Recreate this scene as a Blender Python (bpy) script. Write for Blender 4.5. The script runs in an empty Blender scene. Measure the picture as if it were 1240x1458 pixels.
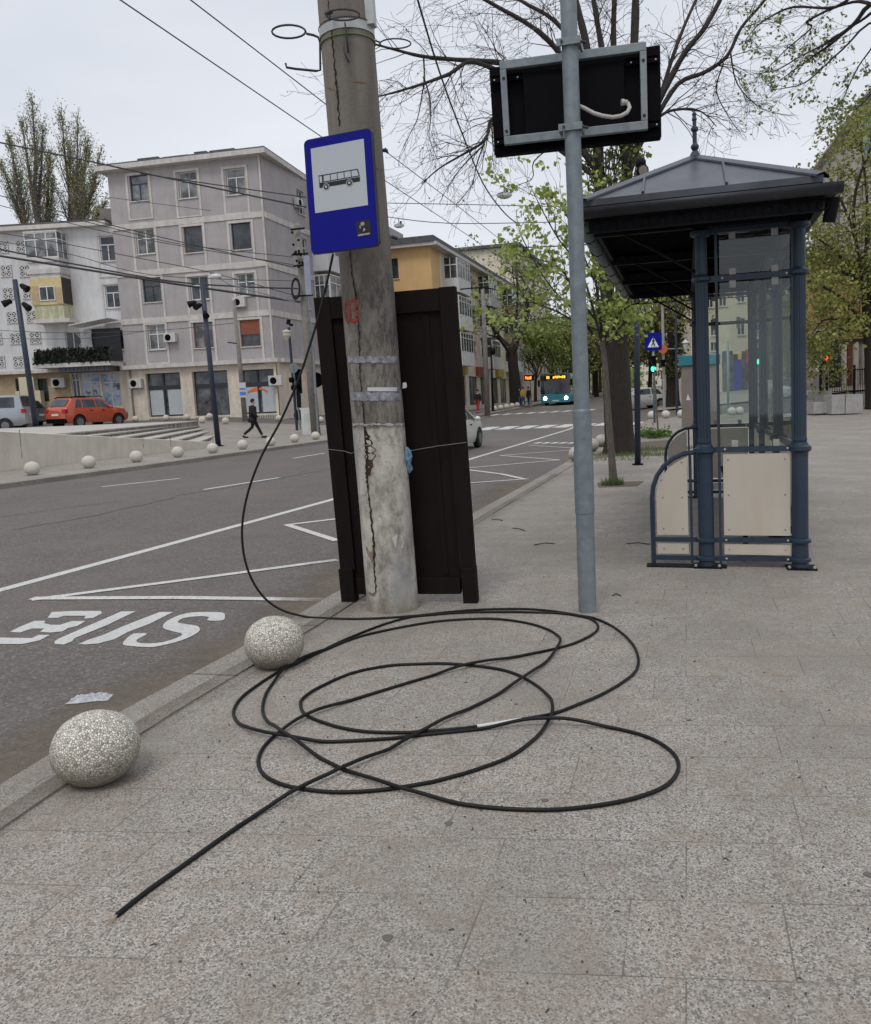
import bpy, math, random
from mathutils import Vector, Matrix, noise
random.seed(7)
sc = bpy.context.scene
col = sc.collection

# ---------------------------------------------------------------- camera
F, CX, CY = 1180.0, 620.0, 729.0
ROLL = math.atan(.04)
PITCH = math.atan((CY - 571.0) * math.cos(ROLL) / F)
cp, sp = math.cos(PITCH), math.sin(PITCH)
cr, sr = math.cos(ROLL), math.sin(ROLL)
FWD = Vector((0, cp, -sp)); R0 = Vector((1, 0, 0)); U0 = Vector((0, sp, cp))
RIGHT = R0 * cr - U0 * sr
UP = R0 * sr + U0 * cr
CAM = Vector((0, 0, 1.5))
cam = bpy.data.cameras.new('camera'); camo = bpy.data.objects.new('camera', cam); col.objects.link(camo)
cam.sensor_fit = 'AUTO'; cam.sensor_width = 36.0; cam.lens = F / 1458.0 * 36.0
cam.clip_end = 3000; cam.clip_start = .05
M = Matrix.Identity(4)
for i in range(3):
    M[i][0] = RIGHT[i]; M[i][1] = UP[i]; M[i][2] = -FWD[i]; M[i][3] = CAM[i]
camo.matrix_world = M
sc.camera = camo

# ---------------------------------------------------------------- sky, sun, exposure
SUN_EL, SUN_AZ = math.radians(58), math.radians(200)
w = bpy.data.worlds.new("World"); sc.world = w; w.use_nodes = True
nt = w.node_tree; nt.nodes.clear()
N = nt.nodes.new; Lk = nt.links.new
out = N('ShaderNodeOutputWorld'); bg = N('ShaderNodeBackground'); Lk(bg.outputs[0], out.inputs[0])
sky = N('ShaderNodeTexSky'); sky.sky_type = 'NISHITA'; sky.sun_disc = False
sky.sun_elevation = SUN_EL; sky.sun_rotation = SUN_AZ; sky.dust_density = 3
tc = N('ShaderNodeTexCoord'); mp = N('ShaderNodeMapping'); mp.inputs['Scale'].default_value = (1, 1, 2.6)
Lk(tc.outputs['Generated'], mp.inputs[0])
nz = N('ShaderNodeTexNoise'); nz.inputs['Scale'].default_value = 1.7; nz.inputs['Detail'].default_value = 5; nz.inputs['Roughness'].default_value = .5
Lk(mp.outputs[0], nz.inputs[0])
rp = N('ShaderNodeValToRGB'); rp.color_ramp.elements[0].position = .3; rp.color_ramp.elements[1].position = .72
rp.color_ramp.elements[0].color = (6.3, 6.75, 7.6, 1); rp.color_ramp.elements[1].color = (8.5, 8.8, 9.4, 1)
Lk(nz.outputs[0], rp.inputs[0])
sx = N('ShaderNodeSeparateXYZ'); Lk(tc.outputs['Generated'], sx.inputs[0])
mr = N('ShaderNodeMapRange'); mr.inputs[1].default_value = .45; mr.inputs[2].default_value = 1; mr.inputs[3].default_value = 1; mr.inputs[4].default_value = 1.35
Lk(sx.outputs[2], mr.inputs[0])
vm = N('ShaderNodeVectorMath'); vm.operation = 'SCALE'; Lk(rp.outputs[0], vm.inputs[0]); Lk(mr.outputs[0], vm.inputs['Scale'])
mx = N('ShaderNodeMix'); mx.data_type = 'RGBA'; mx.inputs[0].default_value = .94
Lk(sky.outputs[0], mx.inputs[6]); Lk(vm.outputs[0], mx.inputs[7])
Lk(mx.outputs[2], bg.inputs[0]); bg.inputs[1].default_value = .1
sun = bpy.data.lights.new('sun', 'SUN'); sun.energy = 1.2; sun.angle = math.radians(20); sun.color = (1, .97, .92)
suno = bpy.data.objects.new('sun', sun); col.objects.link(suno)
sd = Vector((math.sin(SUN_AZ) * math.cos(SUN_EL), math.cos(SUN_AZ) * math.cos(SUN_EL), math.sin(SUN_EL)))
suno.rotation_euler = sd.to_track_quat('Z', 'Y').to_euler(); suno.location = (0, -10, 30)
sc.view_settings.view_transform = 'Standard'; sc.view_settings.look = 'None'
sc.view_settings.exposure = 0.0; sc.view_settings.gamma = 1
sc.render.engine = 'CYCLES'
sc.cycles.max_bounces = 6; sc.cycles.transparent_max_bounces = 16

# ---------------------------------------------------------------- geometry helpers
def ray(u, v): return FWD + RIGHT * ((u - CX) / F) + UP * ((CY - v) / F)
def P(u, v, Y):
    d = ray(u, v); return CAM + d * (Y / d.y)
def Pz(u, v, z):
    d = ray(u, v); return CAM + d * ((z - CAM.z) / d.z)
def ss(x): x = max(0, min(1, x)); return x * x * (3 - 2 * x)
def lerp(a, b, t): return a + (b - a) * t
def pl(pts, y):
    if y <= pts[0][1]: a, b = pts[0], pts[1]
    elif y >= pts[-1][1]: a, b = pts[-2], pts[-1]
    else:
        for a, b in zip(pts, pts[1:]):
            if a[1] <= y <= b[1]: break
    return a[0] + (b[0] - a[0]) * (y - a[1]) / (b[1] - a[1])
NEARK = [(-2.9, -1.2), (-1.9, 3.1), (-1.66, 4.04), (-1.46, 4.61), (-1.26, 5.15), (-.83, 6.62), (.48, 10.93), (1.25, 13.32), (1.99, 15.63), (3.39, 20.1), (6.1, 29.55), (11.6, 44.6), (18, 65.5), (45, 155), (160, 540)]
FARK = [(-15.5, 3.2), (-10.04, 19.15), (-8, 25.09), (-4.72, 36.12), (3.51, 60.93), (11.2, 86.3), (32, 155), (147, 540)]
nk = lambda y: pl(NEARK, y)
fk = lambda y: pl(FARK, y)
def gz(x, y):
    z = .017 * (min(max(y, 40), 100) - 40)
    if x > 14: z += .06 * min(x - 14, 30) * ss((y - 40) / 15)
    d = fk(y) - x - 1.8
    if d > 0 and y < 75: z += min(.074 * d, .8) * (1 - ss((y - 55) / 20))
    return z
def G(u, v, dz=0):
    d = ray(u, v); lo, hi = .5, 700.
    for _ in range(50):
        m = (lo + hi) / 2; p = CAM + d * m
        if p.z - gz(p.x, p.y) - dz > 0: lo = m
        else: hi = m
    return CAM + d * lo
LEAN = .03
BL = .01
S = Vector((.292, .956, 0)); T = Vector((.956, -.292, 0)); Z = Vector((0, 0, 1))
def frame(O, A, B, lean=LEAN):
    O = Vector(O)
    return lambda a, b, z: O + A * a + B * b + Vector((-lean * z, 0, z))

class MB:
    def __init__(s): s.v = []; s.f = []; s.uv = None
    def face(s, pts):
        i = len(s.v); s.v += [Vector(p) for p in pts]; s.f.append(tuple(range(i, i + len(pts))))
    def box(s, fn, a0, a1, b0, b1, z0, z1):
        i = len(s.v)
        for z in (z0, z1):
            for a, b in ((a0, b0), (a1, b0), (a1, b1), (a0, b1)): s.v.append(fn(a, b, z))
        for q in ((0, 3, 2, 1), (4, 5, 6, 7), (0, 1, 5, 4), (1, 2, 6, 5), (2, 3, 7, 6), (3, 0, 4, 7)):
            s.f.append(tuple(i + k for k in q))
    def prism(s, fn, pts, b0, b1):
        "pts in (a,z), extruded along b"
        i = len(s.v); n = len(pts)
        for b in (b0, b1):
            for a, z in pts: s.v.append(fn(a, b, z))
        s.f.append(tuple(i + k for k in range(n))); s.f.append(tuple(i + n + k for k in reversed(range(n))))
        for k in range(n): s.f.append((i + k, i + n + k, i + n + (k + 1) % n, i + (k + 1) % n))
    def slab(s, pts, h):
        "ground polygon pts (world) extruded down by h"
        i = len(s.v); n = len(pts)
        for p in pts: s.v.append(Vector(p))
        for p in pts: s.v.append(Vector(p) - Z * h)
        s.f.append(tuple(i + k for k in range(n))); s.f.append(tuple(i + n + k for k in reversed(range(n))))
        for k in range(n): s.f.append((i + k, i + n + k, i + n + (k + 1) % n, i + (k + 1) % n))
    def tube(s, pts, r, n=6, cap=True):
        pts = [Vector(p) for p in pts]
        if isinstance(r, (int, float)): r = [r] * len(pts)
        ref = None; i0 = len(s.v)
        for k, p in enumerate(pts):
            t = (pts[min(k + 1, len(pts) - 1)] - pts[max(k - 1, 0)])
            if t.length < 1e-9: t = Vector((0, 0, 1))
            t.normalize()
            if ref is None:
                ref = t.cross(Vector((.3, .1, .95)) if abs(t.z) < .9 else Vector((1, 0, 0))).normalized()
            ref = (ref - t * ref.dot(t)).normalized(); q = t.cross(ref)
            for j in range(n):
                a = 2 * math.pi * j / n
                s.v.append(p + (ref * math.cos(a) + q * math.sin(a)) * r[k])
        for k in range(len(pts) - 1):
            for j in range(n):
                s.f.append((i0 + k * n + j, i0 + k * n + (j + 1) % n, i0 + (k + 1) * n + (j + 1) % n, i0 + (k + 1) * n + j))
        if cap:
            s.f.append(tuple(i0 + j for j in reversed(range(n))))
            s.f.append(tuple(i0 + (len(pts) - 1) * n + j for j in range(n)))
    def lathe(s, fn, prof, n=16, a=0, b=0, flute=0, sq=(1, 1)):
        i0 = len(s.v)
        for r, z in prof:
            for j in range(n):
                t = 2 * math.pi * j / n
                rr = r * (1 - (flute if j % 2 else 0))
                s.v.append(fn(a + rr * math.cos(t) * sq[0], b + rr * math.sin(t) * sq[1], z))
        for k in range(len(prof) - 1):
            for j in range(n):
                s.f.append((i0 + k * n + j, i0 + k * n + (j + 1) % n, i0 + (k + 1) * n + (j + 1) % n, i0 + (k + 1) * n + j))
        s.f.append(tuple(i0 + j for j in reversed(range(n)))); s.f.append(tuple(i0 + (len(prof) - 1) * n + j for j in range(n)))
    def ball(s, c, r, n=12, sz=1.0, jit=0):
        c = Vector(c); i0 = len(s.v); m = n // 2
        for k in range(m + 1):
            ph = math.pi * k / m
            for j in range(n):
                t = 2 * math.pi * j / n
                d = Vector((math.sin(ph) * math.cos(t), math.sin(ph) * math.sin(t), math.cos(ph) * sz))
                s.v.append(c + d * r * (1 + jit * noise.noise(d * 2.3)))
        for k in range(m):
            for j in range(n):
                s.f.append((i0 + k * n + j, i0 + (k + 1) * n + j, i0 + (k + 1) * n + (j + 1) % n, i0 + k * n + (j + 1) % n))
    def leaf(s, p, sz, down=0.0):
        d = Vector((random.gauss(0, 1), random.gauss(0, 1), random.gauss(0, .7) - down)).normalized()
        q = d.cross(Vector((random.gauss(0, 1), random.gauss(0, 1), random.gauss(0, 1)))).normalized()
        L = sz * random.uniform(.7, 1.3); W = L * .42
        i = len(s.v); s.v += [p, p + d * L * .5 + q * W, p + d * L, p + d * L * .5 - q * W]; s.f.append((i, i + 1, i + 2, i + 3))

def build(name, mb, mat, parent=None, smooth=False, origin=None):
    me = bpy.data.meshes.new(name)
    if parent is not None: origin = Vector(parent['_o'])
    elif origin is None: origin = Vector((0, 0, 0))
    origin = Vector(origin)
    me.from_pydata([tuple(p - origin) for p in mb.v], [], mb.f)
    if smooth:
        me.polygons.foreach_set('use_smooth', [True] * len(me.polygons))
    me.materials.append(mat); me.update()
    o = bpy.data.objects.new(name, me); col.objects.link(o)
    if parent is not None: o.parent = parent
    else: o.location = origin
    o['_o'] = tuple(origin)
    return o
def bsep(name, mb, mat, parent, smooth=False):
    "every separate piece of mb becomes an object of its own"
    par = list(range(len(mb.v)))
    def find(x):
        while par[x] != x: par[x] = par[par[x]]; x = par[x]
        return x
    for f in mb.f:
        r = find(f[0])
        for k in f[1:]: par[find(k)] = r
    groups = {}
    for f in mb.f: groups.setdefault(find(f[0]), []).append(f)
    res = []
    for fs in groups.values():
        m = MB(); idx = {}
        for f in fs:
            for k in f:
                if k not in idx: idx[k] = len(m.v); m.v.append(mb.v[k])
            m.f.append(tuple(idx[k] for k in f))
        res.append(build(name, m, mat, parent, smooth))
    return res
def tag(o, label=None, cat=None, group=None, kind=None):
    if label: o['label'] = label
    if cat: o['category'] = cat
    if group: o['group'] = group
    if kind: o['kind'] = kind
    return o
def empty(name, loc, label, cat, group=None):
    o = bpy.data.objects.new(name, None); col.objects.link(o); o.location = Vector(loc); o['_o'] = tuple(loc)
    o.empty_display_size = .2
    return tag(o, label, cat, group)
def copy_tree(o, parent=None):
    c = o.copy(); col.objects.link(c); c.parent = parent
    for ch in list(o.children):
        if ch.name in col.objects: copy_tree(ch, c)
    return c
def struct(name, mb, mat, smooth=False): return tag(build(name, mb, mat, smooth=smooth), kind='structure')
def wn(o, wdt=.01, seg=2, ang=35):
    m = o.modifiers.new('bevel', 'BEVEL'); m.width = wdt; m.segments = seg; m.limit_method = 'ANGLE'; m.angle_limit = math.radians(ang); return o

# ---------------------------------------------------------------- materials
def lin(c): return tuple(((x / 255 / 12.92) if x / 255 <= .04045 else ((x / 255 + .055) / 1.055) ** 2.4) for x in c)
def sca(c, k): return tuple(min(.95, x * k) for x in c)
class Mt:
    def __init__(s, name):
        s.m = bpy.data.materials.new(name); s.m.use_nodes = True; s.nt = s.m.node_tree; s.nt.nodes.clear()
        s.out = s.n('ShaderNodeOutputMaterial'); s.b = s.n('ShaderNodeBsdfPrincipled'); s.l(s.b.outputs[0], s.out.inputs[0])
        s.tc = s.n('ShaderNodeTexCoord')
    def n(s, t, **k):
        x = s.nt.nodes.new(t)
        for a, v in k.items(): setattr(x, a, v)
        return x
    def l(s, a, b): s.nt.links.new(a, b)
    def geo(s):
        g = s.n('ShaderNodeNewGeometry'); return g.outputs['Position']
    def noise(s, scale, detail=4, rough=.55, vec=None, sc3=None):
        x = s.n('ShaderNodeTexNoise'); x.inputs['Scale'].default_value = scale; x.inputs['Detail'].default_value = detail; x.inputs['Roughness'].default_value = rough
        vec = vec or s.tc.outputs['Object']
        if sc3:
            mp = s.n('ShaderNodeMapping'); mp.inputs['Scale'].default_value = sc3; s.l(vec, mp.inputs[0]); vec = mp.outputs[0]
        s.l(vec, x.inputs[0]); return x.outputs[0]
    def ramp(s, fac, stops, interp='LINEAR'):
        r = s.n('ShaderNodeValToRGB'); e = r.color_ramp.elements; r.color_ramp.interpolation = interp
        while len(e) < len(stops): e.new(.5)
        for k, (p, c) in enumerate(stops):
            e[k].position = p; e[k].color = (tuple(c) + (1,))[:4] if hasattr(c, '__len__') else (c, c, c, 1)
        s.l(fac, r.inputs[0]); return r.outputs[0]
    def mix(s, f, a, b, mode='MIX'):
        m = s.n('ShaderNodeMix', data_type='RGBA', blend_type=mode)
        for i, x in ((0, f), (6, a), (7, b)):
            if hasattr(x, 'links'): s.l(x, m.inputs[i])
            elif isinstance(x, (int, float)): m.inputs[i].default_value = x if i == 0 else (x, x, x, 1)
            else: m.inputs[i].default_value = (tuple(x) + (1,))[:4]
        return m.outputs[2]
    def math(s, op, a, b=0):
        m = s.n('ShaderNodeMath', operation=op)
        for i, x in ((0, a), (1, b)):
            if hasattr(x, 'links'): s.l(x, m.inputs[i])
            else: m.inputs[i].default_value = x
        return m.outputs[0]
    def color(s, c):
        if hasattr(c, 'links'): s.l(c, s.b.inputs['Base Color'])
        else: s.b.inputs['Base Color'].default_value = (tuple(c) + (1,))[:4]
    def rough(s, r):
        if hasattr(r, 'links'): s.l(r, s.b.inputs['Roughness'])
        else: s.b.inputs['Roughness'].default_value = r
    def bump(s, h, strength=.3, dist=.01):
        b = s.n('ShaderNodeBump'); b.inputs['Strength'].default_value = strength; b.inputs['Distance'].default_value = dist
        s.l(h, b.inputs['Height']); s.l(b.outputs[0], s.b.inputs['Normal'])
def simple(name, c, rough=.8, var=.15, scale=4, metal=0, bump=0, bscale=60, streak=None, spec=.4, sc3=None):
    m = Mt(name); f = m.noise(scale, 5, .6, sc3=sc3)
    colr = m.mix(m.ramp(f, [(.3, 0), (.7, 1)]), sca(c, 1 - var), sca(c, 1 + var))
    if streak:
        f2 = m.noise(1.0, 6, .65, sc3=(3.3, 3.3, .5))
        colr = m.mix(m.ramp(f2, [(.42, 0), (.75, streak[1])]), colr, streak[0])
    m.color(colr); m.rough(rough); m.b.inputs['Metallic'].default_value = metal
    m.b.inputs['Specular IOR Level'].default_value = spec
    if bump: m.bump(m.noise(bscale, 4), bump)
    return m.m
def emit(name, c, k):
    m = Mt(name); m.color((.02, .02, .02)); m.b.inputs['Emission Color'].default_value = c + (1,); m.b.inputs['Emission Strength'].default_value = k
    return m.m

def granite(name, slabs=True, base=(.31, .287, .256), kerb=False):
    m = Mt(name); g = m.geo()
    n1 = m.noise(115, 3, .6, vec=g)
    v = m.n('ShaderNodeTexVoronoi'); v.inputs['Scale'].default_value = 205; m.l(g, v.inputs[0])
    sep = m.n('ShaderNodeSeparateColor'); m.l(v.outputs['Color'], sep.inputs[0])
    c = m.ramp(sep.outputs[0], [(.0, (.055, .055, .055)), (.13, (.12, .115, .11)), (.18, base), (.55, sca(base, 1.18)), (.8, (.56, .535, .49)), (.92, (.37, .29, .235))])
    c = m.mix(m.ramp(n1, [(.36, .75), (.5, 0)]), c, (.095, .09, .085))
    v2 = m.n('ShaderNodeTexVoronoi'); v2.inputs['Scale'].default_value = 95; m.l(g, v2.inputs[0])
    s2 = m.n('ShaderNodeSeparateColor'); m.l(v2.outputs['Color'], s2.inputs[0])
    c = m.mix(m.ramp(s2.outputs[1], [(.87, 0), (.92, .7)]), c, (.10, .095, .09))
    c = m.mix(m.ramp(m.noise(.7, 8, .62, vec=g), [(.36, 0), (.64, .7)]), c, sca((base[0], base[1] * .97, base[2] * .93), .66), 'MIX')
    c = m.mix(m.ramp(m.noise(7, 5, .7, vec=g), [(.46, 0), (.7, .55)]), c, (.22, .175, .135))
    h = m.noise(220, 2, .5, vec=g)
    if slabs:
        def dot(vv):
            d = m.n('ShaderNodeVectorMath', operation='DOT_PRODUCT'); m.l(g, d.inputs[0]); d.inputs[1].default_value = vv; return d.outputs['Value']
        cb = m.n('ShaderNodeCombineXYZ'); m.l(dot((.965, -.295, 0)), cb.inputs[0]); m.l(dot((.11, .994, 0)), cb.inputs[1])
        b = m.n('ShaderNodeTexBrick'); b.offset = .37; b.offset_frequency = 2; b.squash = .72; b.squash_frequency = 3
        m.l(cb.outputs[0], b.inputs[0])
        b.inputs['Scale'].default_value = 1; b.inputs['Brick Width'].default_value = .60; b.inputs['Row Height'].default_value = .335
        b.inputs['Mortar Size'].default_value = .0028; b.inputs['Mortar Smooth'].default_value = .25; b.inputs['Bias'].default_value = 0
        b.inputs['Color1'].default_value = (.93, .93, .93, 1); b.inputs['Color2'].default_value = (1.04, 1.02, 1.0, 1); b.inputs['Mortar'].default_value = (1, 1, 1, 1)
        c = m.mix(1.0, c, b.outputs[0], 'MULTIPLY')
        mask = m.math('MULTIPLY', b.outputs[1], m.ramp(m.noise(2.2, 3, .6, vec=g), [(.38, .15), (.55, 1)]))
        c = m.mix(m.math('MULTIPLY', mask, .7), c, (.095, .08, .065))
        # ochre stains spreading from joints
    m.color(c); m.rough(m.ramp(m.noise(3, 4, vec=g), [(.3, .62), (.7, .8)]))
    m.bump(h, .25, .004); m.b.inputs['Specular IOR Level'].default_value = .35
    return m.m
def asphalt(name):
    m = Mt(name); g = m.geo()
    v = m.n('ShaderNodeTexVoronoi'); v.inputs['Scale'].default_value = 70; m.l(g, v.inputs[0])
    sep = m.n('ShaderNodeSeparateColor'); m.l(v.outputs['Color'], sep.inputs[0])
    c = m.ramp(sep.outputs[0], [(0, (.04, .034, .03)), (.4, (.094, .079, .070)), (.8, (.128, .108, .096)), (.95, (.25, .215, .185))])
    c = m.mix(m.ramp(m.noise(180, 2, vec=g), [(.35, .5), (.55, 0)]), c, (.07, .066, .064))
    big = m.noise(.5, 6, .62, vec=g, sc3=(1.0, .18, 1))
    c = m.mix(m.ramp(big, [(.35, 0), (.7, .5)]), c, (.15, .13, .117))
    c = m.mix(m.ramp(m.noise(1.7, 6, .65, vec=g), [(.52, 0), (.75, .5)]), c, (.075, .066, .06))
    c = m.mix(m.ramp(m.noise(.35, 7, .7, vec=g), [(.5, 0), (.68, .5)]), c, (.16, .13, .105))
    m.color(c); m.rough(.78); m.bump(m.noise(160, 3, vec=g), .5, .006)
    return m.m
GRAN = granite('granite_paving'); KERB = granite('granite_kerb', False, (.27, .248, .218)); ASPH = asphalt('asphalt')
PLAZA = granite('plaza_paving', False, (.34, .31, .275))
def paint(name, c=(.60, .58, .55), wear=.8):
    m = Mt(name); g = m.geo()
    cc = m.mix(m.ramp(m.noise(26, 9, .8, vec=g), [(.5, 0), (.62, wear)]), c, (.2, .19, .18))
    cc = m.mix(m.ramp(m.noise(2.5, 4, .6, vec=g), [(.4, 0), (.75, .4)]), cc, sca(c, .68))
    m.color(cc); m.rough(.65); return m.m
PAINT = paint('road_paint')
def flatc(name, rgb, k=1.5, **kw): return simple(name, sca(lin(rgb), k), **kw)
GREYW = flatc('grey_render', (144, 139, 139), 1.32, var=.08, scale=1.5, streak=((.2, .19, .18), .3))
TRIM = flatc('pale_trim', (184, 179, 173), 1.12, var=.12, scale=3, streak=((.28, .26, .24), .5))
WHITEW = flatc('white_render', (190, 190, 190), 1.15, var=.08, scale=1, streak=((.38, .36, .34), .6))
STONEW = flatc('stone_cladding', (186, 176, 160), 1.3, var=.12, scale=5, streak=((.3, .26, .22), .5))
BEIGEW = flatc('beige_render', (150, 130, 105), 1.3, var=.2, scale=4)
YELW = flatc('yellow_render', (196, 160, 110), 1.15, var=.06, scale=1, streak=((.4, .3, .2), .35))
CREAMW = flatc('cream_render', (196, 186, 168), 1.3, var=.1, scale=1, streak=((.3, .26, .22), .5))
ROOFG = simple('roof_felt', (.09, .09, .095), var=.3, scale=3)
WFRAME = simple('white_window_frame', (.62, .62, .61), .5, var=.05)
DFRAME = simple('dark_window_frame', (.03, .03, .035), .5)
PFRAME = simple('purple_window_frame', (.035, .03, .09), .5)
BFRAME = simple('brown_window_frame', (.16, .06, .035), .5)
def glassy(name, c, c2=None, rough=.08):
    m = Mt(name)
    cc = m.ramp(m.noise(1.3, 3, .6), [(.4, c), (.62, c2 or sca(c, 2.2))])
    m.color(cc); m.rough(rough); m.b.inputs['Specular IOR Level'].default_value = .6; return m.m
PANE = glassy('window_glass', (.018, .022, .026), (.06, .07, .075))
CURT = glassy('curtained_glass', (.05, .055, .055), (.24, .25, .245), .2)
SHOPG = glassy('shop_glass', (.03, .035, .04), (.12, .13, .135))
BARK = simple('dark_bark', (.026, .019, .015), .95, .45, 9, bump=.9, bscale=18, sc3=(4, 4, .6))
BARK2 = simple('grey_bark', (.12, .10, .082), .95, .35, 10, bump=.6, bscale=30, sc3=(4, 4, 1))
TWIG = simple('twig_bark', (.040, .033, .029), .95, .3, 9)
def leafmat(name, c, c2):
    m = Mt(name)
    oi = m.n('ShaderNodeNewGeometry')
    cc = m.mix(m.ramp(oi.outputs['Random Per Island'], [(.1, 0), (.9, 1)]), c, c2)
    m.color(cc); m.rough(.6)
    tr = m.n('ShaderNodeBsdfTranslucent'); m.l(cc, tr.inputs[0])
    ms = m.n('ShaderNodeMixShader'); ms.inputs[0].default_value = .35
    m.l(m.b.outputs[0], ms.inputs[1]); m.l(tr.outputs[0], ms.inputs[2]); m.l(ms.outputs[0], m.out.inputs[0])
    return m.m
LEAFL = leafmat('fresh_leaves', (.22, .29, .06), (.42, .48, .14))
LEAFM = leafmat('spring_leaves', (.15, .21, .05), (.31, .36, .10))
LEAFY = leafmat('yellow_green_leaves', (.16, .18, .05), (.32, .31, .10))
LEAFD = leafmat('olive_buds', (.10, .12, .05), (.20, .22, .10))
BLUEM = simple('petrol_blue_paint', (.017, .032, .054), .42, .12, 6, bump=.05, bscale=90, streak=((.045, .06, .075), .3))
LAMPM = simple('lamp_post_paint', (.025, .035, .055), .5, .15, 5)
ROOFM = simple('shelter_roof_metal', (.062, .066, .078), .38, .15, 2, metal=.3, streak=((.16, .165, .18), .4))
DARKM = simple('dark_metal', (.005, .0055, .007), .6, .2, 6, spec=.15)
PANELB = simple('beige_panel', (.50, .45, .375), .5, .05, 2, streak=((.40, .345, .28), .5))
GALV = simple('galvanised_steel', (.175, .205, .22), .55, .2, 14, metal=.3, bump=.12, bscale=35, streak=((.31, .33, .33), .35))
BLACKP = simple('black_plastic', (.004, .004, .0055), .7, .2, 8, spec=.06)
BOARDM = simple('dark_brown_board', (.0105, .0066, .006), .75, .25, 4, sc3=(3, 3, 1), spec=.12, streak=((.017, .011, .01), .3))
RUBBER = simple('rubber', (.012, .012, .013), .7, .3, 30)
CABLEM = simple('black_cable_sheath', (.006, .006, .0065), .5, .3, 20, spec=.22, streak=((.03, .028, .026), .4))
CONC = simple('concrete', (.34, .33, .31), .9, .15, 5, bump=.3, streak=((.2, .19, .17), .5))
CONCD = simple('old_concrete', (.20, .185, .165), .9, .25, 5, bump=.3)
STONEB = simple('pale_bollard_stone', (.52, .48, .42), .85, .1, 12, bump=.3, bscale=60)
WIREM = simple('overhead_wire', (.03, .03, .033), .6)
WHITEP = simple('white_plastic', (.55, .55, .53), .5, .08)
def catmull(pts, n=5):
    q = []
    for k in range(len(pts) - 1):
        p0, p1, p2, p3 = pts[max(0, k - 1)], pts[k], pts[k + 1], pts[min(len(pts) - 1, k + 2)]
        for j in range(n):
            t = j / n
            q.append(tuple(.5 * ((2 * b) + (-a + c) * t + (2 * a - 5 * b + 4 * c - d) * t * t + (-a + 3 * b - 3 * c + d) * t ** 3) for a, b, c, d in zip(p0, p1, p2, p3)))
    q.append(pts[-1]); return q

# ================================================================ GROUND
def yrows(y0, y1, st=None):
    ys = [y0]; 
    while ys[-1] < y1:
        y = ys[-1]; ys.append(min(y1, y + (st or (1 if y < 30 else 2 if y < 80 else 8 if y < 160 else 30))))
    return ys
def sheet(name, left, right, y0, y1, mat, dz=0.0, nx=8, zf=None, st=None, pw=1):
    mb = MB(); ys = yrows(y0, y1, st)
    for y in ys:
        a, b = left(y), right(y)
        for k in range(nx + 1):
            x = a + (b - a) * (k / nx) ** pw
            mb.v.append(Vector((x, y, (zf or gz)(x, y) + dz)))
    for j in range(len(ys) - 1):
        for k in range(nx):
            i = j * (nx + 1) + k; mb.f.append((i, i + 1, i + nx + 2, i + nx + 1))
    return struct(name, mb, mat, True)
rd = lambda x, y: gz(min(max(x, fk(y)), nk(y)), y)
EARTH = simple('bare_earth', (.14, .115, .085), .95, .35, 3, bump=.6)
mb = MB()
for y0, y1 in ((-30, 100), (100, 1200)):
    mb.face([(-900, y0, gz(0, y0) - .9 if y0 < 100 else .6), (900, y0, gz(0, y0) - .9 if y0 < 100 else .6), (900, y1, .6), (-900, y1, .6)])
mb = MB(); yy = [-30, 40, 60, 80, 100, 1500]
for a, b in zip(yy, yy[1:]):
    za, zb = [.017 * (min(max(y, 40), 100) - 40) - .35 for y in (a, b)]
    mb.face([(-1200, a, za), (1200, a, za), (1200, b, zb), (-1200, b, zb)])
struct('ground', mb, EARTH)
sheet('road', lambda y: fk(y) - .02, lambda y: nk(y) + .02, -8, 540, ASPH, -.12, 10, zf=rd)
# near pavement, from the kerb to the buildings on the right
sheet('pavement', lambda y: nk(y) + (.3 if y < 46 else .0), lambda y: 75, -8, 46, GRAN, 0, 26, pw=1.8)
sheet('side_road', lambda y: nk(y) + .02, lambda y: 80, 46, 55, ASPH, -.1, 14, pw=1.5)
sheet('pavement_across_junction', lambda y: nk(y), lambda y: 120, 55, 540, PLAZA, 0, 14, pw=1.5)
# kerb stones
def kerb(name, fx, w0, y0, y1, dz=.004, h=.16, side=1):
    mb = MB(); ys = yrows(y0, y1, .5 if y1 < 50 else None)
    for y in ys:
        x = fx(y)
        d = 1.0
        for xx, zz in ((x, -h), (x, dz - .012), (x + .02 * side, dz), (x + w0 * side, dz), (x + w0 * side, -h)):
            zb = gz(fx(y) , y); mb.v.append(Vector((xx, y, zb + zz)))
    for j in range(len(ys) - 1):
        for k in range(4):
            i = j * 5 + k; mb.f.append((i, i + 5, i + 6, i + 1) if side > 0 else (i, i + 1, i + 6, i + 5))
    return struct(name, mb, KERB)
kerb('kerb', nk, .31, -8, 46)
kerb('far_kerb', fk, .3, -8, 120, h=.2, side=-1)
mb = MB()
for k in range(40):
    x0 = 11.9 + k * .8; mb.box(lambda a, b, z: Vector((a, b, gz(a, b) + z)), x0, x0 + .79, 45.8, 46.05, -.14, .01)
struct('junction_kerb', mb, KERB)
# far pavement, plaza and side street on the left
sheet('far_pavement', lambda y: fk(y) - 12, lambda y: fk(y) - .3, -8, 47.5, PLAZA, 0, 12)
sheet('side_street', lambda y: fk(y) - 12 if y < 47.5 else fk(y) - 60, lambda y: fk(y) - .3, 47.5, 75, ASPH, 0, 24)
sheet('plaza', lambda y: -120, lambda y: fk(y) - 12, -8, 47.5, PLAZA, 0, 10)
sheet('side_street_west', lambda y: -160, lambda y: fk(y) - 60, 47.5, 75, ASPH, 0, 4)
sheet('far_pavement_beyond', lambda y: fk(y) - 40, lambda y: fk(y) - .3, 75, 540, PLAZA, 0, 8)

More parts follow.
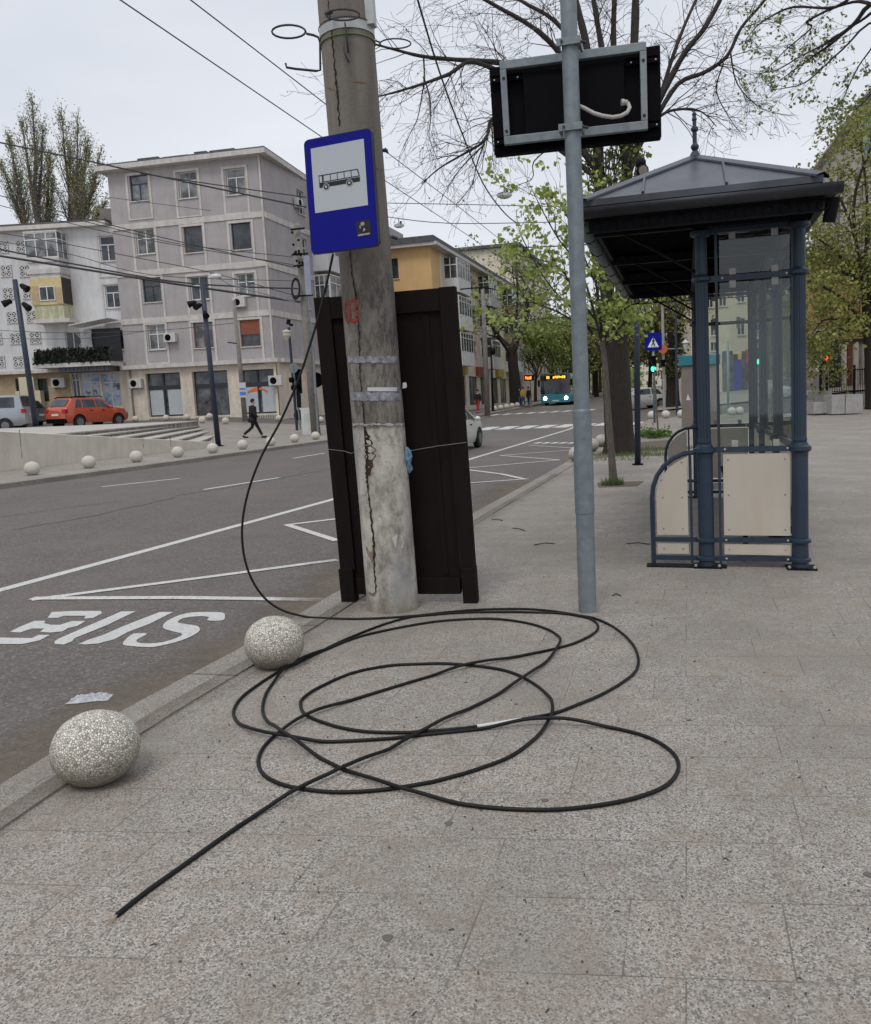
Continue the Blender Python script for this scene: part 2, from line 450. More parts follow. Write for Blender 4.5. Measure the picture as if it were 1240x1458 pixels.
# gutter dirt along the near kerb
m = Mt('gutter_dirt'); g = m.geo(); u = m.n('ShaderNodeUVMap'); su = m.n('ShaderNodeSeparateXYZ'); m.l(u.outputs[0], su.inputs[0])
nn = m.noise(2.2, 6, .7, vec=g); ff = m.math('SUBTRACT', su.outputs[0], m.math('MULTIPLY', nn, .9))
al = m.ramp(ff, [(-.0, 0), (.4, .75)]); m.color(m.mix(m.noise(30, 4, vec=g), (.22, .175, .13), (.13, .105, .08))); m.rough(.95)
m.l(al, m.b.inputs['Alpha']); DIRTM = m.m
mb = MB(); ys = yrows(-6, 16, .25); uvs = []
for y in ys:
    wdt = 1.5 + .3 * math.sin(y * .9)
    for k in range(4): mb.v.append(Vector((nk(y) - wdt * (1 - k / 3), y, -.112)))
for j in range(len(ys) - 1):
    for k in range(3):
        i = j * 4 + k; mb.f.append((i, i + 1, i + 5, i + 4)); uvs += [k / 3, k / 3 + 1 / 3, k / 3 + 1 / 3, k / 3]
o = struct('gutter_dirt', mb, DIRTM); o['kind'] = 'stuff'
ul = o.data.uv_layers.new(name='UVMap')
for i, x in enumerate(uvs): ul.data[i].uv = (x, 0)

mb = MB(); uvs = []
for y in ys:
    for k in range(4): mb.v.append(Vector((nk(y) + .2 + .8 * k / 3, y, .0065)))
for j in range(len(ys) - 1):
    for k in range(3):
        i = j * 4 + k; mb.f.append((i, i + 1, i + 5, i + 4)); uvs += [1 - k / 3, 1 - k / 3 - 1 / 3, 1 - k / 3 - 1 / 3, 1 - k / 3]
m = Mt('kerb_dirt'); g = m.geo(); u = m.n('ShaderNodeUVMap'); su = m.n('ShaderNodeSeparateXYZ'); m.l(u.outputs[0], su.inputs[0])
ff = m.math('SUBTRACT', su.outputs[0], m.math('MULTIPLY', m.noise(2.8, 7, .72, vec=g), 1.15)); m.l(m.ramp(ff, [(0.05, 0), (.5, .42)]), m.b.inputs['Alpha'])
m.color(m.mix(m.noise(40, 4, vec=g), (.21, .165, .12), (.11, .09, .07))); m.rough(.95)
o = struct('kerb_dirt', mb, m.m); o['kind'] = 'stuff'
ul = o.data.uv_layers.new(name='UVMap')
for i, x in enumerate(uvs): ul.data[i].uv = (x, 0)
mb = MB(); random.seed(2); yj = -4
while yj < 22:
    yn = yj + random.uniform(.3, 1.1); wj = random.uniform(.002, .006)
    if random.random() < .85:
        x0, x1 = nk(yj) + .31, nk(yn) + .31; mb.face([(x0 - wj, yj, .0075), (x0 + wj * .6, yj, .0075), (x1 + wj * .6, yn, .0075), (x1 - wj, yn, .0075)])
    yj = yn
for yj in (3.6, 4.6, 5.6, 6.6, 7.6, 8.6, 9.6): mb.face([(nk(yj), yj, .0078), (nk(yj) + .31, yj - .07, .0078), (nk(yj) + .31, yj - .064, .0078), (nk(yj), yj + .006, .0078)])
struct('kerb_joint', mb, simple('joint_dirt', (.035, .028, .022), .95, .4, 30))  # dark dirt in the joints beside and between the kerb stones
# ---------------------------------------------------------------- road markings
def gp(u, v, dz=-.116): 
    d = ray(u, v); lo, hi = .5, 400.
    for _ in range(45):
        mm = (lo + hi) / 2; p = CAM + d * mm
        if p.z - rd(p.x, p.y) - dz > 0: lo = mm
        else: hi = mm
    return CAM + d * lo
def strokeg(mb, pts, wd, dz=-.116, sub=1.0):
    pp = [gp(*p) for p in pts]; q = []
    for a, b in zip(pp, pp[1:]):
        n = max(1, int((b - a).length / sub))
        q += [a.lerp(b, k / n) for k in range(n)]
    q.append(pp[-1])
    for k, (a, b) in enumerate(zip(q, q[1:])):
        d = (b - a); d.z = 0; d.normalize(); n = Vector((-d.y, d.x, 0)) * wd / 2
        pts4 = [a - n, b - n, b + n, a + n]
        mb.face([Vector((p.x, p.y, rd(p.x, p.y) + dz)) for p in pts4])
mb = MB()
p0 = gp(0, 840); p1 = gp(240, 775); d = (p0 - p1).normalized(); ext = p0 + d * 8
strokeg(mb, [(0, 840), (240, 775), (470, 712), (665, 655), (820, 607)], .14)
mb.face([Vector((p.x, p.y, -.116)) for p in (p0 + Vector((-.065, .02, 0)), ext + Vector((-.065, .02, 0)), ext + Vector((.065, -.02, 0)), p0 + Vector((.065, -.02, 0)))])
tag(struct('lane_line', mb, PAINT))
mb = MB()
for a, b in (((145, 693), (256, 681)), ((290, 697), (397, 680)), ((417, 652.5), (462, 645))): strokeg(mb, [a, b], .12, sub=.5)
mb.v = mb.v
struct('lane_dashes', mb, PAINT)
mb = MB()
zz = -.114
for pts in ([(45, 854), (300, 821), (480, 797)], [(45, 852), (250, 851), (462, 854)], [(408, 747.5), (478, 739)], [(408, 747), (480, 770)],
            [(666, 669), (714, 675), (746, 682)], [(665, 688), (752, 682)], [(666, 666.5), (796, 655)], [(712, 648.7), (796, 655)], [(713, 648.7), (815, 640.7)], [(753, 634), (815, 638)]):
    zz += .0004; strokeg(mb, pts, .11, dz=zz, sub=.6)
for k in range(5):
    u = 762 + k * 12; strokeg(mb, [(u, 631.5), (u + 8, 629.5)], .2)
struct('bus_bay_zigzag', mb, PAINT)
BUSP = paint('worn_road_paint', (.56, .55, .53), .55)
bus = [[(195,270),(270,266),(378,266),(383,275),(350,292),(315,295),(322,284),(240,284),(218,292),(178,292)],
 [(130,303),(170,303),(165,312),(190,318),(225,318),(270,304),(322,304),(290,322),(255,330),(235,343),(190,347),(150,345),(165,332),(120,332),(75,347),(35,345),(75,325)],
 [(-60,368),(0,366),(120,368),(145,356),(187,356),(150,376),(85,390),(0,390),(-80,392)],
 [(455,268),(510,267),(400,320),(280,368),(270,380),(240,392),(205,390),(205,380),(220,370)],
 [(600,270),(650,270),(560,315),(480,345),(430,372),(370,388),(320,392),(296,390),(330,375),(390,355),(470,320)],
 [(800,303),(838,300),(845,285),(835,272),(780,270),(720,272),(670,283),(625,305),(612,322),(618,333),(650,343),(680,350),(682,358),(660,368),(625,380),(580,387),(530,387),(512,380),(520,370),(545,357),(548,350),(500,352),(470,375),(462,388),(475,396),(560,402),(600,397),(660,383),(710,365),(745,345),(750,333),(740,322),(700,316),(670,310),(672,302),(690,293),(730,287),(765,286),(785,290),(778,300)]]
mb = MB()
for poly in bus:
    q = catmull(poly + [poly[0]], 3)[:-1] if len(poly) > 20 else poly
    mb.face([gp(x * .379, 769 + y * .379) for x, y in q])
bp = [v.copy() for v in mb.v]
struct('bus_lettering', mb, BUSP)
# zebra crossings
mb = MB()
for k in range(8):
    u = 633 + k * 27.5; v = 611.8 - k * .95
    strokeg(mb, [(u - 2, v + 2.6), (u + 16, v - 2.2)], .75, sub=5)
for k in range(5):
    u = 855 + k * 23; strokeg(mb, [(u - 2, 606 - k * .6), (u + 14, 601.5 - k * .6)], .75, sub=5)
struct('zebra_crossing', mb, PAINT)
mb = MB()
for k in range(9):
    u = 700 + k * 17; strokeg(mb, [(u, 591.6 - k * .9), (u + 10, 589.6 - k * .9)], .5, sub=5)
struct('far_zebra_crossing', mb, PAINT)
# tar seams in the asphalt
TAR = simple('tar_seam', (.075, .07, .066), .7, .3, 9)
mb = MB()
def wob(pts, n=14, a=1.2):
    q = []
    for (x0, y0), (x1, y1) in zip(pts, pts[1:]):
        for k in range(n): q.append((lerp(x0, x1, k / n) + random.uniform(-a, a), lerp(y0, y1, k / n) + random.uniform(-.5, .5)))
    return q + [pts[-1]]
strokeg(mb, wob([(20, 754), (130, 735), (250, 708)]), .035, dz=-.1165)
strokeg(mb, wob([(250, 706), (350, 690), (470, 668)]), .06, dz=-.117)
strokeg(mb, wob([(0, 736), (100, 722), (180, 712)]), .02, dz=-.1175)
strokeg(mb, wob([(600, 735), (700, 700)]), .03, dz=-.1175)
struct('tar_seams', mb, TAR)

# ================================================================ CONCRETE POLE
PB = G(558, 874); PB = Vector((PB.x, PB.y + .19, 0)); PT = P(490, 0, PB.y) ; 
PD = (PT - PB).normalized(); PT = PB + PD * 5.2; RP = .19
PX = PD.cross(Vector((0, 1, 0))).normalized() * 1.0; PX = Vector((0, 1, 0)).cross(PD).normalized(); PY = PD.cross(PX).normalized()
def pf(ang, z, off=0):  # ang 0 = right, -90deg = toward camera
    r = RP * (1 - .012 * z) + off
    return PB + PD * z + (PX * math.cos(ang) + PY * math.sin(ang)) * r
def phit(u, v, off=.002):
    d = ray(u, v).normalized(); o = CAM - PB
    dp = d - PD * d.dot(PD); op = o - PD * o.dot(PD)
    a = dp.dot(dp); b = 2 * dp.dot(op); R = RP * .985 + off; c = op.dot(op) - R * R
    disc = b * b - 4 * a * c
    t = (-b - math.sqrt(max(disc, 0))) / (2 * a); q = CAM + d * t - PB; z = q.dot(PD); qq = q - PD * z
    return math.atan2(qq.dot(PY), qq.dot(PX)), z
m = Mt('pole_concrete')
vec = m.tc.outputs['Object']; sx_ = m.n('ShaderNodeSeparateXYZ'); m.l(vec, sx_.inputs[0]); zc = sx_.outputs[2]
c = m.mix(m.ramp(m.noise(3, 8, .7, sc3=(2.2, 2.2, .7)), [(.35, 0), (.65, 1)]), (.115, .10, .085), (.26, .235, .20))
c = m.mix(m.ramp(m.noise(9, 8, .8, sc3=(1.6, 1.6, .55)), [(.46, 0), (.58, .85)]), c, (.065, .058, .05))
wz = m.math('ADD', zc, m.math('MULTIPLY', m.noise(4, 5, .7), .35))
up = m.ramp(m.math('MULTIPLY', wz, .2), [(.48, 0), (.56, 1)])
c = m.mix(up, c, m.mix(m.ramp(m.noise(2, 6, .6, sc3=(3, 3, .4)), [(.4, 0), (.7, 1)]), (.135, .118, .10), (.23, .205, .175)))
low = m.mix(m.ramp(m.noise(5, 9, .75, sc3=(1, 1, .6)), [(.38, 0), (.58, 1)]), (.20, .185, .16), (.52, .485, .42))
low = m.mix(m.ramp(m.noise(16, 6, .8), [(.55, 0), (.66, .75)]), low, (.13, .12, .11))
low = m.mix(m.ramp(m.noise(1.7, 5, .6, sc3=(2, 2, .8)), [(.5, 0), (.62, .7)]), low, (.25, .255, .25))
lowz = m.ramp(m.math('MULTIPLY', m.math('ADD', zc, m.math('MULTIPLY', m.noise(7, 6, .8), .12)), .25), [(.345, 1), (.352, 0)])
c = m.mix(lowz, c, low)
c = m.mix(m.ramp(m.math('ADD', zc, m.math('MULTIPLY', m.noise(6, 5), .3)), [(.12, .75), (.32, 0)]), c, (.17, .14, .10))
m.color(c); m.rough(.92); m.bump(m.noise(30, 7, .8), .6, .012); POLEM = m.m
pole = empty('utility_pole', PB, 'thick weathered concrete pole with whitewashed foot, red 03 and a bus stop sign', 'pole')
mb = MB(); prof = []
n = 40; i0 = 0
zs = [-.05 + k * .13 for k in range(41)]
for z in zs:
    for j in range(n):
        a = 2 * math.pi * j / n
        rr = .004 * noise.noise(Vector((math.cos(a) * 3, math.sin(a) * 3, z * 2)))
        mb.v.append(pf(a, z, rr + (.012 * ss((.06 - z) / .1))))
for k in range(len(zs) - 1):
    for j in range(n): mb.f.append((k * n + j, k * n + (j + 1) % n, (k + 1) * n + (j + 1) % n, (k + 1) * n + j))
mb.f.append(tuple((len(zs) - 1) * n + j for j in range(n)))
build('shaft', mb, POLEM, pole, True)
# the long crack with rust
def surf_poly(mb, pts, off):
    q = []
    for u, v in pts:
        a, z = phit(u, v, off); q.append(pf(a, z, off))
    return q
def crack(mb, path, off):
    path2 = []
    for (u0, v0, w0), (u1, v1, w1) in zip(path, path[1:]):
        n_ = max(2, int(abs(v1 - v0) / 3))
        for k in range(n_):
            t = k / n_; path2.append((lerp(u0, u1, t) + random.uniform(-1, 1), lerp(v0, v1, t), lerp(w0, w1, t) * random.uniform(.45, 1.4)))
    L = []
    for u, v, w_ in path2:
        a, z = phit(u - w_ / 2, v, off); b, z2 = phit(u + w_ / 2, v, off); L.append((pf(a, z, off), pf(b, z2, off)))
    for p, q in zip(L, L[1:]): mb.face([p[0], p[1], q[1], q[0]])
RUST = simple('rusty_cavity', (.045, .024, .014), .95, .5, 30, bump=.9); CRK = simple('crack_dark', (.02, .015, .012), .95, .4, 40)
CHIP = simple('bare_chipped_concrete', (.22, .17, .12), .95, .4, 30, bump=.8)
mb = MB(); crack(mb, [(520, 612, 2), (524, 628, 10), (527, 645, 14), (526, 665, 11), (524, 680, 5)], .0015); build('rusty_hollow', mb, RUST, pole)
mb = MB(); crack(mb, [(466, 0, 1.4), (473, 65, 2), (478, 117, 2.6), (483, 182, 2)], .003)
crack(mb, [(498, 356, 1.2), (501, 391, 1.4), (506, 423, 2), (511, 470, 2.2), (512, 533, 1.6), (518, 587, 2), (520, 625, 3), (523, 650, 4), (522, 680, 3), (523.5, 695, 2.2), (528, 730, 2.4), (532, 772, 3.4), (533, 812, 1.6), (536, 842, 1.6), (531, 846, 1.5), (524, 843, 1.5)], .003)
bsep('crack', mb, CRK, pole)  # crack strips, all in one dark brown
mb = MB()
mb.face(surf_poly(mb, [(521, 779), (531, 781), (534, 800), (532, 806), (527, 796), (523, 788)], .002))
mb.face(surf_poly(mb, [(524, 842), (533, 845), (537, 840), (534, 850), (527, 848)], .0024))
bsep('chipped_patch', mb, CHIP, pole)
PLAST = simple('filler_patch', (.47, .455, .42), .9, .1, 20)
mb = MB(); mb.face(surf_poly(mb, [(558, 766), (564, 761), (572, 763), (575, 772), (573, 780), (562, 779), (560, 771)], .002)); build('filler_patch', mb, PLAST, pole)
# red 03
REDP = simple('red_sprayed_paint', (.30, .05, .035), .9, .35, 60)
def sstroke(mb, pts, w_, off=.0035):
    pts = [phit(u, v, off) for u, v in pts]
    q = []
    for k in range(len(pts)):
        a, z = pts[k]; a0, z0 = pts[max(0, k - 1)]; a1, z1 = pts[min(len(pts) - 1, k + 1)]
        dx, dz = (a1 - a0) * RP, z1 - z0; L = math.hypot(dx, dz) or 1; nx_, nz_ = -dz / L * w_ / 2, dx / L * w_ / 2
        q.append((pf(a + nx_ / RP, z + nz_, off), pf(a - nx_ / RP, z - nz_, off)))
    for p, r in zip(q, q[1:]): mb.face([p[0], p[1], r[1], r[0]])
for nm, pts in (('painted_zero', [(493, 428), (490.5, 434), (490, 443), (491.5, 454), (494, 459), (496.5, 455), (497.5, 445), (496.5, 434), (493.5, 428)]), ('painted_three', [(499, 430), (503, 426), (507, 429), (507, 436), (503, 441), (508, 443), (510, 449), (507, 455), (502, 458), (499.5, 455)])):
    mb = MB(); sstroke(mb, pts, .023); build(nm, mb, REDP, pole)
# weathered tape bands, white strip
def band(name, v0, v1, u0, u1, mat, off=.004, n_=22, jag=0):
    mb = MB(); L = []
    for k in range(n_ + 1):
        u = lerp(u0, u1, k / n_); a, z = phit(u, v0 + random.uniform(-jag, jag), off); b, z2 = phit(u, v1 + random.uniform(-jag, jag), off)
        L.append((pf(a, z, off), pf(b, z2, off)))
    for p, q in zip(L, L[1:]): mb.face([p[0], p[1], q[1], q[0]])
    return build(name, mb, mat, pole)
TAPE = simple('weathered_tape', (.21, .215, .235), .6, .55, 26); PAPER = simple('white_paper', (.50, .49, .50), .8, .06)
band('tape_band', 507, 516.5, 495, 566, TAPE, jag=1.2); band('tape_band', 558, 570, 499.5, 571, TAPE, jag=1.5); band('paper_strip', 551.5, 557, 523, 565.5, PAPER, .006)
FAINT = simple('faded_band', (.30, .30, .29), .8, .5, 40); band('paint_band', 603, 606, 502, 576, FAINT, jag=1.3)
WIREG = simple('galvanised_strap', (.4, .41, .40), .45, .12, 9, metal=.4); GREENW = simple('green_insulated_wire', (.10, .15, .05), .6)
def ring(mb, z, r, off, tilt=0, n_=36):
    pts = [pf(2 * math.pi * k / n_, z + tilt * math.cos(2 * math.pi * k / n_), off) for k in range(n_ + 1)]; mb.tube(pts, r, 5, False)
za = phit(495, 30)[1]
mb = MB(); L = [pf(2 * math.pi * k / 36, za, .004) for k in range(37)]
for k in range(36):
    a, b = 2 * math.pi * k / 36, 2 * math.pi * (k + 1) / 36
    mb.face([pf(a, za - .035, .006), pf(b, za - .035, .006), pf(b, za + .02, .006), pf(a, za + .02, .006)])
build('steel_strap', mb, WIREG, pole)
mb = MB(); ring(mb, phit(495, 47)[1] - .0, .006, .004, 0); build('green_wire_loop', mb, GREENW, pole)
zd = phit(540, 632)[1]
mb = MB(); ring(mb, za + .03, .003, .008); build('tie_wire', mb, WIREM, pole)
# iron loops and hook
YP = PB.y
def pxtube(mb, pts, r, Y=YP, n_=6): mb.tube([P(u, v, Y if len(q) == 0 else q[0]) for u, v, *q in pts], r, n_)
mb = MB(); pxtube(mb, [(411 + 24 * math.cos(t), 45 + 9.5 * math.sin(t)) for t in [k * .35 for k in range(18)]] + [(435.5, 46)], .007)
pxtube(mb, [(436, 48), (446, 50), (453, 53), (455.5, 60), (456, 100), (450, 101), (420, 98), (408, 96), (406.5, 90)], .008)
build('iron_ring_hook', mb, WIREM, pole, True)
mb = MB(); pxtube(mb, [(488 + 24 * math.cos(t), 21 + 8 * math.sin(t), YP - .26) for t in [k * .35 for k in range(19)]], .006); pxtube(mb, [(464, 20, YP - .26), (472, 17, YP - .2)], .012); build('iron_ring', mb, WIREM, pole, True)
mb = MB(); pxtube(mb, [(491, 32, YP - .21), (493, 50, YP - .205), (496, 75, YP - .205)], .006); pxtube(mb, [(489, 66, YP - .21), (491, 77, YP - .215), (497, 89, YP - .22)], .006); build('bent_iron_spike', mb, WIREM, pole, True)
mb = MB(); pxtube(mb, [(563 + 22 * math.cos(t), 62 + 7 * math.sin(t)) for t in [k * .35 for k in range(19)]], .005); pxtube(mb, [(541, 60), (530, 57)], .005); build('iron_ring', mb, WIREM, pole, True)
bf = frame(P(527, 20, YP - .08), X1 := Vector((1, -.2, 0)).normalized(), Vector((.2, 1, 0)).normalized())
mb = MB(); mb.box(bf, -.03, .03, -.04, .04, -.075, .6); build('junction_box', mb, WIREG, pole)
mb = MB(); pxtube(mb, [(545, 214), (552, 215)], .012); pxtube(mb, [(548, 211), (552, 218)], .008); build('strap_bolt', mb, WIREM, pole)
mb = MB(); pxtube(mb, [(558, 337), (566, 340)], .012); build('strap_bolt', mb, WIREM, pole)
for vv in (107, 250): 
    zb = phit(500, vv)[1]
RUSTS = simple('rust_stain', (.19, .095, .055), .9, .3, 30)
mb = MB(); crack(mb, [(505, 117, 4), (520, 117, 4)], .002)
def hst(u0, u1, v, w_):
    mb = MB(); L = []
    for k in range(9):
        u = lerp(u0, u1, k / 8); dv = w_ * random.uniform(.5, 1) ; a, z = phit(u, v - dv + k * .35, .002); b, z2 = phit(u, v + dv + k * .35, .002); L.append((pf(a, z, .002), pf(b, z2, .002)))
    for p, q in zip(L, L[1:]): mb.face([p[0], p[1], q[1], q[0]])
    build('rust_stain', mb, RUSTS, pole)
hst(502, 523, 115, 1.2); hst(465, 475, 125, 1); hst(536, 545, 239, 1.2)

# ================================================================ QUAD-MAPPED FLAT THINGS
def qmap(BL, BR, TR, TL):
    BL, BR, TR, TL = map(Vector, (BL, BR, TR, TL))
    nrm = (BR - BL).cross(TL - BL).normalized()   # toward camera
    if nrm.y > 0: nrm = -nrm
    return lambda a, b, z: (BL.lerp(BR, a)).lerp(TL.lerp(TR, a), z) - nrm * b
def rrect(x0, z0, x1, z1, rx, rz, n_=5):
    pts = []
    for cx, cz, a0 in ((x1 - rx, z0 + rz, -90), (x1 - rx, z1 - rz, 0), (x0 + rx, z1 - rz, 90), (x0 + rx, z0 + rz, 180)):
        for k in range(n_ + 1):
            a = math.radians(a0 + 90 * k / n_); pts.append((cx + rx * math.cos(a), cz + rz * math.sin(a)))
    return pts
# bus stop sign
sf = qmap(P(443.5, 363, 5.64), P(540, 350, 5.42), P(529, 181, 5.42), P(432, 200, 5.64))
sign = empty('bus_stop_sign', sf(.5, 0, 0), 'blue bus stop sign with a black bus on white, strapped to the concrete pole', 'sign')
SIGNB = simple('sign_blue', (.003, .004, .20), .45, .06, 2, spec=.15, streak=((.008, .012, .2), .25)); SIGNW = simple('sign_white', (.44, .47, .50), .5, .05, 2); SIGNK = simple('sign_black', (.008, .008, .01), .4)
SIGNE = simple('sign_rim', (.03, .034, .05), .5)
mb = MB(); mb.prism(sf, rrect(0, 0, 1, 1, .075, .045), 0, .022); build('sign_back', mb, SIGNE, sign)
mb = MB(); mb.prism(sf, rrect(.008, .005, .985, .993, .07, .042), -.003, -.0005); build('sign_face', mb, SIGNB, sign)
mb = MB(); mb.prism(sf, rrect(.105, .358, .883, .916, .002, .002, 1), -.0045, -.0032); build('white_panel', mb, SIGNW, sign)
# bus pictogram: local coords u across 0..1 , z up inside the panel
bx = lambda u: .105 + .778 * u
bz = lambda z: .358 + .558 * z
def br(mb, x0, z0, x1, z1, b0, b1): mb.prism(sf, [(bx(x0), bz(z0)), (bx(x1), bz(z0)), (bx(x1), bz(z1)), (bx(x0), bz(z1))], b0, b1)
mb = MB(); mb.prism(sf, [(bx(x), bz(z)) for x, z in ((.12, .375), (.885, .375), (.885, .455), (.86, .57), (.12, .57))], -.006, -.0047)
pic = build('bus_pictogram', mb, SIGNK, sign)
mb = MB()
br(mb, .135, .455, .18, .552, -.0072, -.0062)
for x0, x1 in ((.215, .335), (.35, .465), (.48, .595), (.61, .725)): br(mb, x0, .465, x1, .552, -.0072, -.0062)
mb.prism(sf, [(bx(x), bz(z)) for x, z in ((.74, .465), (.868, .465), (.845, .552), (.74, .552))], -.0072, -.0062)
br(mb, .2, .443, .885, .449, -.0072, -.0062)
mb.prism(sf, [(bx(.10), bz(.57)), (bx(.12), bz(.57)), (bx(.12), bz(.58)), (bx(.10), bz(.58))], -.0072, -.0062)
AR = .778 * .46 / (.558 * .8)
def disc(mb, x, z, r, b0, b1): mb.prism(sf, [(bx(x + r * math.cos(t)), bz(z + r * AR * math.sin(t))) for t in [k * math.pi / 10 for k in range(20)]], b0, b1)
for x in (.25, .69): disc(mb, x, .378, .062, -.0072, -.0062)
bsep('bus_window', mb, SIGNW, pic)
mb = MB()
for x in (.25, .69): disc(mb, x, .378, .05, -.0084, -.0073)
bsep('bus_wheel', mb, SIGNK, pic)
mb = MB()
for x in (.25, .69): disc(mb, x, .378, .023, -.0094, -.0085)
bsep('wheel_hub', mb, SIGNW, pic)
mb = MB(); mb.prism(sf, [(.70, .10), (.90, .10), (.90, .235), (.70, .235)], -.0048, -.0031); stk = build('sticker', mb, SIGNK, sign)
mb = MB(); pb = simple('sticker_print', (.33, .28, .24), .6, .3, 60)
mb.prism(sf, [(.79 + .03 * math.cos(t), .205 + .017 * math.sin(t)) for t in [k * .7 for k in range(9)]], -.0062, -.005)
mb.prism(sf, [(.71, .105), (.88, .108), (.89, .122), (.72, .12)], -.0062, -.005); mb.prism(sf, [(.79, .14), (.805, .14), (.83, .155), (.80, .17)], -.0062, -.005); mb.prism(sf, [(.745, .17), (.76, .17), (.76, .195), (.745, .195)], -.0062, -.005)
build('sticker_figure', mb, pb, stk)

# notice board (seen from behind) on two legs
BLb, BRb, TRb, TLb = P(489, 862, 6.22), P(680, 862, 6.02), P(648, 407, 6.02), P(446, 424, 6.22)
qf = qmap(BLb, BRb, TRb, TLb)
board = empty('notice_board', (BLb + BRb) / 2, 'tall dark brown wooden notice board on two legs, seen from behind the concrete pole', 'notice board')
bh = .05
mb = MB(); mb.prism(qf, [(0.02, bh), (.98, bh), (.98, .97), (.02, .97)], .03, .055); build('back_panel', mb, BOARDM, board)
mb = MB(); mb.box(qf, 0, .115, .0, .075, .12, 1); wn(build('side_stile', mb, BOARDM, board), .004)
mb = MB(); mb.box(qf, .885, 1, .0, .075, .12, 1); wn(build('side_stile', mb, BOARDM, board), .004)
mb = MB(); mb.box(qf, .116, .884, .0, .075, .93, .998); wn(build('top_rail', mb, BOARDM, board), .004)
mb = MB(); mb.box(qf, .116, .884, .0, .075, .037, .09); wn(build('bottom_rail', mb, BOARDM, board), .004)
mb = MB(); mb.box(qf, .76, .80, .02, .03, .1, .92); build('batten', mb, BOARDM, board)
mb = MB(); mb.box(qf, -.008, .1, -.02, .09, 0, .124); wn(build('leg', mb, BOARDM, board), .004)
mb = MB(); mb.box(qf, .9, 1.002, -.02, .09, 0, .124); wn(build('leg', mb, BOARDM, board), .004)
ROPE = simple('grey_string', (.30, .29, .27), .8)
mb = MB(); sag = lambda t: .508 - .006 * math.sin(t * math.pi)
mb.tube([qf(0, -.004, .52), qf(.12, -.01, .512), qf(.22, -.17, .508)] + [P(u, v, 5.62) for u, v in ((520, 634), (545, 633), (560, 632))] + [qf(.62, -.1, .507), qf(.8, -.02, .516), qf(1.0, -.004, .523)], .0016, 4)
tag(build('string', mb, ROPE), 'thin grey string tied round the concrete pole and the brown board', 'string')
mb = MB(); rr_ = [phit(u, v, .01) for u, v in ((573, 632), (577, 640), (578, 655), (577, 672))]
BAG = simple('blue_wrapper', (.12, .20, .30), .5, .5, 30); 
import itertools
n0 = len(mb.v)
pts = [(576, 636), (581, 637), (585, 642), (587, 650), (585, 660), (588, 668), (583, 674), (579, 668), (577, 655)]
cc_ = P(581, 655, 5.93)
ring_ = [P(u, v, 5.93 + random.uniform(-.02, .02)) for u, v in pts]; ring2 = [p + Vector((0, .02, 0)) for p in ring_]
ctr = cc_ + Vector((0, -.02, 0))
for a, b in zip(ring_, ring_[1:] + ring_[:1]): mb.face([ctr, a, b])
for (a, b), (c_, d_) in zip(zip(ring_, ring_[1:] + ring_[:1]), zip(ring2, ring2[1:] + ring2[:1])): mb.face([a, c_, d_, b])
mb.face(ring2)
tag(build('wrapper', mb, BAG), 'crumpled blue and orange wrapper tucked between the concrete pole and the board', 'wrapper')
mb = MB(); q_ = P(575.5, 549, 5.93); mb.prism(lambda a, b, z: q_ + Vector((a, b, z)), [(-.012, -.02), (.016, -.015), (.018, .01), (.01, .024), (-.01, .018)], -.005, .02)
tag(build('paper_scrap', mb, PAPER), 'small torn scrap of white paper on the right edge of the concrete pole', 'paper')

# ================================================================ GALVANISED POLE AND DISPLAY
g0 = G(838.5, 873); g0 = Vector((g0.x, g0.y + .05, 0)); gt = P(828.5, 585, g0.y); g1 = P(809, 0, g0.y); g1 = gt + (g1 - gt) * 1.05
gpole = empty('display_pole', g0, 'grey galvanised steel pole carrying the black display, beside the cable loops', 'pole')
mb = MB(); mb.tube([g0 - Z * .02, g0.lerp(gt, .5), gt], .062, 24); build('lower_tube', mb, GALV, gpole, True).modifiers.new('e', 'EDGE_SPLIT')
mb = MB(); a_, b_ = g0.lerp(gt, .50), g0.lerp(gt, .80); mb.tube([a_, b_], .0665, 24); build('welded_sleeve', mb, GALV, gpole, True).modifiers.new('e', 'EDGE_SPLIT')
mb = MB(); mb.tube([gt - Z * .005, gt + Z * .012], [.063, .054], 24); mb.tube([gt, gt + (g1 - gt) * .5, g1], .0525, 24); build('upper_tube', mb, GALV, gpole, True).modifiers.new('e', 'EDGE_SPLIT')
WELD = simple('weld_bead', (.33, .34, .34), .6, .2, 60)
# display
YL, YR = g0.y + .33, g0.y + .13
df = qmap(P(703, 218, YL), P(943, 192, YR), P(941, 59, YR), P(695, 92, YL))
disp = empty('display_screen', df(.5, 0, 0), 'black electronic display seen from behind, framed by galvanised tube on the grey pole', 'display')
mb = MB(); mb.box(df, 0, 1, .05, .14, 0, 1); wn(build('casing', mb, BLACKP, disp), .008)
mb = MB(); mb.box(df, .20, .79, -.005, .05, .13, .86); wn(build('rear_housing', mb, BLACKP, disp), .006)
for z0 in (.10, .80):
    for a0, a1 in ((.01, .20), (.80, .99)):
        mb = MB(); mb.box(df, a0, a1, .015, .05, z0, z0 + .05); mb.box(df, a0, a1, .03, .05, z0 + .08, z0 + .1); bsep('rear_rib', mb, BLACKP, disp)
mb = MB()
for a in (.03, .17, .83, .97):
    for z in (.125, .825): mb.lathe(lambda x, y, zz: df(a + x / 1.2, .012 - zz, z + y / .64), [(.006, 0), (.006, .005)], 8)
bsep('screw_head', mb, WIREG, disp)
fw = .045
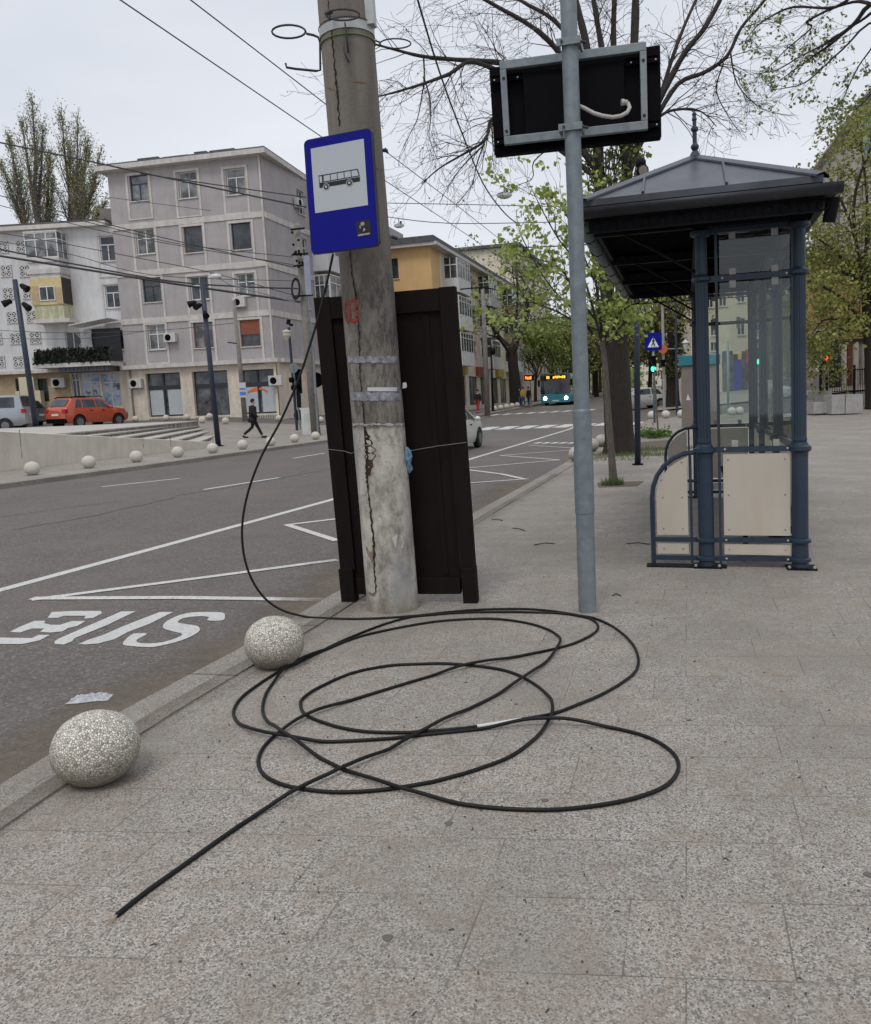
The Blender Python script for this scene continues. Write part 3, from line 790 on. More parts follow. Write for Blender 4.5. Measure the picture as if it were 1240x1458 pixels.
for nm, bb in (('frame_rail', (.07, .915, .06, .155)), ('frame_rail', (.07, .915, .90, .995)), ('frame_upright', (.07, .107, .156, .899)), ('frame_upright', (.878, .915, .156, .899))):
    mb = MB(); mb.box(df, bb[0], bb[1], -.045, -.006, bb[2], bb[3]); wn(build(nm, mb, GALV, disp), .004)
mb = MB()
for a in (.089, .896):
    for z in (.21, .80): mb.lathe(lambda x, y, zz: df(a + x / 1.2, -.045 - zz, z + y / .64), [(.011, 0), (.011, .006), (.005, .01)], 8)
bsep('frame_bolt', mb, WIREM, disp)
for v0 in (63.5, 184):
    c0 = P(810.5 if v0 < 100 else 813.5, v0, g0.y)
    mb = MB(); ff_ = lambda a, b, z, c0=c0: c0 + T * a + S * b + Z * z
    mb.prism(ff_, [(-.075, -.022), (.075, -.022), (.075, .022), (-.075, .022)], -.065, -.052)
    mb.prism(ff_, [(-.075, -.022), (-.062, -.022), (-.062, .022), (-.075, .022)], -.052, .06)
    mb.prism(ff_, [(.062, -.022), (.075, -.022), (.075, .022), (.062, .022)], -.052, .1)
    cl = build('pole_clamp', mb, GALV, disp)
    mb = MB(); mb.tube([ff_(-.04, -.067, 0), ff_(-.04, -.078, 0)], .009, 6); mb.tube([ff_(.075, -.02, 0), ff_(.11, -.02, -.01)], .009, 6); bsep('clamp_bolt', mb, WIREM, cl)
cw = simple('grey_cable_sheath', (.36, .345, .32), .5, .08)
mb = MB()
mb.tube([P(u, v, g0.y + dy) for u, v, dy in ((822, 150, .02), (832, 154, .0), (845, 161, -.02), (858, 165, -.04), (872, 167, -.05), (884, 165, -.05), (893, 160, -.04), (896.5, 153, -.02), (894, 147, 0), (888, 145, .06))], .0125, 10)
cb_ = build('signal_cable', mb, cw, disp, True)
mb = MB(); mb.tube([P(884.5, 146, g0.y + .0), P(888.5, 145.5, g0.y + .0)], .02, 12); mb.tube([P(888, 145.5, g0.y), P(893, 146, g0.y)], .016, 12); build('cable_gland', mb, cw, cb_)

# ================================================================ STONE BALLS
m = Mt('exposed_aggregate'); v_ = m.n('ShaderNodeTexVoronoi'); v_.inputs['Scale'].default_value = 96
mpn = m.noise(14, 3); m.l(m.tc.outputs['Object'], v_.inputs[0])
sep = m.n('ShaderNodeSeparateColor'); m.l(v_.outputs['Color'], sep.inputs[0])
c = m.ramp(sep.outputs[0], [(0, (.34, .30, .24)), (.1, (.50, .46, .39)), (.5, (.72, .68, .59)), (1, (.86, .82, .73))])
v2 = m.n('ShaderNodeTexVoronoi'); v2.feature = 'DISTANCE_TO_EDGE'; v2.inputs['Scale'].default_value = 96; m.l(m.tc.outputs['Object'], v2.inputs[0])
c = m.mix(m.ramp(v2.outputs[0], [(.0, .95), (.11, 0)]), c, (.15, .125, .09))
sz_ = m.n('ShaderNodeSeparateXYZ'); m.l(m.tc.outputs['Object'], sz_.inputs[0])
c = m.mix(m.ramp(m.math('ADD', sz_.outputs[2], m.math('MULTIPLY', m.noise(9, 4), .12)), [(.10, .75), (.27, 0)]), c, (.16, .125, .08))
m.color(c); m.rough(.9); m.bump(m.ramp(v2.outputs[0], [(0, 0), (.2, 1)]), .7, .007); AGG = m.m
def ball(name, pos, r, mat, label, grp, sq=.92, n=40, jit=.02):
    mb = MB(); c_ = Vector(pos) + Z * (r * sq * .93)
    mb.ball(c_, r, n, sq, jit)
    return tag(build(name, mb, mat, None, True, origin=pos), label, 'bollard', grp)
def bag(u, v, wpx):  # centre px of the ball; its radius from its width
    base = G(u, v); return base
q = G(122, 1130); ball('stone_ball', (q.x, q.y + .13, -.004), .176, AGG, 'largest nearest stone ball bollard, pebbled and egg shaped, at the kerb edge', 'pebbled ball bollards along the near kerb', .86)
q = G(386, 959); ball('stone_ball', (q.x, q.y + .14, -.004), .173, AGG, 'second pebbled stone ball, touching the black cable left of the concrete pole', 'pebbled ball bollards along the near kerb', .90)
ords = ['leftmost', 'second', 'third', 'fourth', 'fifth', 'sixth', 'seventh', 'eighth', 'ninth']
for k, (u, v) in enumerate([(44, 677), (125, 667), (193, 658.5), (252, 651.5), (302, 645.5), (345, 640), (385, 635), (419, 630), (449, 626)]):
    q = G(u, v); ball('stone_ball', (q.x, q.y + .1, q.z), .2, STONEB, ('leftmost pale ball bollard along the far kerb by the white wall' if k == 0 else '%s pale ball bollard from the left along the far kerb' % ords[k]), 'pale ball bollards along the far kerb', .93, 20, 0)
for k, (u, v) in enumerate([(474, 0)]): pass
sm = [(289, 612, 'pale ball bollard on the plaza nearest the foot of the tall leaning lamp post'), (322, 612, 'pale ball bollard on the plaza just right of the tall lamp post'), (193, 601, 'small ball bollard below the left end of the grey building'), (237, 601, 'small ball bollard below the first shop window of the grey building'), (267, 601, 'small ball bollard between the first and second shop windows'), (299, 600, 'small ball bollard below the second shop window'), (397, 599, 'small ball bollard below the corner of the grey building'), (457, 605, 'ball bollard at the left edge of the dark board')]
for u, v, lb in sm:
    q = P(u, v + 1, 46 if v > 608 else 49.5); z_ = gz(q.x, q.y)
    ball('stone_ball', (q.x, q.y, z_), .2, STONEB, lb, 'ball bollards on the plaza', .95, 14, 0)
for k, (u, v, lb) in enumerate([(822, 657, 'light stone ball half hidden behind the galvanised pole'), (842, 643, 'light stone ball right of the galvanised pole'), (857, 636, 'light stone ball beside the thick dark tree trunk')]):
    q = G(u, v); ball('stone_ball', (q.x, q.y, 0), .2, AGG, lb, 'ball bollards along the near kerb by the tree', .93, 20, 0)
for k, (u, v, lb) in enumerate([(928, 600, 'white ball bollard left of the pedestrian light pole'), (948, 595, 'white ball bollard right of the pedestrian light pole'), (970, 592, 'white ball bollard left of the ticket kiosk'), (1042, 580, 'white ball seen through the shelter glass beside the thin grey post'), (1053, 583, 'white ball seen through the shelter glass, right of the other')]):
    q = P(u, v, 45); ball('stone_ball', (q.x, q.y, gz(q.x, q.y)), .24, STONEB, lb, 'white ball bollards at the junction', .93, 14, 0)
for k in range(7):
    t = k / 6; y = 66 + 14 * t; x = fk(y) - .6
    ball('stone_ball', (x, y, gz(x, y)), .26, STONEB, '%s small white ball from the left along the kerb left of the bus' % ['first', 'second', 'third', 'fourth', 'fifth', 'sixth', 'seventh'][k], 'small white balls along the kerb left of the bus', .9, 10, 0)

# ================================================================ THE CABLE
hang = [(474, 362), (467, 395), (455, 445), (441, 492), (425, 540), (400, 598), (372, 650), (352, 705), (344.5, 757), (351, 806), (371, 845), (400, 868)]
gpts = [(440, 879), (490, 881), (534, 880.5), (575, 878), (604, 875.5), (648, 870.6), (697, 867.4), (755, 867.4), (793.5, 871), (826, 876.5), (848, 881), (874, 893), (897, 912.6), (908, 933.5), (906.5, 953), (890, 969), (858, 988), (819, 1004.5), (787, 1016), (742, 1024.5), (679, 1034.5), (638, 1039), (600, 1041.6), (578, 1043), (526, 1042), (485, 1036), (449, 1024.5), (433, 1015.5), (428, 1005), (431, 995), (454, 979), (500, 958.7), (552, 948), (600, 945.3), (638, 945), (690, 949.7), (729, 957.7), (761, 974), (780.6, 991.6), (786.5, 1007.7), (784, 1024), (767, 1046.5), (729, 1075.5), (680, 1095), (632, 1109), (600, 1116), (539, 1125), (475, 1127.7), (418, 1121), (387, 1111), (371.6, 1098), (368, 1080), (379, 1059), (402.6, 1041), (444, 1018), (500, 997.4), (578, 973), (632, 957.7), (674, 948), (729, 936.8), (793, 923), (826, 912.6), (848, 899.7), (851, 890), (842, 882), (826, 877.5), (793, 873), (729, 871.5), (664, 872), (604, 876.5), (578, 880), (539, 891.6), (485, 913.5), (426, 943), (397, 956), (351, 987), (333, 1010), (338, 1028), (359, 1042.5), (390, 1050), (436, 1055), (475, 1056), (552, 1051.6), (600, 1046.5), (664, 1040), (729, 1033.5), (777, 1031), (826, 1032), (874, 1036.8), (922.6, 1049.7), (955, 1069), (966, 1088.4), (959.7, 1107.7), (939, 1124), (890, 1140), (826, 1150), (761, 1153), (680, 1148), (600, 1134), (552, 1121), (495, 1098), (449, 1076), (415, 1059), (395, 1046), (379, 1028), (374, 1005), (384, 979), (410, 951), (436, 938), (495, 912), (542, 899), (604, 887.3), (648, 882.5), (697, 881), (745, 886), (780.6, 896.5), (796.8, 909), (795, 922), (780.6, 940), (748, 966), (697, 995), (648, 1019), (599, 1046), (547, 1072), (487.7, 1098), (428, 1126), (371.6, 1157), (333, 1181), (251.6, 1238.7), (208, 1270), (166.5, 1302.6)]
CR = .0082
gw = [Pz(u, v, CR) for u, v in gpts]
gw = [Vector(p) for p in catmull([tuple(p) for p in gw], 6)]
# lift later passes over earlier ones where they cross
import bisect
lift = [0.0] * len(gw)
def crossing(a, b, c, d):
    r = b - a; s_ = d - c; den = r.x * s_.y - r.y * s_.x
    if abs(den) < 1e-12: return None
    t = ((c.x - a.x) * s_.y - (c.y - a.y) * s_.x) / den; u = ((c.x - a.x) * r.y - (c.y - a.y) * r.x) / den
    return t if 0 <= t <= 1 and 0 <= u <= 1 else None
arc = [0.0]
for a, b in zip(gw, gw[1:]): arc.append(arc[-1] + (b - a).length)
hits = []
for i in range(len(gw) - 1):
    for j in range(i + 6, len(gw) - 1):
        if crossing(gw[i], gw[i + 1], gw[j], gw[j + 1]) is not None: hits.append((i, j))
for i, j in sorted(hits, key=lambda h: h[1]):
    base = lift[i]
    for k in range(len(gw)):
        dd = abs(arc[k] - arc[j])
        if dd < .32: lift[k] = max(lift[k], (base + .0165) * (1 - ss((dd - .05) / .27)))
for k in range(len(gw)): gw[k].z = CR + lift[k] + .0035 * max(0, noise.noise(gw[k] * 3.0))
YC = gw[0].y
hw = []
for k, (u, v) in enumerate(hang):
    t = k / len(hang); Y = lerp(5.88, YC, ss(t) ** 1.0); hw.append(tuple(P(u, v, Y)))
hw += [tuple(gw[0]), tuple(gw[3])]
hw = [Vector(p) for p in catmull(hw, 6)][:-6]
allp = hw + gw[1:]
cable = empty('cable', gw[-1], 'long black cable hanging from the pole and lying in wide loops on the paving', 'cable')
mb = MB(); mb.tube(allp, CR, 10); sh_ = build('sheath', mb, CABLEM, cable, True)
# white marker section
k0 = min(range(len(gw)), key=lambda k: (gw[k] - Pz(745, 1023.5, CR)).length if k < len(gw) * .4 else 9); k1 = min(range(len(gw)), key=lambda k: (gw[k] - Pz(679, 1034.5, CR)).length if k < len(gw) * .4 else 9)
mb = MB(); mb.tube(gw[min(k0, k1):max(k0, k1) + 1], CR * 1.13, 10); build('white_tape', mb, WHITEP, cable, True)
COPPER = simple('bare_wire', (.45, .35, .22), .35, .1, metal=.7)
mb = MB(); e = gw[-1]; dd = (gw[-1] - gw[-2]).normalized(); sd_ = dd.cross(Z)
for k, (a, L_) in enumerate(((-.004, .035), (.0, .045), (.004, .03))): mb.tube([e + sd_ * a * .5, e + dd * L_ + sd_ * a * 1.6 - Z * .004], .0014, 5)
build('bare_strands', mb, COPPER, cable)
# small street litter
mb = MB(); fl = simple('plastic_bag_film', (.42, .43, .45), .35, .25, 30)
c0 = gp(128, 996); n_ = 26
grid = []
for i in range(n_):
    row = []
    for j in range(n_):
        a, b = (i / (n_ - 1) - .5) * 2, (j / (n_ - 1) - .5) * 2
        rr = 1 - .25 * noise.noise(Vector((math.atan2(b, a) * 1.2, 3, 1)))
        x, y = a * .115 * rr, b * .055 * rr + a * .015
        edge = ss((1 - max(abs(a), abs(b))) * 2.5)
        row.append(c0 + Vector((x, y, .003 + edge * (.014 + .022 * abs(noise.noise(Vector((a * 3.1, b * 3.7, 0)))) + .012 * noise.noise(Vector((a * 9, b * 9, 4)))))))
    grid.append(row)
for i in range(n_ - 1):
    for j in range(n_ - 1): mb.face([grid[i][j], grid[i + 1][j], grid[i + 1][j + 1], grid[i][j + 1]])
tag(build('plastic_bag', mb, fl, None, False, origin=c0), 'flattened translucent white plastic bag in the gutter beyond the nearest ball', 'plastic bag')
GUM = simple('trodden_gum', (.12, .11, .10), .9)
for k, (u, v, r, lb) in enumerate([(552, 1336, .014, 'dark round gum spot near the bottom, left of centre'), (639, 1173, .014, 'dark gum spot just below the cable loops'), (776, 1140, .012, 'small gum spot inside the right hand cable loop'), (735, 1003, .009, 'small gum spot inside the middle cable loop'), (1236, 1246, .013, 'gum spot at the right edge of the paving')]):
    q = Pz(u, v, 0); mb = MB(); mb.prism(lambda a, z, b: q + Vector((a, z, b)), [(0, 0)] * 0 or [(0, 0)], 0, 0) if False else None
    pts = [q + Vector((r * math.cos(t) * (1 + .2 * math.sin(3 * t)), r * math.sin(t) * 1.05, .003)) for t in [j * math.pi / 8 for j in range(16)]]
    mb.slab(pts, .004); tag(build('gum_spot', mb, GUM, None, origin=q), lb, 'gum', 'gum spots on the paving')
LITT = simple('dead_twig', (.06, .045, .035), .9)
mb = MB()
random.seed(11)
for k in range(170):
    u = random.uniform(180, 1240); v = random.uniform(700, 1440) ** 1.0; q = Pz(u, v, .002)
    if q.x < nk(q.y) + .35: continue
    a = random.uniform(0, 6.28); L_ = random.choice([.003, .004, .005, .006, .009, .014]) * (1 + .1 * q.y); dq = Vector((math.cos(a), math.sin(a), 0)) * L_
    mb.tube([q, q + dq * .5 + Vector((.002, .002, .002)), q + dq], .0014 * (1 + .15 * q.y), 4)
for (u, v), (u2, v2) in (((892, 774), (926, 775)), ((872, 848), (884, 848)), ((730, 752), (748, 756)), ((760, 776), (790, 774)), ((700, 740), (716, 741))):
    a, b = Pz(u, v, .004), Pz(u2, v2, .004); mb.tube([a, a.lerp(b, .5) + Vector((0, .02, .01)), b], .005, 4)
tag(build('litter', mb, LITT), 'tiny twigs, buds and crumbs scattered over the paving', 'litter', kind='stuff')

# ================================================================ BUS SHELTER
O = Vector((2.31, 6.98, 0)); sh = frame(O, T, S, LEAN * .75)
shel = empty('bus_shelter', O, 'dark blue bus shelter with hipped metal roof, fluted columns and beige side panels', 'bus shelter')
LEN, WID = 4.9, .74
SCRW = simple('panel_screw_metal', (.28, .24, .20), .6)
GLASSM = Mt('clear_glass'); GLASSM.nt.nodes.clear()
m = GLASSM; o_ = m.n('ShaderNodeOutputMaterial'); tr = m.n('ShaderNodeBsdfTransparent'); tr.inputs[0].default_value = (.92, .96, .945, 1)
gl = m.n('ShaderNodeBsdfGlossy'); gl.inputs[0].default_value = (1, 1, 1, 1); gl.inputs['Roughness'].default_value = .03
fr = m.n('ShaderNodeFresnel'); fr.inputs[0].default_value = 1.5
df_ = m.n('ShaderNodeBsdfDiffuse'); df_.inputs[0].default_value = (.35, .4, .39, 1)
m.tc = m.n('ShaderNodeTexCoord'); dn = m.ramp(m.noise(3, 6, .7), [(.4, .006), (.75, .045)])
m1 = m.n('ShaderNodeMixShader'); m.l(fr.outputs[0], m1.inputs[0]); m.l(tr.outputs[0], m1.inputs[1]); m.l(gl.outputs[0], m1.inputs[2])
m2 = m.n('ShaderNodeMixShader'); m.l(dn, m2.inputs[0]); m.l(m1.outputs[0], m2.inputs[1]); m.l(df_.outputs[0], m2.inputs[2]); m.l(m2.outputs[0], o_.inputs[0])
GLASS = m.m
def rings(z, r=.085, h=.022): return [(r * .75, z - h), (r, z - h * .5), (r, z + h * .5), (r * .75, z + h)]
def column(a, b, first=True):
    mb = MB(); prof = [(.068, 0), (.068, .02)] 
    prof += rings(.075) + [(.066, .10)] + rings(.235) + [(.065, .26), (.063, .93)] + rings(1.0, .088, .03) + [(.06, 1.05)]
    mb.lathe(sh, prof, 24, a, b); c = build('column', mb, BLUEM, shel, False)
    mb = MB(); mb.lathe(sh, [(.052, 1.05), (.056, 1.07), (.052, 1.1), (.049, 2.36), (.049, 2.375)], 32, a, b, .09); build('fluted_shaft', mb, BLUEM, c)
    mb = MB(); mb.lathe(sh, rings(2.40, .078, .024) + [(.048, 2.44), (.046, 2.74)] + rings(2.765, .085, .026) + [(.05, 2.80), (.05, 2.84)], 24, a, b); build('capital', mb, BLUEM, c)
    mb = MB(); mb.box(sh, a - .11, a + .12, b - .1, b + .1, .001, .014); pl_ = build('foot_plate', mb, DARKM, c)
    mb = MB()
    for dx in (-.09, .1): mb.lathe(sh, [(.012, .014), (.012, .03), (.007, .034)], 8, a + dx, b - .07)
    bsep('anchor_bolt', mb, WIREG, pl_)
for b in (0, LEN):
    for a in (0, WID): column(a, b)
column(WID, LEN / 3); column(WID, 2 * LEN / 3)
def endframe(b):
    mb = MB()
    for z0, z1 in ((.98, 1.025), (.215, .255), (.055, .095), (2.375, 2.42), (2.755, 2.795)): mb.box(sh, .05, WID - .05, b - .018, b + .018, z0, z1)
    for a in (.115, .69): mb.box(sh, a - .011, a + .011, b - .0175, b + .0175, .03, 2.80)
    fr_ = build('end_frame', mb, BLUEM, shel); 
    mb = MB()
    for a in (.16, .645):
        for z in (1.003, .235, .075, 2.398): mb.lathe(lambda x, y, zz: sh(a + x, b - .018 - zz, z + y), [(.011, 0), (.009, .006), (.004, .009)], 8)
    bsep('frame_rivet', mb, WIREG, fr_)
    for z0, z1 in ((.275, .965), (.11, .20)):
        mb = MB(); mb.box(sh, .145, .665, b - .008, b + .008, z0, z1); pn = build('side_panel', mb, PANELB, shel)
        mb = MB(); 
        for a in (.185, .625):
            for z in ([z0 + .05, (z0 + z1) / 2, z1 - .05] if z1 > .5 else [(z0 + z1) / 2]): mb.lathe(lambda x, y, zz: sh(a + x, b - .008 - zz, z + y), [(.008, 0), (.006, .004)], 8)
        bsep('panel_screw', mb, SCRW, pn)
    for z0, z1 in ((1.04, 2.36), (2.43, 2.745)):
        mb = MB(); mb.box(sh, .14, .67, b - .004, b + .004, z0, z1); gl_ = build('glass_pane', mb, GLASS, shel)
        mb = MB()
        for a in (.24, .56):
            for z in (z0 + .01, z1 - .01): mb.box(sh, a - .025, a + .025, b - .012, b + .012, z - .032, z + .03)
        bsep('glass_clip', mb, CONC, gl_)
    # wing with rounded corner
    mb = MB(); arc_ = [(-.44, .02), (-.44, .60)] + [(-.44 + .36 * (1 - math.cos(t)), .60 + .385 * math.sin(t)) for t in [math.radians(x) for x in (15, 30, 45, 60, 75, 90)]] + [(-.05, .985)]
    mb.tube([sh(x, b, z) for x, z in arc_], .021, 8)
    for z0, z1 in ((.215, .255), (.055, .095)): mb.box(sh, -.43, -.06, b - .016, b + .016, z0, z1)
    mb.box(sh, -.13, -.108, b - .0165, b + .0165, .03, .97)
    wg = build('wing_frame', mb, BLUEM, shel)
    mb = MB(); pp = [(-.405, .275), (-.145, .275), (-.145, .95)] + [(-.405 + .33 * (1 - math.cos(t)), .60 + .345 * math.sin(t)) for t in [math.radians(x) for x in (66, 50, 35, 20, 8, 0)]]
    mb.prism(sh, pp, b - .008, b + .008); mb.box(sh, -.405, -.145, b - .008, b + .008, .11, .20); build('wing_panel', mb, PANELB, wg)
    mb = MB()
    for a, z in ((-.19, .9), (-.36, .75), (-.35, .33), (-.19, .33), (-.19, .6), (-.35, .6), (-.35, .155), (-.19, .155)): mb.lathe(lambda x, y, zz: sh(a + x, b - .008 - zz, z + y), [(.008, 0), (.006, .004)], 8)
    bsep('panel_screw', mb, SCRW, wg)
    mb = MB(); mb.box(sh, -.50, .16, b - .075, b + .075, -.004, .008); build('floor_plate', mb, DARKM, shel)
endframe(0); endframe(LEN)
# back wall
for k in range(3):
    b0, b1 = k * LEN / 3 + .07, (k + 1) * LEN / 3 - .07
    mb = MB()
    for z0, z1 in ((.98, 1.025), (.215, .255), (2.375, 2.42)): mb.box(sh, WID - .018, WID + .018, b0, b1, z0, z1)
    for bb in (b0 + .06, b1 - .06): mb.box(sh, WID - .0175, WID + .0175, bb - .011, bb + .011, .03, 2.80)
    build('back_frame', mb, BLUEM, shel)
    mb = MB(); mb.box(sh, WID - .004, WID + .004, b0 + .08, b1 - .08, 1.04, 2.36); build('glass_pane', mb, GLASS, shel)
    mb = MB(); mb.box(sh, WID - .004, WID + .004, b0 + .08, b1 - .08, 2.43, 2.745); build('glass_pane', mb, GLASS, shel)
    mb = MB(); mb.box(sh, WID - .008, WID + .008, b0 + .085, b1 - .085, .275, .965); build('back_panel', mb, PANELB, shel)
# bench
mb = MB()
for k in range(4): mb.box(sh, .28 + k * .11, .37 + k * .11, .35, LEN - .35, .44, .47)
bn = build('bench_seat', mb, BOARDM, shel); mb = MB()
for b in (.6, 2.4, 4.3): mb.box(sh, .3, .7, b - .02, b + .02, .4, .438); mb.box(sh, .33, .37, b - .02, b + .02, 0, .4)
bsep('bench_bracket', mb, DARKM, bn)
# timetable poster on far frame
PRINT = Mt('route_map_print'); m = PRINT; fz = m.noise(16, 8, .8); m.color(m.ramp(fz, [(.42, (.55, .6, .55)), (.5, (.35, .42, .36)), (.56, (.62, .64, .6)), (.66, (.2, .28, .25))])); m.rough(.4)
mb = MB(); mb.box(sh, .39, .44, 3, 3.006, 1.83, 1.90); build('small_sticker', mb, BFRAME, shel)
# roof
A0, A1, B0, B1, ZE = -.95, .90, -.52, LEN + .45, 2.90
ac = (A0 + A1) / 2
mb = MB(); zr = 3.47; h0 = (ac, B0 + .93); h1 = (ac, B1 - .93); e_ = .05; zt = ZE + .12
c4 = [(A0 + e_, B0 + e_), (A1 - e_, B0 + e_), (A1 - e_, B1 - e_), (A0 + e_, B1 - e_)]
def tri(*pts): mb.face([sh(*p) for p in pts])
W0 = [(a, b, zt) for a, b in c4]; R_ = (h0[0], h0[1], zr); R2 = (h1[0], h1[1], zr)
tri(W0[0], W0[1], R_); tri(W0[1], W0[2], R2, R_); tri(W0[2], W0[3], R2); tri(W0[3], W0[0], R_, R2)
for a, b in ((0, 1), (1, 2), (2, 3), (3, 0)):
    p, q = W0[a], W0[b]; tri((p[0], p[1], zt - .05), (q[0], q[1], zt - .05), q, p)
roof = build('roof', mb, ROOFM, shel)
mb = MB()
def cap_(p, q, w_=.07):
    p, q = sh(*p), sh(*q); d = (q - p).normalized(); n = d.cross(Z).normalized(); u_ = n.cross(d)
    if u_.z < 0: u_ = -u_
    pts = [(-w_, -.02), (-w_, -.005), (0, .022), (w_, -.005), (w_, -.02)]
    i = len(mb.v)
    for r in (p, q):
        for x, y in pts: mb.v.append(r + n * x + u_ * y)
    for k in range(4): mb.f.append((i + k, i + k + 1, i + 5 + k + 1, i + 5 + k))
for k, r in ((0, R_), (1, R_), (2, R2), (3, R2)): cap_(W0[k], r)
cap_(R_, R2); build('hip_cap', mb, ROOFM, roof)
mb = MB()
def seam(p, q): mb.tube([sh(*p) + Z * .012, sh(*q) + Z * .012], .011, 6)
for fx in (.27, .62):
    a = lerp(A0 + e_, A1 - e_, fx); t = min((a - A0) / (ac - A0), (A1 - a) / (A1 - ac)); 
    seam((a, B0 + e_, zt), (a, lerp(B0 + e_, h0[1], t * .93), lerp(zt, zr, t * .93)))
for fb in (.2, .35, .5, .65, .8):
    b = lerp(B0, B1, fb)
    for a in (A0 + e_, A1 - e_): seam((a, b, zt), (ac, b, zr))
bsep('standing_seam', mb, ROOFM, roof)
mb = MB()
mb.lathe(sh, [(.05, zr), (.03, zr + .04), (.02, zr + .05), (.034, zr + .075), (.034, zr + .09), (.018, zr + .11), (.018, zr + .2), (.03, zr + .215), (.03, zr + .235), (.016, zr + .25), (.016, zr + .29), (.022, zr + .3), (.014, zr + .33), (.02, zr + .345), (.005, zr + .37)], 12, h0[0], h0[1]); build('finial', mb, BLUEM, roof)
# gutters (half round), fascia, ceiling, frieze
GUT = simple('gutter_zinc', (.028, .03, .035), .5, .2, 6, metal=.2)
mb = MB()
def gut(p, q, outv):
    p, q = Vector(p), Vector(q); pts = []
    for t in range(9):
        a = math.pi * t / 8; pts.append((-math.cos(a) * .06, -math.sin(a) * .075))
    i = len(mb.v)
    for r in (p, q):
        for x, y in pts: mb.v.append(sh(r.x + outv[0] * x, r.y + outv[1] * x, r.z + y))
    for k in range(8): mb.f.append((i + k, i + k + 1, i + 9 + k + 1, i + 9 + k))
zg = ZE + .04
gut((A0, B0, zg), (A1 + .07, B0, zg), (0, 1)); gut((A0, B1, zg), (A1, B1, zg), (0, 1)); gut((A1 + .0, B0, zg), (A1, B1, zg), (1, 0))
gu = build('gutter', mb, GUT, roof, True); so_ = gu.modifiers.new('s', 'SOLIDIFY'); so_.thickness = .004
mb = MB(); gut((A0, B0, zg), (A0, B1, zg), (1, 0)); build('gutter', mb, GALV, roof, True).modifiers.new('s', 'SOLIDIFY').thickness = .004  # paler metal than the other gutters; its reflection is put into the colour
mb = MB()
for k in range(8):
    b = lerp(B0 + .3, B1 - .3, k / 7); mb.tube([sh(A0 - .068, b, zg), sh(A0 - .05, b, zg - .06), sh(A0, b, zg - .085), sh(A0 + .05, b, zg - .06)], .007, 5)
bsep('gutter_bracket', mb, DARKM, roof)
mb = MB()
mb.box(sh, A0 + .07, A1 - .05, B0 + .07, B0 + .10, ZE - .04, ZE + .06); mb.box(sh, A0 + .07, A1 - .05, B1 - .10, B1 - .07, ZE - .04, ZE + .06)
mb.box(sh, A0 + .10, A0 + .13, B0 + .1, B1 - .1, ZE - .05, ZE + .06); mb.box(sh, A1 - .08, A1 - .05, B0 + .1, B1 - .1, ZE - .099, ZE + .06)
build('fascia', mb, DARKM, shel)
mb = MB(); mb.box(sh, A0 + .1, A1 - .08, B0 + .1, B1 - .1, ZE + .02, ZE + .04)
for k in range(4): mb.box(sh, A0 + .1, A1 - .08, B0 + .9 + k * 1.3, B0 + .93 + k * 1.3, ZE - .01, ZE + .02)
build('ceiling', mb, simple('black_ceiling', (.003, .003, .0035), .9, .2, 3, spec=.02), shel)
mb = MB(); mb.box(sh, -.05, .05, -.06, LEN + .06, 2.80, 2.86); mb.box(sh, WID - .05, WID + .05, -.06, LEN + .06, 2.80, 2.86)
for b in (-.02, LEN / 3, LEN * 2 / 3, LEN): mb.box(sh, A0 + .1, A1 - .1, b - .025, b + .025, 2.805, 2.855)
for b in (.0, LEN / 3, LEN * 2 / 3, LEN): mb.tube([sh(-.03, b, 2.45), sh(-.35, b, 2.66), sh(-.75, b, 2.9)], .012, 6)
build('roof_beam', mb, DARKM, shel)
mb = MB(); 
def tor(cf, r, rr, n=14):
    mb.tube([cf(r * math.cos(2 * math.pi * k / n), r * math.sin(2 * math.pi * k / n)) for k in range(n + 1)], rr, 5, False)
for b in (B0 + .085, B1 - .085):
    for k in range(14):
        a = A0 + .16 + k * .1265; tor(lambda x, z: sh(a + x, b, ZE - .085 + z), .037, .007)
    mb.box(sh, A0 + .08, A1 - .06, b - .008, b + .008, ZE - .135, ZE - .122)
bsep('frieze_ring', mb, DARKM, shel)
mb = MB(); mb.box(sh, A0 + .1, A1 - .08, B0 + .098, B0 + .104, ZE - .12, ZE - .03); build('frieze_backing', mb, DARKM, shel)
mb = MB(); mb.tube([sh(A1 + .03, B0 + .12, ZE - .03), sh(A1 - .0, B0 + .16, ZE - .2)], [.05, .045], 12); build('downpipe', mb, DARKM, shel)
# camera-like floodlight standing on lamp post behind is built with the post

# ================================================================ BUILDINGS
class Facade:
    def __init__(s, p0, p1, zb, lean=BL):
        s.O = Vector((p0[0], p0[1], 0)); e = Vector((p1[0], p1[1], 0)) - s.O; s.L = e.length; s.A = e.normalized(); s.lean = lean
        s.N = Vector((s.A.y, -s.A.x, 0))      # outward
        s.zb = zb
    def f(s, a, b, z):   # b outward
        return s.O + s.A * a + s.N * b + Vector((-s.lean * (z - s.zb), 0, z))
    def hit(s, u, v):
        d = ray(u, v)
        Mx = Matrix(((s.A.x, -s.lean, -d.x), (s.A.y, 0, -d.y), (0, 1, -d.z)))
        rhs = CAM - s.O - Vector((s.lean * s.zb, 0, 0))
        r = Mx.inverted() @ rhs
        return r[0], r[1]
    def rect(s, u0, v0, u1, v1):
        uc, vc = (u0 + u1) / 2, (v0 + v1) / 2
        a0 = s.hit(u0, vc)[0]; a1 = s.hit(u1, vc)[0]; z0 = s.hit(uc, v1)[1]; z1 = s.hit(uc, v0)[1]
        return [min(a0, a1), max(a0, a1), z0, z1]
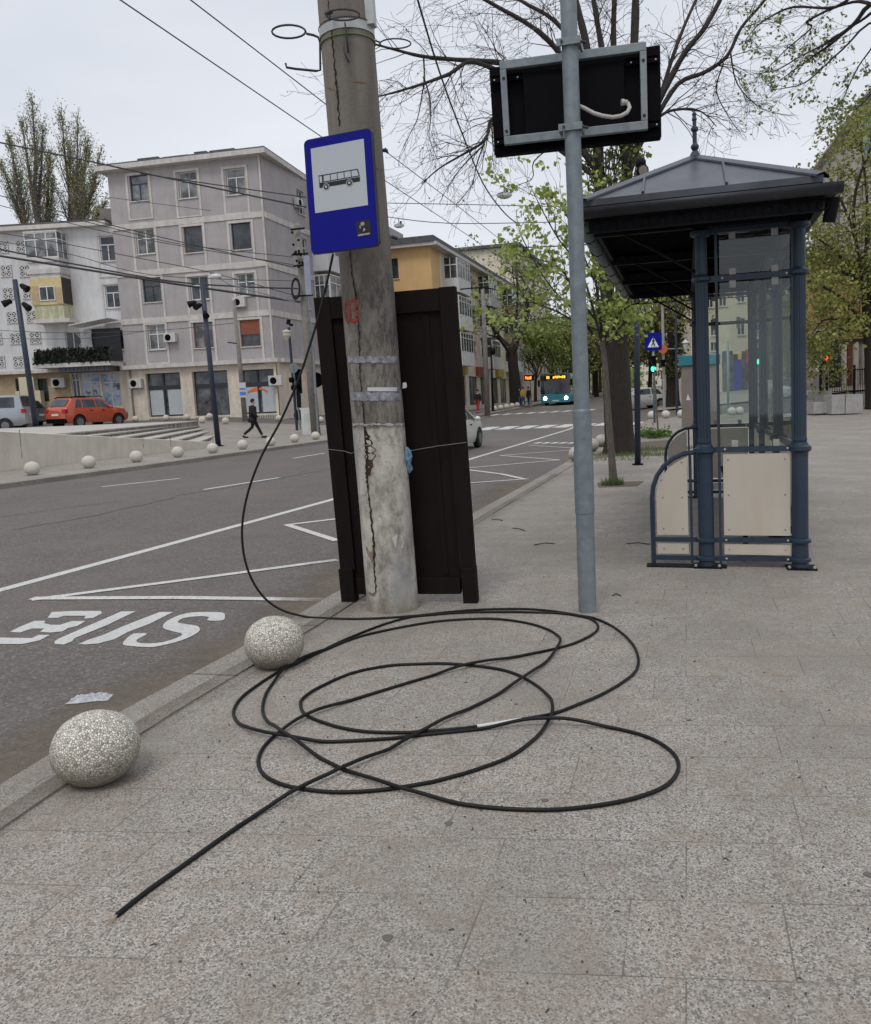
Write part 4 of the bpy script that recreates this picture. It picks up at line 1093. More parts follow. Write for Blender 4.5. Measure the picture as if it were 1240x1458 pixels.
def wall(name, fc, a0, a1, z0, z1, ops, mat, parent, rec=.22, b=0):
    mb = MB()
    As = sorted(set([a0, a1] + [min(max(o[i], a0), a1) for o in ops for i in (0, 1)])); Zs = sorted(set([z0, z1] + [min(max(o[i], z0), z1) for o in ops for i in (2, 3)]))
    for p, q in zip(As, As[1:]):
        for r, t in zip(Zs, Zs[1:]):
            ca, cz = (p + q) / 2, (r + t) / 2
            if any(o[0] < ca < o[1] and o[2] < cz < o[3] for o in ops): continue
            mb.face([fc.f(p, b, r), fc.f(q, b, r), fc.f(q, b, t), fc.f(p, b, t)])
    for o in ops:
        P4 = [(o[0], o[2]), (o[1], o[2]), (o[1], o[3]), (o[0], o[3])]
        for (x0, y0), (x1, y1) in zip(P4, P4[1:] + P4[:1]):
            mb.face([fc.f(x0, b, y0), fc.f(x1, b, y1), fc.f(x1, b - rec, y1), fc.f(x0, b - rec, y0)])
    return build(name, mb, mat, parent)
def window(fc, o, parent, fm=None, pm=None, style='T', rec=.16, b=0, sill=True, name='window'):
    a0, a1, z0, z1 = o; fm = fm or WFRAME; pm = pm or PANE; t = .055
    mb = MB(); bb = b - rec
    def bx_(x0, x1, y0, y1, d0=0, d1=.05): mb.box(lambda a, b_, z: fc.f(a, bb + b_, z), x0, x1, d0, d1, y0, y1)
    bx_(a0, a0 + t, z0, z1); bx_(a1 - t, a1, z0, z1); bx_(a0 + t, a1 - t, z0, z0 + t); bx_(a0 + t, a1 - t, z1 - t, z1)
    if style == 'T':
        zt = lerp(z0, z1, .66); bx_(a0 + t, a1 - t, zt - .03, zt + .03, 0, .048); am = (a0 + a1) / 2; bx_(am - .03, am + .03, z0 + t, zt - .03, 0, .048)
    elif style == '+':
        zt = lerp(z0, z1, .62); bx_(a0 + t, a1 - t, zt - .03, zt + .03, 0, .048); am = (a0 + a1) / 2; bx_(am - .035, am + .035, z0 + t, z1 - t, 0, .046)
    elif style.startswith('v'):
        n = int(style[1:]);
        for k in range(1, n): am = lerp(a0, a1, k / n); bx_(am - .03, am + .03, z0 + t, z1 - t, 0, .048)
    elif style.startswith('g'):
        n = int(style[1:])
        for k in range(1, n): am = lerp(a0, a1, k / n); bx_(am - .03, am + .03, z0 + t, z1 - t, 0, .048)
        zt = lerp(z0, z1, .72); bx_(a0 + t, a1 - t, zt - .03, zt + .03, 0, .046)
    w_ = build(name, mb, fm, parent)
    mb = MB(); mb.box(lambda a, b_, z: fc.f(a, bb + b_, z), a0 + .01, a1 - .01, .01, .02, z0 + .01, z1 - .01); build('pane', mb, pm, w_)
    if sill:
        mb = MB(); mb.box(lambda a, b_, z: fc.f(a, b + b_, z), a0 - .06, a1 + .06, -.02, .09, z0 - .07, z0 - .01); build('sill', mb, TRIM, w_)
    return w_
def fbox(name, fc, o, b0, b1, mat, parent):
    mb = MB(); mb.box(fc.f, o[0], o[1], b0, b1, o[2], o[3]); return build(name, mb, mat, parent)
def surround(fc, o, parent, w_=.1, mat=None, d=.05):
    mb = MB(); a0, a1, z0, z1 = o
    for x0, x1, y0, y1 in ((a0, a0 + w_, z0, z1), (a1 - w_, a1, z0, z1), (a0 + w_, a1 - w_, z1 - w_, z1), (a0 + w_, a1 - w_, z0, z0 + w_ * .6)): mb.box(fc.f, x0, x1, -.01, d, y0, y1)
    return build('surround', mb, mat or TRIM, parent)
ACM = simple('ac_casing', (.52, .51, .48), .6, .08, 3, streak=((.3, .27, .22), .4))
def ac(fc, u, v, parent, size=.8, b=0):
    a, z = fc.hit(u, v); h = size * .7
    mb = MB(); mb.box(fc.f, a - size / 2, a + size / 2, b + .06, b + .36, z - h / 2, z + h / 2); c_ = wn(build('air_conditioner', mb, ACM, parent), .02)
    mb = MB(); pts = [(a - size * .12 + h * .36 * math.cos(t), z + h * .36 * math.sin(t)) for t in [k * math.pi / 8 for k in range(16)]]
    mb.prism(fc.f, pts, b + .361, b + .37); build('fan_grille', mb, BLACKP, c_)
    mb = MB(); mb.box(fc.f, a - size * .35, a - size * .3, b, b + .34, z - h / 2 - .05, z - h / 2 - .004); build('bracket', mb, WIREG, c_)
    mb = MB(); mb.box(fc.f, a + size * .3, a + size * .35, b, b + .34, z - h / 2 - .05, z - h / 2 - .004); build('bracket', mb, WIREG, c_)

# ---- grey corner building: front facade and street side
C0 = P(395, 540, 51.3); C0.z = 0; CL = P(180, 520, 53.6); CL = Vector((CL.x, CL.y, 0))
gf = Facade(CL, C0, .7)
bld = empty('grey_apartment_block', (C0.x, C0.y, .7), 'four storey grey rendered corner block with pale window surrounds above stone shopfronts', 'building')
ztop = gf.hit(300, 222)[1] ; zled = gf.hit(300, 517)[1]; zbase = .35
Lf = gf.L
cols_ = [(210, 0), (285, 1), (352, 2)]
G1 = [(185,249,210.5,286,'T',PFRAME,CURT),(254,244,280,282,'T',WFRAME,CURT),(322,239.5,348.5,277,'T',WFRAME,CURT),
 (194,325.6,219.6,361.5,'+',WFRAME,CURT),(262,322,288,359.5,'n',BFRAME,PANE),(329.7,317,357,355,'n',DFRAME,PANE),
 (203.5,395.5,229,430,'T',DFRAME,PANE),(270.6,393,296.5,426.5,'+',WFRAME,PANE),(337.7,389,362,421,'+',WFRAME,CURT),
 (211,462,235,497.5,'+',WFRAME,CURT),(276,458.7,303,495,'T',BFRAME,CURT),(342,455,370,493,'T',BFRAME,PANE)]
SH = [(210,531,259,593),(276,528,326,591.5),(345.5,526,392,589)]
ops = [gf.rect(*g[:4]) for g in G1]; ops2 = [gf.rect(*g) for g in SH]
for o in ops2: o[2] = max(o[2], .95)
wall('upper_wall', gf, 0, Lf, zled, ztop - .3, ops, GREYW, bld)
wall('shopfront_wall', gf, 0, Lf, zbase, zled, ops2, STONEW, bld, .35, .05)
for g, o in zip(G1, ops):
    w_ = window(gf, o, bld, g[5], g[6], g[4])
    surround(gf, [o[0] - .26, o[1] + .22, o[2] - 1.12 if g[1] < 460 else o[2] - .9, o[3] + .14], w_, .14)
    mb = MB(); mb.box(gf.f, o[0] - .12, o[1] + .08, -.01, .02, o[2] - 1.02 if g[1] < 460 else o[2] - .8, o[2] - .1); build('apron_panel', mb, CONCD if False else GREYW, w_)
RSH = simple('red_brown_blind', (.22, .07, .035), .7)
o = ops[11]; mb = MB(); mb.box(gf.f, o[0] + .02, o[1] - .02, -.1, -.06, lerp(o[2], o[3], .45), o[3] - .02); build('roller_blind', mb, RSH, bld)
for o in ops2:
    w_ = window(gf, o, bld, DFRAME, SHOPG, 'n', .3, .05, False, 'shop_window')
    am = (o[0] + o[1]) / 2 - .1; zt = lerp(o[2], o[3], .68)
    mb = MB(); fx = lambda a, b, z: gf.f(a, -.2 + b, z); mb.box(fx, o[0] + .05, o[1] - .05, 0, .045, zt - .16, zt + .1); mb.box(fx, am - .05, am + .05, 0, .044, o[2], zt - .17); mb.box(fx, am - .05, am + .05, 0, .044, zt + .11, o[3] - .05); build('glazing_bar', mb, DFRAME, w_)
    mb = MB(); 
    for k in range(14): mb.box(gf.f, lerp(o[0], o[1], (k + .2) / 14), lerp(o[0], o[1], (k + .7) / 14), .05, .09, o[2] - .35, o[2] - .1)
    build('vent_grille', mb, CONCD, w_)
POSTW = simple('shop_poster', (.42, .45, .47), .4, .06)
for (x0, x1) in ((.55, .97), (.03, .42)):
    for k in (0, 2):
        o = ops2[k]; mb = MB(); mb.box(gf.f, lerp(o[0], o[1], x0), lerp(o[0], o[1], x1), -.19, -.185, o[2] + .1, lerp(o[2], o[3], .62)); build('window_poster', mb, POSTW, bld)
for vv in (313, 382, 451.5):
    z_ = gf.hit(290, vv)[1]; mb = MB(); mb.box(gf.f, 0, Lf, .0, .06, z_ - .16, z_ + .18); build('string_course', mb, TRIM, bld)
mb = MB(); mb.box(gf.f, -.2, Lf + .3, -.1, .4, zled - .15, zled + .1); build('ledge', mb, TRIM, bld)
mb = MB(); mb.box(gf.f, -.5, Lf + .5, -12, .55, ztop - .3, ztop - .02); build('cornice', mb, TRIM, bld)
mb = MB(); mb.box(gf.f, -.4, Lf + .4, -11.9, .35, ztop - .02, ztop + .12)
for a0, a1 in ((2.2, 3.6), (3.9, 5.6), (6.0, 6.8), (7, 8.6)): mb.box(gf.f, a0, a1, -3, .1, ztop + .12, ztop + random.uniform(.2, .36))
build('roof', mb, ROOFG, bld)
mb = MB(); ad_ = gf.hit(380, 370)[0]; mb.tube([gf.f(ad_, .09, ztop - .3), gf.f(ad_, .09, zled + .1)], .065, 8); build('downpipe', mb, TRIM, bld)
mb = MB(); mb.tube([gf.f(.3, .12, zled), gf.f(.3, .12, zbase + .2)], .06, 8); build('downpipe', mb, CONCD, bld)
for u, v in ((343, 431), (245, 481)): ac(gf, u, v, bld)
ac(gf, 197, 546, bld, .85, .05); ac(gf, 395, 542, bld, .85, .05)
MAPW = simple('yellow_notice', (.6, .5, .1), .6)
# street side of the grey block
C1 = C0 + S * 26
gs = Facade(C0, C1, .7)
sops = []
W_ = [(413, 252, 422.5, 284)]
for fl in range(4):
    zc_ = ztop - 1.9 - fl * (ztop - zled) / 4.05
    for a in ([4.6] if fl != 9 else []): sops.append([a, a + 1.0, zc_ - .75, zc_ + .75])
    for a in (15.5, 19, 22.5): sops.append([a, a + 1.3, zc_ - .75, zc_ + .75])
wall('side_wall', gs, 0, 26, zled, ztop - .3, sops, GREYW, bld)
wall('side_shopfront_wall', gs, 0, 26, zbase, zled, [], STONEW, bld, .2, .05)
for k, o in enumerate(sops): window(gs, o, bld, WFRAME, PANE, '+')
for vv in (0,): 
    for fl in range(3):
        z_ = gf.hit(378, (306, 377.5, 446)[fl])[1]; mb = MB(); mb.box(gs.f, 0, 26, 0, .06, z_ - .16, z_ + .18); build('string_course', mb, TRIM, bld)
mb = MB(); mb.box(gs.f, 0.35, 26, -.1, .4, zled - .15, zled + .1); build('ledge', mb, TRIM, bld)
for fl in range(4):   # enclosed white balconies
    zf = zled + .15 + fl * (ztop - .3 - zled) / 4
    for a0, a1 in ((6.4, 13.8),):
        mb = MB(); mb.box(gs.f, a0, a1, 0, 1.15, zf, zf + .14); mb.box(gs.f, a0, a1, 1.08, 1.14, zf + .14, zf + 1.05); mb.box(gs.f, a0, a0 + .06, 0, 1.08, zf + .14, zf + 1.05)
        bc = build('balcony', mb, WHITEW, bld)
        o = [a0 + .02, a1, zf + 1.06, zf + 2.6]; window(gs, o, bc, WFRAME, CURT, 'g7', 0, 1.09, False, 'balcony_glazing')
        e = Facade(gs.f(a0, 0, 0), gs.f(a0, 1.1, 0), .7); 
        ef = lambda a, b, z: gs.f(a0 + .03 + b, a, z)
        mb = MB(); mb.box(ef, 0, 1.08, 0, .03, zf + 1.05, zf + 2.6); eg = build('end_pane', mb, CURT, bc)
        mb = MB()
        for a in (.0, .35, .7, 1.04): mb.box(ef, a, a + .05, -.03, -.001, zf + 1.05, zf + 2.62)
        mb.box(ef, 0.05, 1.04, -.028, -.001, zf + 2.0, zf + 2.06); build('end_mullion', mb, WFRAME, eg)
        mb = MB(); mb.box(gs.f, a0, a1, 0, 1.2, zf + 2.62, zf + 2.72); build('balcony_roof', mb, TRIM, bc)
ac(gs, 421, 290, bld, .8)
mb = MB(); oa = ops2[2]; pts_ = [(lerp(oa[0], oa[1], .12 + .6 * k / 8), lerp(oa[2], oa[3], .52) + .22 * math.sin(math.pi * k / 8)) for k in range(9)]; mb.prism(gf.f, pts_ + [(a, z - .16 + .05 * math.sin(k)) for k, (a, z) in enumerate(reversed(pts_))], -.18, -.16); build('orange_arc_decal', mb, simple('orange_decal', (.75, .15, .02), .5), bld)
# ---- white building on the left
wl = P(-130, 525, 55.2); wf = Facade((wl.x, wl.y), (CL.x - .02, CL.y + .25), .7)
wb = empty('white_apartment_block', (wl.x + 10, wl.y, .7), 'white block with lattice vent blocks, glazed bay and hedge terrace, left of the grey block', 'building')
zr_ = wf.hit(80, 322)[1]; zl_ = wf.hit(60, 527)[1]
WIN = [(142,336,163.5,371.6,'T',PANE),(150,405.5,171,438,'T',PANE),(93,472,115,500,'v2',PANE),(48,335,96,371.6,None,None),(150,470,176,498,'v2',PANE)]
o_w = [wf.rect(*g[:4]) for g in WIN if g[4]]
wall('upper_wall', wf, 0, wf.L, zl_, zr_ - .2, o_w, WHITEW, wb)
for g, o in zip([g for g in WIN if g[4]], o_w):
    w_ = window(wf, o, wb, WFRAME, PANE, g[4]); 
    if g[1] < 450: surround(wf, [o[0] - .2, o[1] + .2, o[2] - 1.0, o[3] + .12], w_, .1)
gops = [wf.rect(115, 531, 143, 578), wf.rect(145.5, 531, 171.5, 579), wf.rect(23, 539, 34, 572), wf.rect(54, 539, 69, 572), wf.rect(102, 531, 113, 568)]
a_mid = wf.hit(101, 550)[0]
wall('ground_wall', wf, 0, a_mid, .4, zl_, [gops[2], gops[3]], BEIGEW, wb); wall('shopfront_wall', wf, a_mid, wf.L, .4, zl_, [gops[0], gops[1], gops[4]], CREAMW, wb)
DG = simple('dark_green_door', (.02, .03, .022), .6)
PRT = Mt('shop_window_print'); m = PRT; n_ = m.noise(1.1, 6, .75); m.color(m.ramp(n_, [(.38, (.05, .06, .07)), (.45, (.5, .53, .56)), (.55, (.35, .42, .5)), (.6, (.05, .15, .4)), (.68, (.5, .5, .5))])); m.rough(.2)
for o, pm in ((gops[0], PRT.m), (gops[1], PRT.m), (gops[4], PANE)): window(wf, o, wb, WFRAME, pm, 'g2', name='shop_window', sill=False)
for o in gops[2:4]: window(wf, o, wb, DG, PANE, 'v3', name='door', sill=False)
mb = MB(); mb.box(wf.f, -.5, wf.L - .3, -11, .5, zr_ - .2, zr_ + .05); build('cornice', mb, TRIM, wb)
mb = MB(); mb.box(wf.f, -.5, wf.L - .4, -10.9, .3, zr_ + .05, zr_ + .22); rf_ = build('roof', mb, ROOFG, wb)
mb = MB(); o = wf.rect(137, 299, 158, 318); mb.box(wf.f, o[0], wf.L - .05, -4, -.5, zr_ + .1, zr_ + 1.0); build('roof_shed', mb, CONCD, rf_)
mb = MB(); mb.box(wf.f, 0, a_mid + .3, 0, .5, zl_ - .2, zl_); mb.box(wf.f, wf.hit(72, 520)[0], wf.hit(101, 520)[0], .5, 1.0, zl_ + .05, zl_ + .25); build('ledge', mb, TRIM, wb)
# lattice vents
vm_ = MB(); vd = MB()
LATT = simple('lattice_block', (.58, .57, .55), .85, .1, 4)
for ua, ub, va, vb in ((4, 30.6, 352, 351), (9, 36, 386, 386), (12, 40.6, 418, 417.5), (17.4, 45.5, 452, 451), (22.6, 50, 482, 481), (26.7, 54, 515, 514.5)):
    step = ub - ua
    for k in (-4, -3, -2, -1, 0, 1):
        u, v = ua + step * k, va
        if k >= 1: u, v = ub, vb
        a, z = wf.hit(u, v); h = .37
        mb = MB(); mb.box(wf.f, a - h, a + h, -.01, .02, z - h, z + h); bk = build('vent_block', mb, DFRAME, wb)
        mb = MB()
        for x0, x1, y0, y1 in ((-h, h, h - .05, h), (-h, h, -h, -h + .05), (-h, -h + .05, -h, h), (h - .05, h, -h, h), (-h, h, -.03, .03), (-.03, .03, -h, h)): mb.box(wf.f, a + x0, a + x1, .021, .06, z + y0, z + y1)
        for sx0, sz0 in ((-1, -1), (-1, 1), (1, -1), (1, 1)):
            for fl in (1, -1):
                x0, x1 = 0, sx0 * h; y0, y1 = (0, sz0 * h) if fl > 0 else (sz0 * h, 0); w2 = .035
                mb.prism(wf.f, [(a + x0 - w2, z + y0), (a + x0 + w2, z + y0), (a + x1 + w2, z + y1), (a + x1 - w2, z + y1)], .0215, .055)
        build('lattice', mb, LATT, bk)
# glazed bay, yellow enclosed balcony, terrace
def boxbay(name, o, d, mat, parent, style, fmat, pmat, sidemat, zs=.0):
    mb = MB(); mb.box(wf.f, o[0], o[1], 0, d, o[2] - zs, o[2]); b_ = build(name, mb, mat, parent)
    window(wf, o, b_, fmat, pmat, style, 0, d - .05, False, 'bay_glazing')
    mb = MB(); mb.box(wf.f, o[1] - .03, o[1], 0, d - .05, o[2], o[3]); s_ = build('bay_side', mb, sidemat, b_)
    mb = MB()
    for k in (.05, .5): mb.box(wf.f, o[1], o[1] + .03, d * k, d * k + .06, o[2], o[3])
    mb.box(wf.f, o[1], o[1] + .028, .0, d, lerp(o[2], o[3], .7), lerp(o[2], o[3], .7) + .06); build('bay_mullion', mb, fmat, s_)
    mb = MB(); mb.box(wf.f, o[0] - .03, o[1] + .03, 0, d + .02, o[3], o[3] + .1); build('bay_head', mb, TRIM, b_)
    return b_
o = wf.rect(50, 336, 96, 371.6); boxbay('glazed_bay', o, 1.2, TRIM, wb, 'g3', WFRAME, CURT, CURT, .25)
mb = MB(); mb.box(wf.f, o[0] + .1, o[1] - .1, 0, 1.1, o[2] - 1.3, o[2] - .26); build('bay_parapet', mb, WHITEW, wb)
YB = simple('yellow_balcony_boards', (.56, .46, .24), .7, .12, 5); YB2 = simple('tan_balcony_boards', (.44, .33, .19), .7, .15, 5)
o = wf.rect(58, 399, 102, 437); mb = MB(); mb.box(wf.f, o[0], o[1], 0, 1.15, o[2], o[3]); yb = build('enclosed_balcony', mb, YB, wb)
oo = [lerp(o[0], o[1], .28), lerp(o[0], o[1], .78), lerp(o[2], o[3], .15), lerp(o[2], o[3], .68)]; window(wf, oo, yb, WFRAME, PANE, 'v2', 0, 1.16, False, 'balcony_window')
mb = MB(); mb.box(wf.f, o[0] + .05, oo[0] - .04, 1.151, 1.17, o[2] + .05, oo[3] + .05); mb.box(wf.f, oo[1] + .04, o[1] - .05, 1.151, 1.17, o[2] + .05, oo[3] - .1); bsep('board_patch', mb, YB2, yb)
DBR = simple('dark_brown_boards', (.05, .035, .028), .7)
mb = MB(); mb.box(wf.f, o[1] + .001, o[1] + .03, .02, 1.13, o[2] + .05, o[3]); build('side_boards', mb, DBR, yb)
mb = MB(); mb.box(wf.f, o[0] + .1, o[1] - .05, 0, 1.1, o[2] - .85, o[2] - .01); build('parapet', mb, simple('mossy_parapet', (.52, .49, .34), .9, .15, 4, streak=((.14, .17, .05), .7)), yb)
mb = MB(); mb.box(wf.f, o[0] - .05, o[1] + .3, 0, 1.2, o[2] - 1.1, o[2] - .86); build('slab', mb, TRIM, yb)
mb = MB(); mb.box(wf.f, o[0] - .1, o[1] + .05, 0, 1.2, o[3] + .25, o[3] + .55); mb.box(wf.f, o[0] + .4, o[1] - .3, 0, 1.0, o[3] + .55, o[3] + .8); build('upper_slab', mb, TRIM, yb)
aw0, aw1 = wf.hit(72, 505)[0], wf.hit(177, 505)[0]; zt0 = wf.hit(120, 518.5)[1]; zt1 = wf.hit(120, 499)[1]
mb = MB(); mb.box(wf.f, aw0, aw1, 0, 2.0, zt0 - .25, zt0); terr = build('terrace', mb, TRIM, wb)
mb = MB(); random.seed(5)
for k in range(2600):
    a = random.uniform(aw0, aw1); z = random.uniform(zt0, zt1 + .1 * noise.noise(Vector((a, 0, 0)))); mb.leaf(wf.f(a, 1.9 + random.uniform(-.15, .15), z), .16)
HEDGE = leafmat('dark_hedge', (.012, .018, .012), (.035, .05, .022)); build('hedge', mb, HEDGE, terr)
mb = MB(); mb.box(wf.f, aw0, aw1, 1.85, 1.95, zt0, zt1 - .1); build('railing', mb, DFRAME, terr)
ash0, ash1 = wf.hit(101, 524)[0], wf.hit(171, 524)[0]; za0, za1 = wf.hit(135, 530)[1], wf.hit(135, 519)[1]
SLATE = simple('slate_fascia', (.13, .13, .155), .6, .15, 4); mb = MB()
for k in range(13): mb.box(wf.f, lerp(ash0, ash1, k / 13) + .02, lerp(ash0, ash1, (k + 1) / 13) - .01, 0, 1.6 + .01 * (k % 2), za0, za1)
build('slate_fascia', mb, SLATE, wb)
mb = MB(); q = [(aw1 - 2.6, zt1 + 1.4), (aw1 - .1, zt1 + 1.75), (aw1 - .1, zt1 + 1.8), (aw1 - 2.6, zt1 + 1.46)]; mb.prism(wf.f, q, .1, 1.7); build('awning', mb, WHITEP, wb)
mb = MB(); mb.box(wf.f, aw1 - 2.0, aw1 - .1, .05, .12, zt0 + .1, zt1 + 1.3); build('terrace_shade', mb, DFRAME, wb)
mb = MB()
for k in range(7):
    x = aw1 - 3.0 + k * .16; mb.tube([wf.f(x, .3, zt1), wf.f(x + 1.0 - k * .14, .3, zt1 + 1.2 - 0 * k)], .02, 4); mb.tube([wf.f(x, .3, zt1 + 1.2), wf.f(x + 1.0 - k * .14, .3, zt1)], .02, 4)
build('trellis', mb, WFRAME, terr)
ac(wf, 86, 545, wb, .9)
YP2 = simple('yellow_beige_panel', (.55, .50, .36), .7, .06)
o = wf.rect(34, 537, 55, 572); fbox('door_canopy_panel', wf, o, .02, .5, YP2, wb); o = wf.rect(29, 557, 34.5, 576); fbox('door_canopy_leg', wf, o, .02, .5, YP2, wb); o = wf.rect(56, 556, 64, 580); fbox('door_canopy_leg', wf, o, .02, .5, YP2, wb)

# ---- yellow corner building further down the street
yc = P(617, 352, 66); yc = Vector((yc.x, yc.y, 0)); yl = yc - T * 20 
yf = Facade(yl, yc, .5, .02); ys_ = Facade(yc, yc + S * 36, .5, .02)
yb_ = empty('yellow_corner_building', (yc.x, yc.y, .4), 'yellow corner building with dark flat roof and white enclosed balconies above street shops', 'building')
zy = ys_.hit(617.5, 350)[1]
o1 = [yf.rect(553, 368, 567, 397), yf.rect(553, 435, 567, 465)]
wall('front_wall', yf, 0, yf.L, .2, zy - .2, o1, YELW, yb_)
for o in o1: window(yf, o, yb_, DFRAME, PANE, '+')
fls = [(zy - 3.1 - k * 2.95) for k in range(3)]
so = []
for k, z in enumerate(fls):
    for a in (9, 12.2, 20, 23, 32): so.append([a, a + 1.2, z + .8, z + 2.3])
shp = [[a, a + 3.2, 1.0, 3.6] for a in (1.0, 5.4, 9.8, 14.2, 18.6, 23, 27.4, 31.6)]
wall('side_wall', ys_, 2.4, 36, 4.3, zy - .2, so, CREAMW, yb_); wall('side_wall_yellow', ys_, 0, 2.4, .2, zy - .2, [], YELW, yb_)
wall('side_shop_wall', ys_, 2.4, 36, .2, 4.3, [s_ for s_ in shp if s_[0] > 2.5], STONEW, yb_)
for o in so: window(ys_, o, yb_, WFRAME, random.choice([PANE, CURT]), '+')
for o in shp:
    if o[0] > 2.5: window(ys_, o, yb_, DFRAME, SHOPG, 'v3', name='shop_window', sill=False)
TERRA = simple('terracotta_parapet', (.34, .25, .17), .9, .1)
for z in fls:
    for a0, a1 in ((3.4, 7.6), (15, 18.5), (26, 30.5)):
        mb = MB(); mb.box(ys_.f, a0, a1, 0, 1.2, z - .2, z); mb.box(ys_.f, a0, a1, 1.12, 1.2, z, z + .9); mb.box(ys_.f, a0, a0 + .08, 0, 1.12, z, z + .9)
        bc = build('balcony', mb, TERRA if random.random() < .5 else WHITEW, yb_)
        window(ys_, [a0, a1, z + .92, z + 2.5], bc, WFRAME, random.choice([PANE, CURT]), 'g5', 0, 1.13, False, 'balcony_glazing')
        mb = MB(); mb.box(ys_.f, a0 + .01, a0 + .05, .05, 1.1, z + .92, z + 2.5); ep = build('end_pane', mb, PANE, bc)
        mb = MB(); mb.box(ys_.f, a0 - .03, a0 + .005, .0, .1, z + .9, z + 2.5); mb.box(ys_.f, a0 - .03, a0 + .005, .55, .62, z + .9, z + 2.5); mb.box(ys_.f, a0 - .03, a0 + .005, 1.1, 1.18, z + .9, z + 2.5); mb.box(ys_.f, a0 - .028, a0 + .004, .1, 1.1, z + 1.9, z + 1.98); build('end_mullion', mb, WFRAME, ep)
mb = MB(); mb.box(lambda a, b, z: yc + T * a + S * b + Vector((-.02 * (z - .5), 0, z)), -20.5, .7, -.6, 37, zy - .2, zy + .05); build('cornice', mb, TRIM, yb_)
mb = MB(); yr = lambda a, b, z: yc + T * a + S * b + Vector((-.02 * (z - .5), 0, z)); mb.box(yr, -20.6, .5, -.7, 36.6, zy + .05, zy + .5); mb.box(yr, -6.5, -3.2, 0, 4, zy + .5, zy + .95); rfy = build('roof', mb, ROOFG, yb_)
mb = MB(); mb.tube([yf.f(yf.L - 3.9, .08, zy - .3), yf.f(yf.L - 3.9, .08, 1)], .07, 6); build('downpipe', mb, DFRAME, yb_)
mb = MB()
for a, h in ((8, 1.6), (12, 1.0), (12.6, 2.0), (14, 1.4), (15.5, 1.2)): mb.tube([ys_.f(a, -3, zy + .4), ys_.f(a, -3, zy + .4 + h)], .03, 4); mb.tube([ys_.f(a - .4, -3, zy + .3 + h), ys_.f(a + .4, -3, zy + .3 + h)], .02, 4)
bsep('antenna', mb, DFRAME, rfy)
for a, c, nm in ((5.6, (.38, .30, .06), 'yellow'), (12.5, (.25, .06, .045), 'red'), (21, (.38, .30, .06), 'yellow')):
    mb = MB(); mb.box(ys_.f, a, a + 3, .02, .3, 3.7, 4.5); build('shop_sign', mb, simple(nm + '_shop_sign', c, .5, .2, 2), yb_)
ac(ys_, 657.5, 462, yb_, .8)
# further buildings down the left side
def farblock(p0, dirv, nrm_, L_, D_, zt, mat, label, seed, flo=3.0, bandmat=None, nm='distant_apartment_block'):
    random.seed(seed); p0 = Vector(p0); p1 = p0 + dirv * L_; fc = Facade(p0, p1, .5, .015)
    e = empty(nm, (p0.x, p0.y, .4), label, 'building')
    os_ = []
    z = 4.5
    while z + 2.2 < zt:
        a = 1.2
        while a + 1.5 < L_: os_.append([a, a + 1.4, z, z + 1.5]); a += 3.1
        z += flo
    wall('wall', fc, 0, L_, .2, zt, os_, mat, e)
    for o in os_[:95]: window(fc, o, e, WFRAME, random.choice([PANE, CURT, PANE]), '+', sill=False)
    mb = MB(); mb.box(fc.f, -.02, L_ + .3, -D_, -.3, .2, zt - .01); build('body', mb, mat, e)
    mb = MB(); mb.box(fc.f, -.5, L_ + .5, -D_ - .2, .5, zt, zt + .35); build('roof', mb, ROOFG, e)
    return e, fc
pA = yc + S * 38 + T * -.5
farblock(pA, S, T, 24, 14, 19.5, CREAMW, 'taller cream block with roof antennas behind the yellow corner building', 3)
farblock(pA + S * 30, S, T, 40, 14, 12, STONEW, 'long pale building far down the left side of the street behind the trees', 4)
DKG = simple('dark_glass_facade', (.05, .055, .06), .3, .3)
# right side: ochre building, cream building behind shelter, tall block
ro = P(1116, 555, 62); r1 = P(1250, 548, 62)
rf2 = Facade((ro.x, ro.y), (r1.x, r1.y), 1.0, .02); re = empty('ochre_building', (ro.x, ro.y, 1), 'ochre upper wall over a patched grey base, right of the shelter with a white notice', 'building')
OCH = simple('ochre_render', (.42, .27, .115), .9, .1, 1, streak=((.25, .17, .1), .4)); OLDW = Mt('old_patched_wall'); m = OLDW; m.color(m.mix(m.ramp(m.noise(.7, 5, .6), [(.47, 0), (.53, 1)]), (.33, .28, .22), (.21, .19, .20))); m.rough(.95)
zo = rf2.hit(1150, 487)[1]; wz_ = rf2.rect(1131, 447, 1141, 469)
wall('upper_wall', rf2, 0, rf2.L, zo, 10.5, [wz_], OCH, re); window(rf2, wz_, re, WFRAME, PANE, '+')
wall('base_wall', rf2, 0, rf2.L, .5, zo, [], OLDW.m, re, .2, .05)
mb = MB(); mb.box(rf2.f, 0, rf2.L, .0, .25, zo - .1, zo + .1); build('ledge', mb, DFRAME, re)
mb = MB(); mb.box(rf2.f, 0, rf2.L, -2, -.3, .5, 10.4); build('body', mb, OCH, re); mb = MB(); mb.box(rf2.f, -.1, rf2.L + .4, -2.2, .4, 10.5, 10.8); build('roof', mb, ROOFG, re)
ac(rf2, 1163, 475, re, .8)
o = rf2.rect(1155, 495.5, 1178, 529); nb = fbox('notice', rf2, o, .06, .1, WHITEP, re)
mb = MB()
for k in range(8):
    z = lerp(o[3], o[2], (k + 2.2) / 11); mb.box(rf2.f, o[0] + .1, o[1] - .1 - .15 * (k % 3), .101, .104, z, z + .035)
build('notice_lines', mb, BLACKP, nb)
mb = MB(); mb.box(rf2.f, o[0] + .1, o[0] + .3, .101, .105, o[3] - .22, o[3] - .08); mb.box(rf2.f, o[1] - .3, o[1] - .12, .101, .105, o[3] - .22, o[3] - .06); build('notice_emblem', mb, SIGNB, nb)
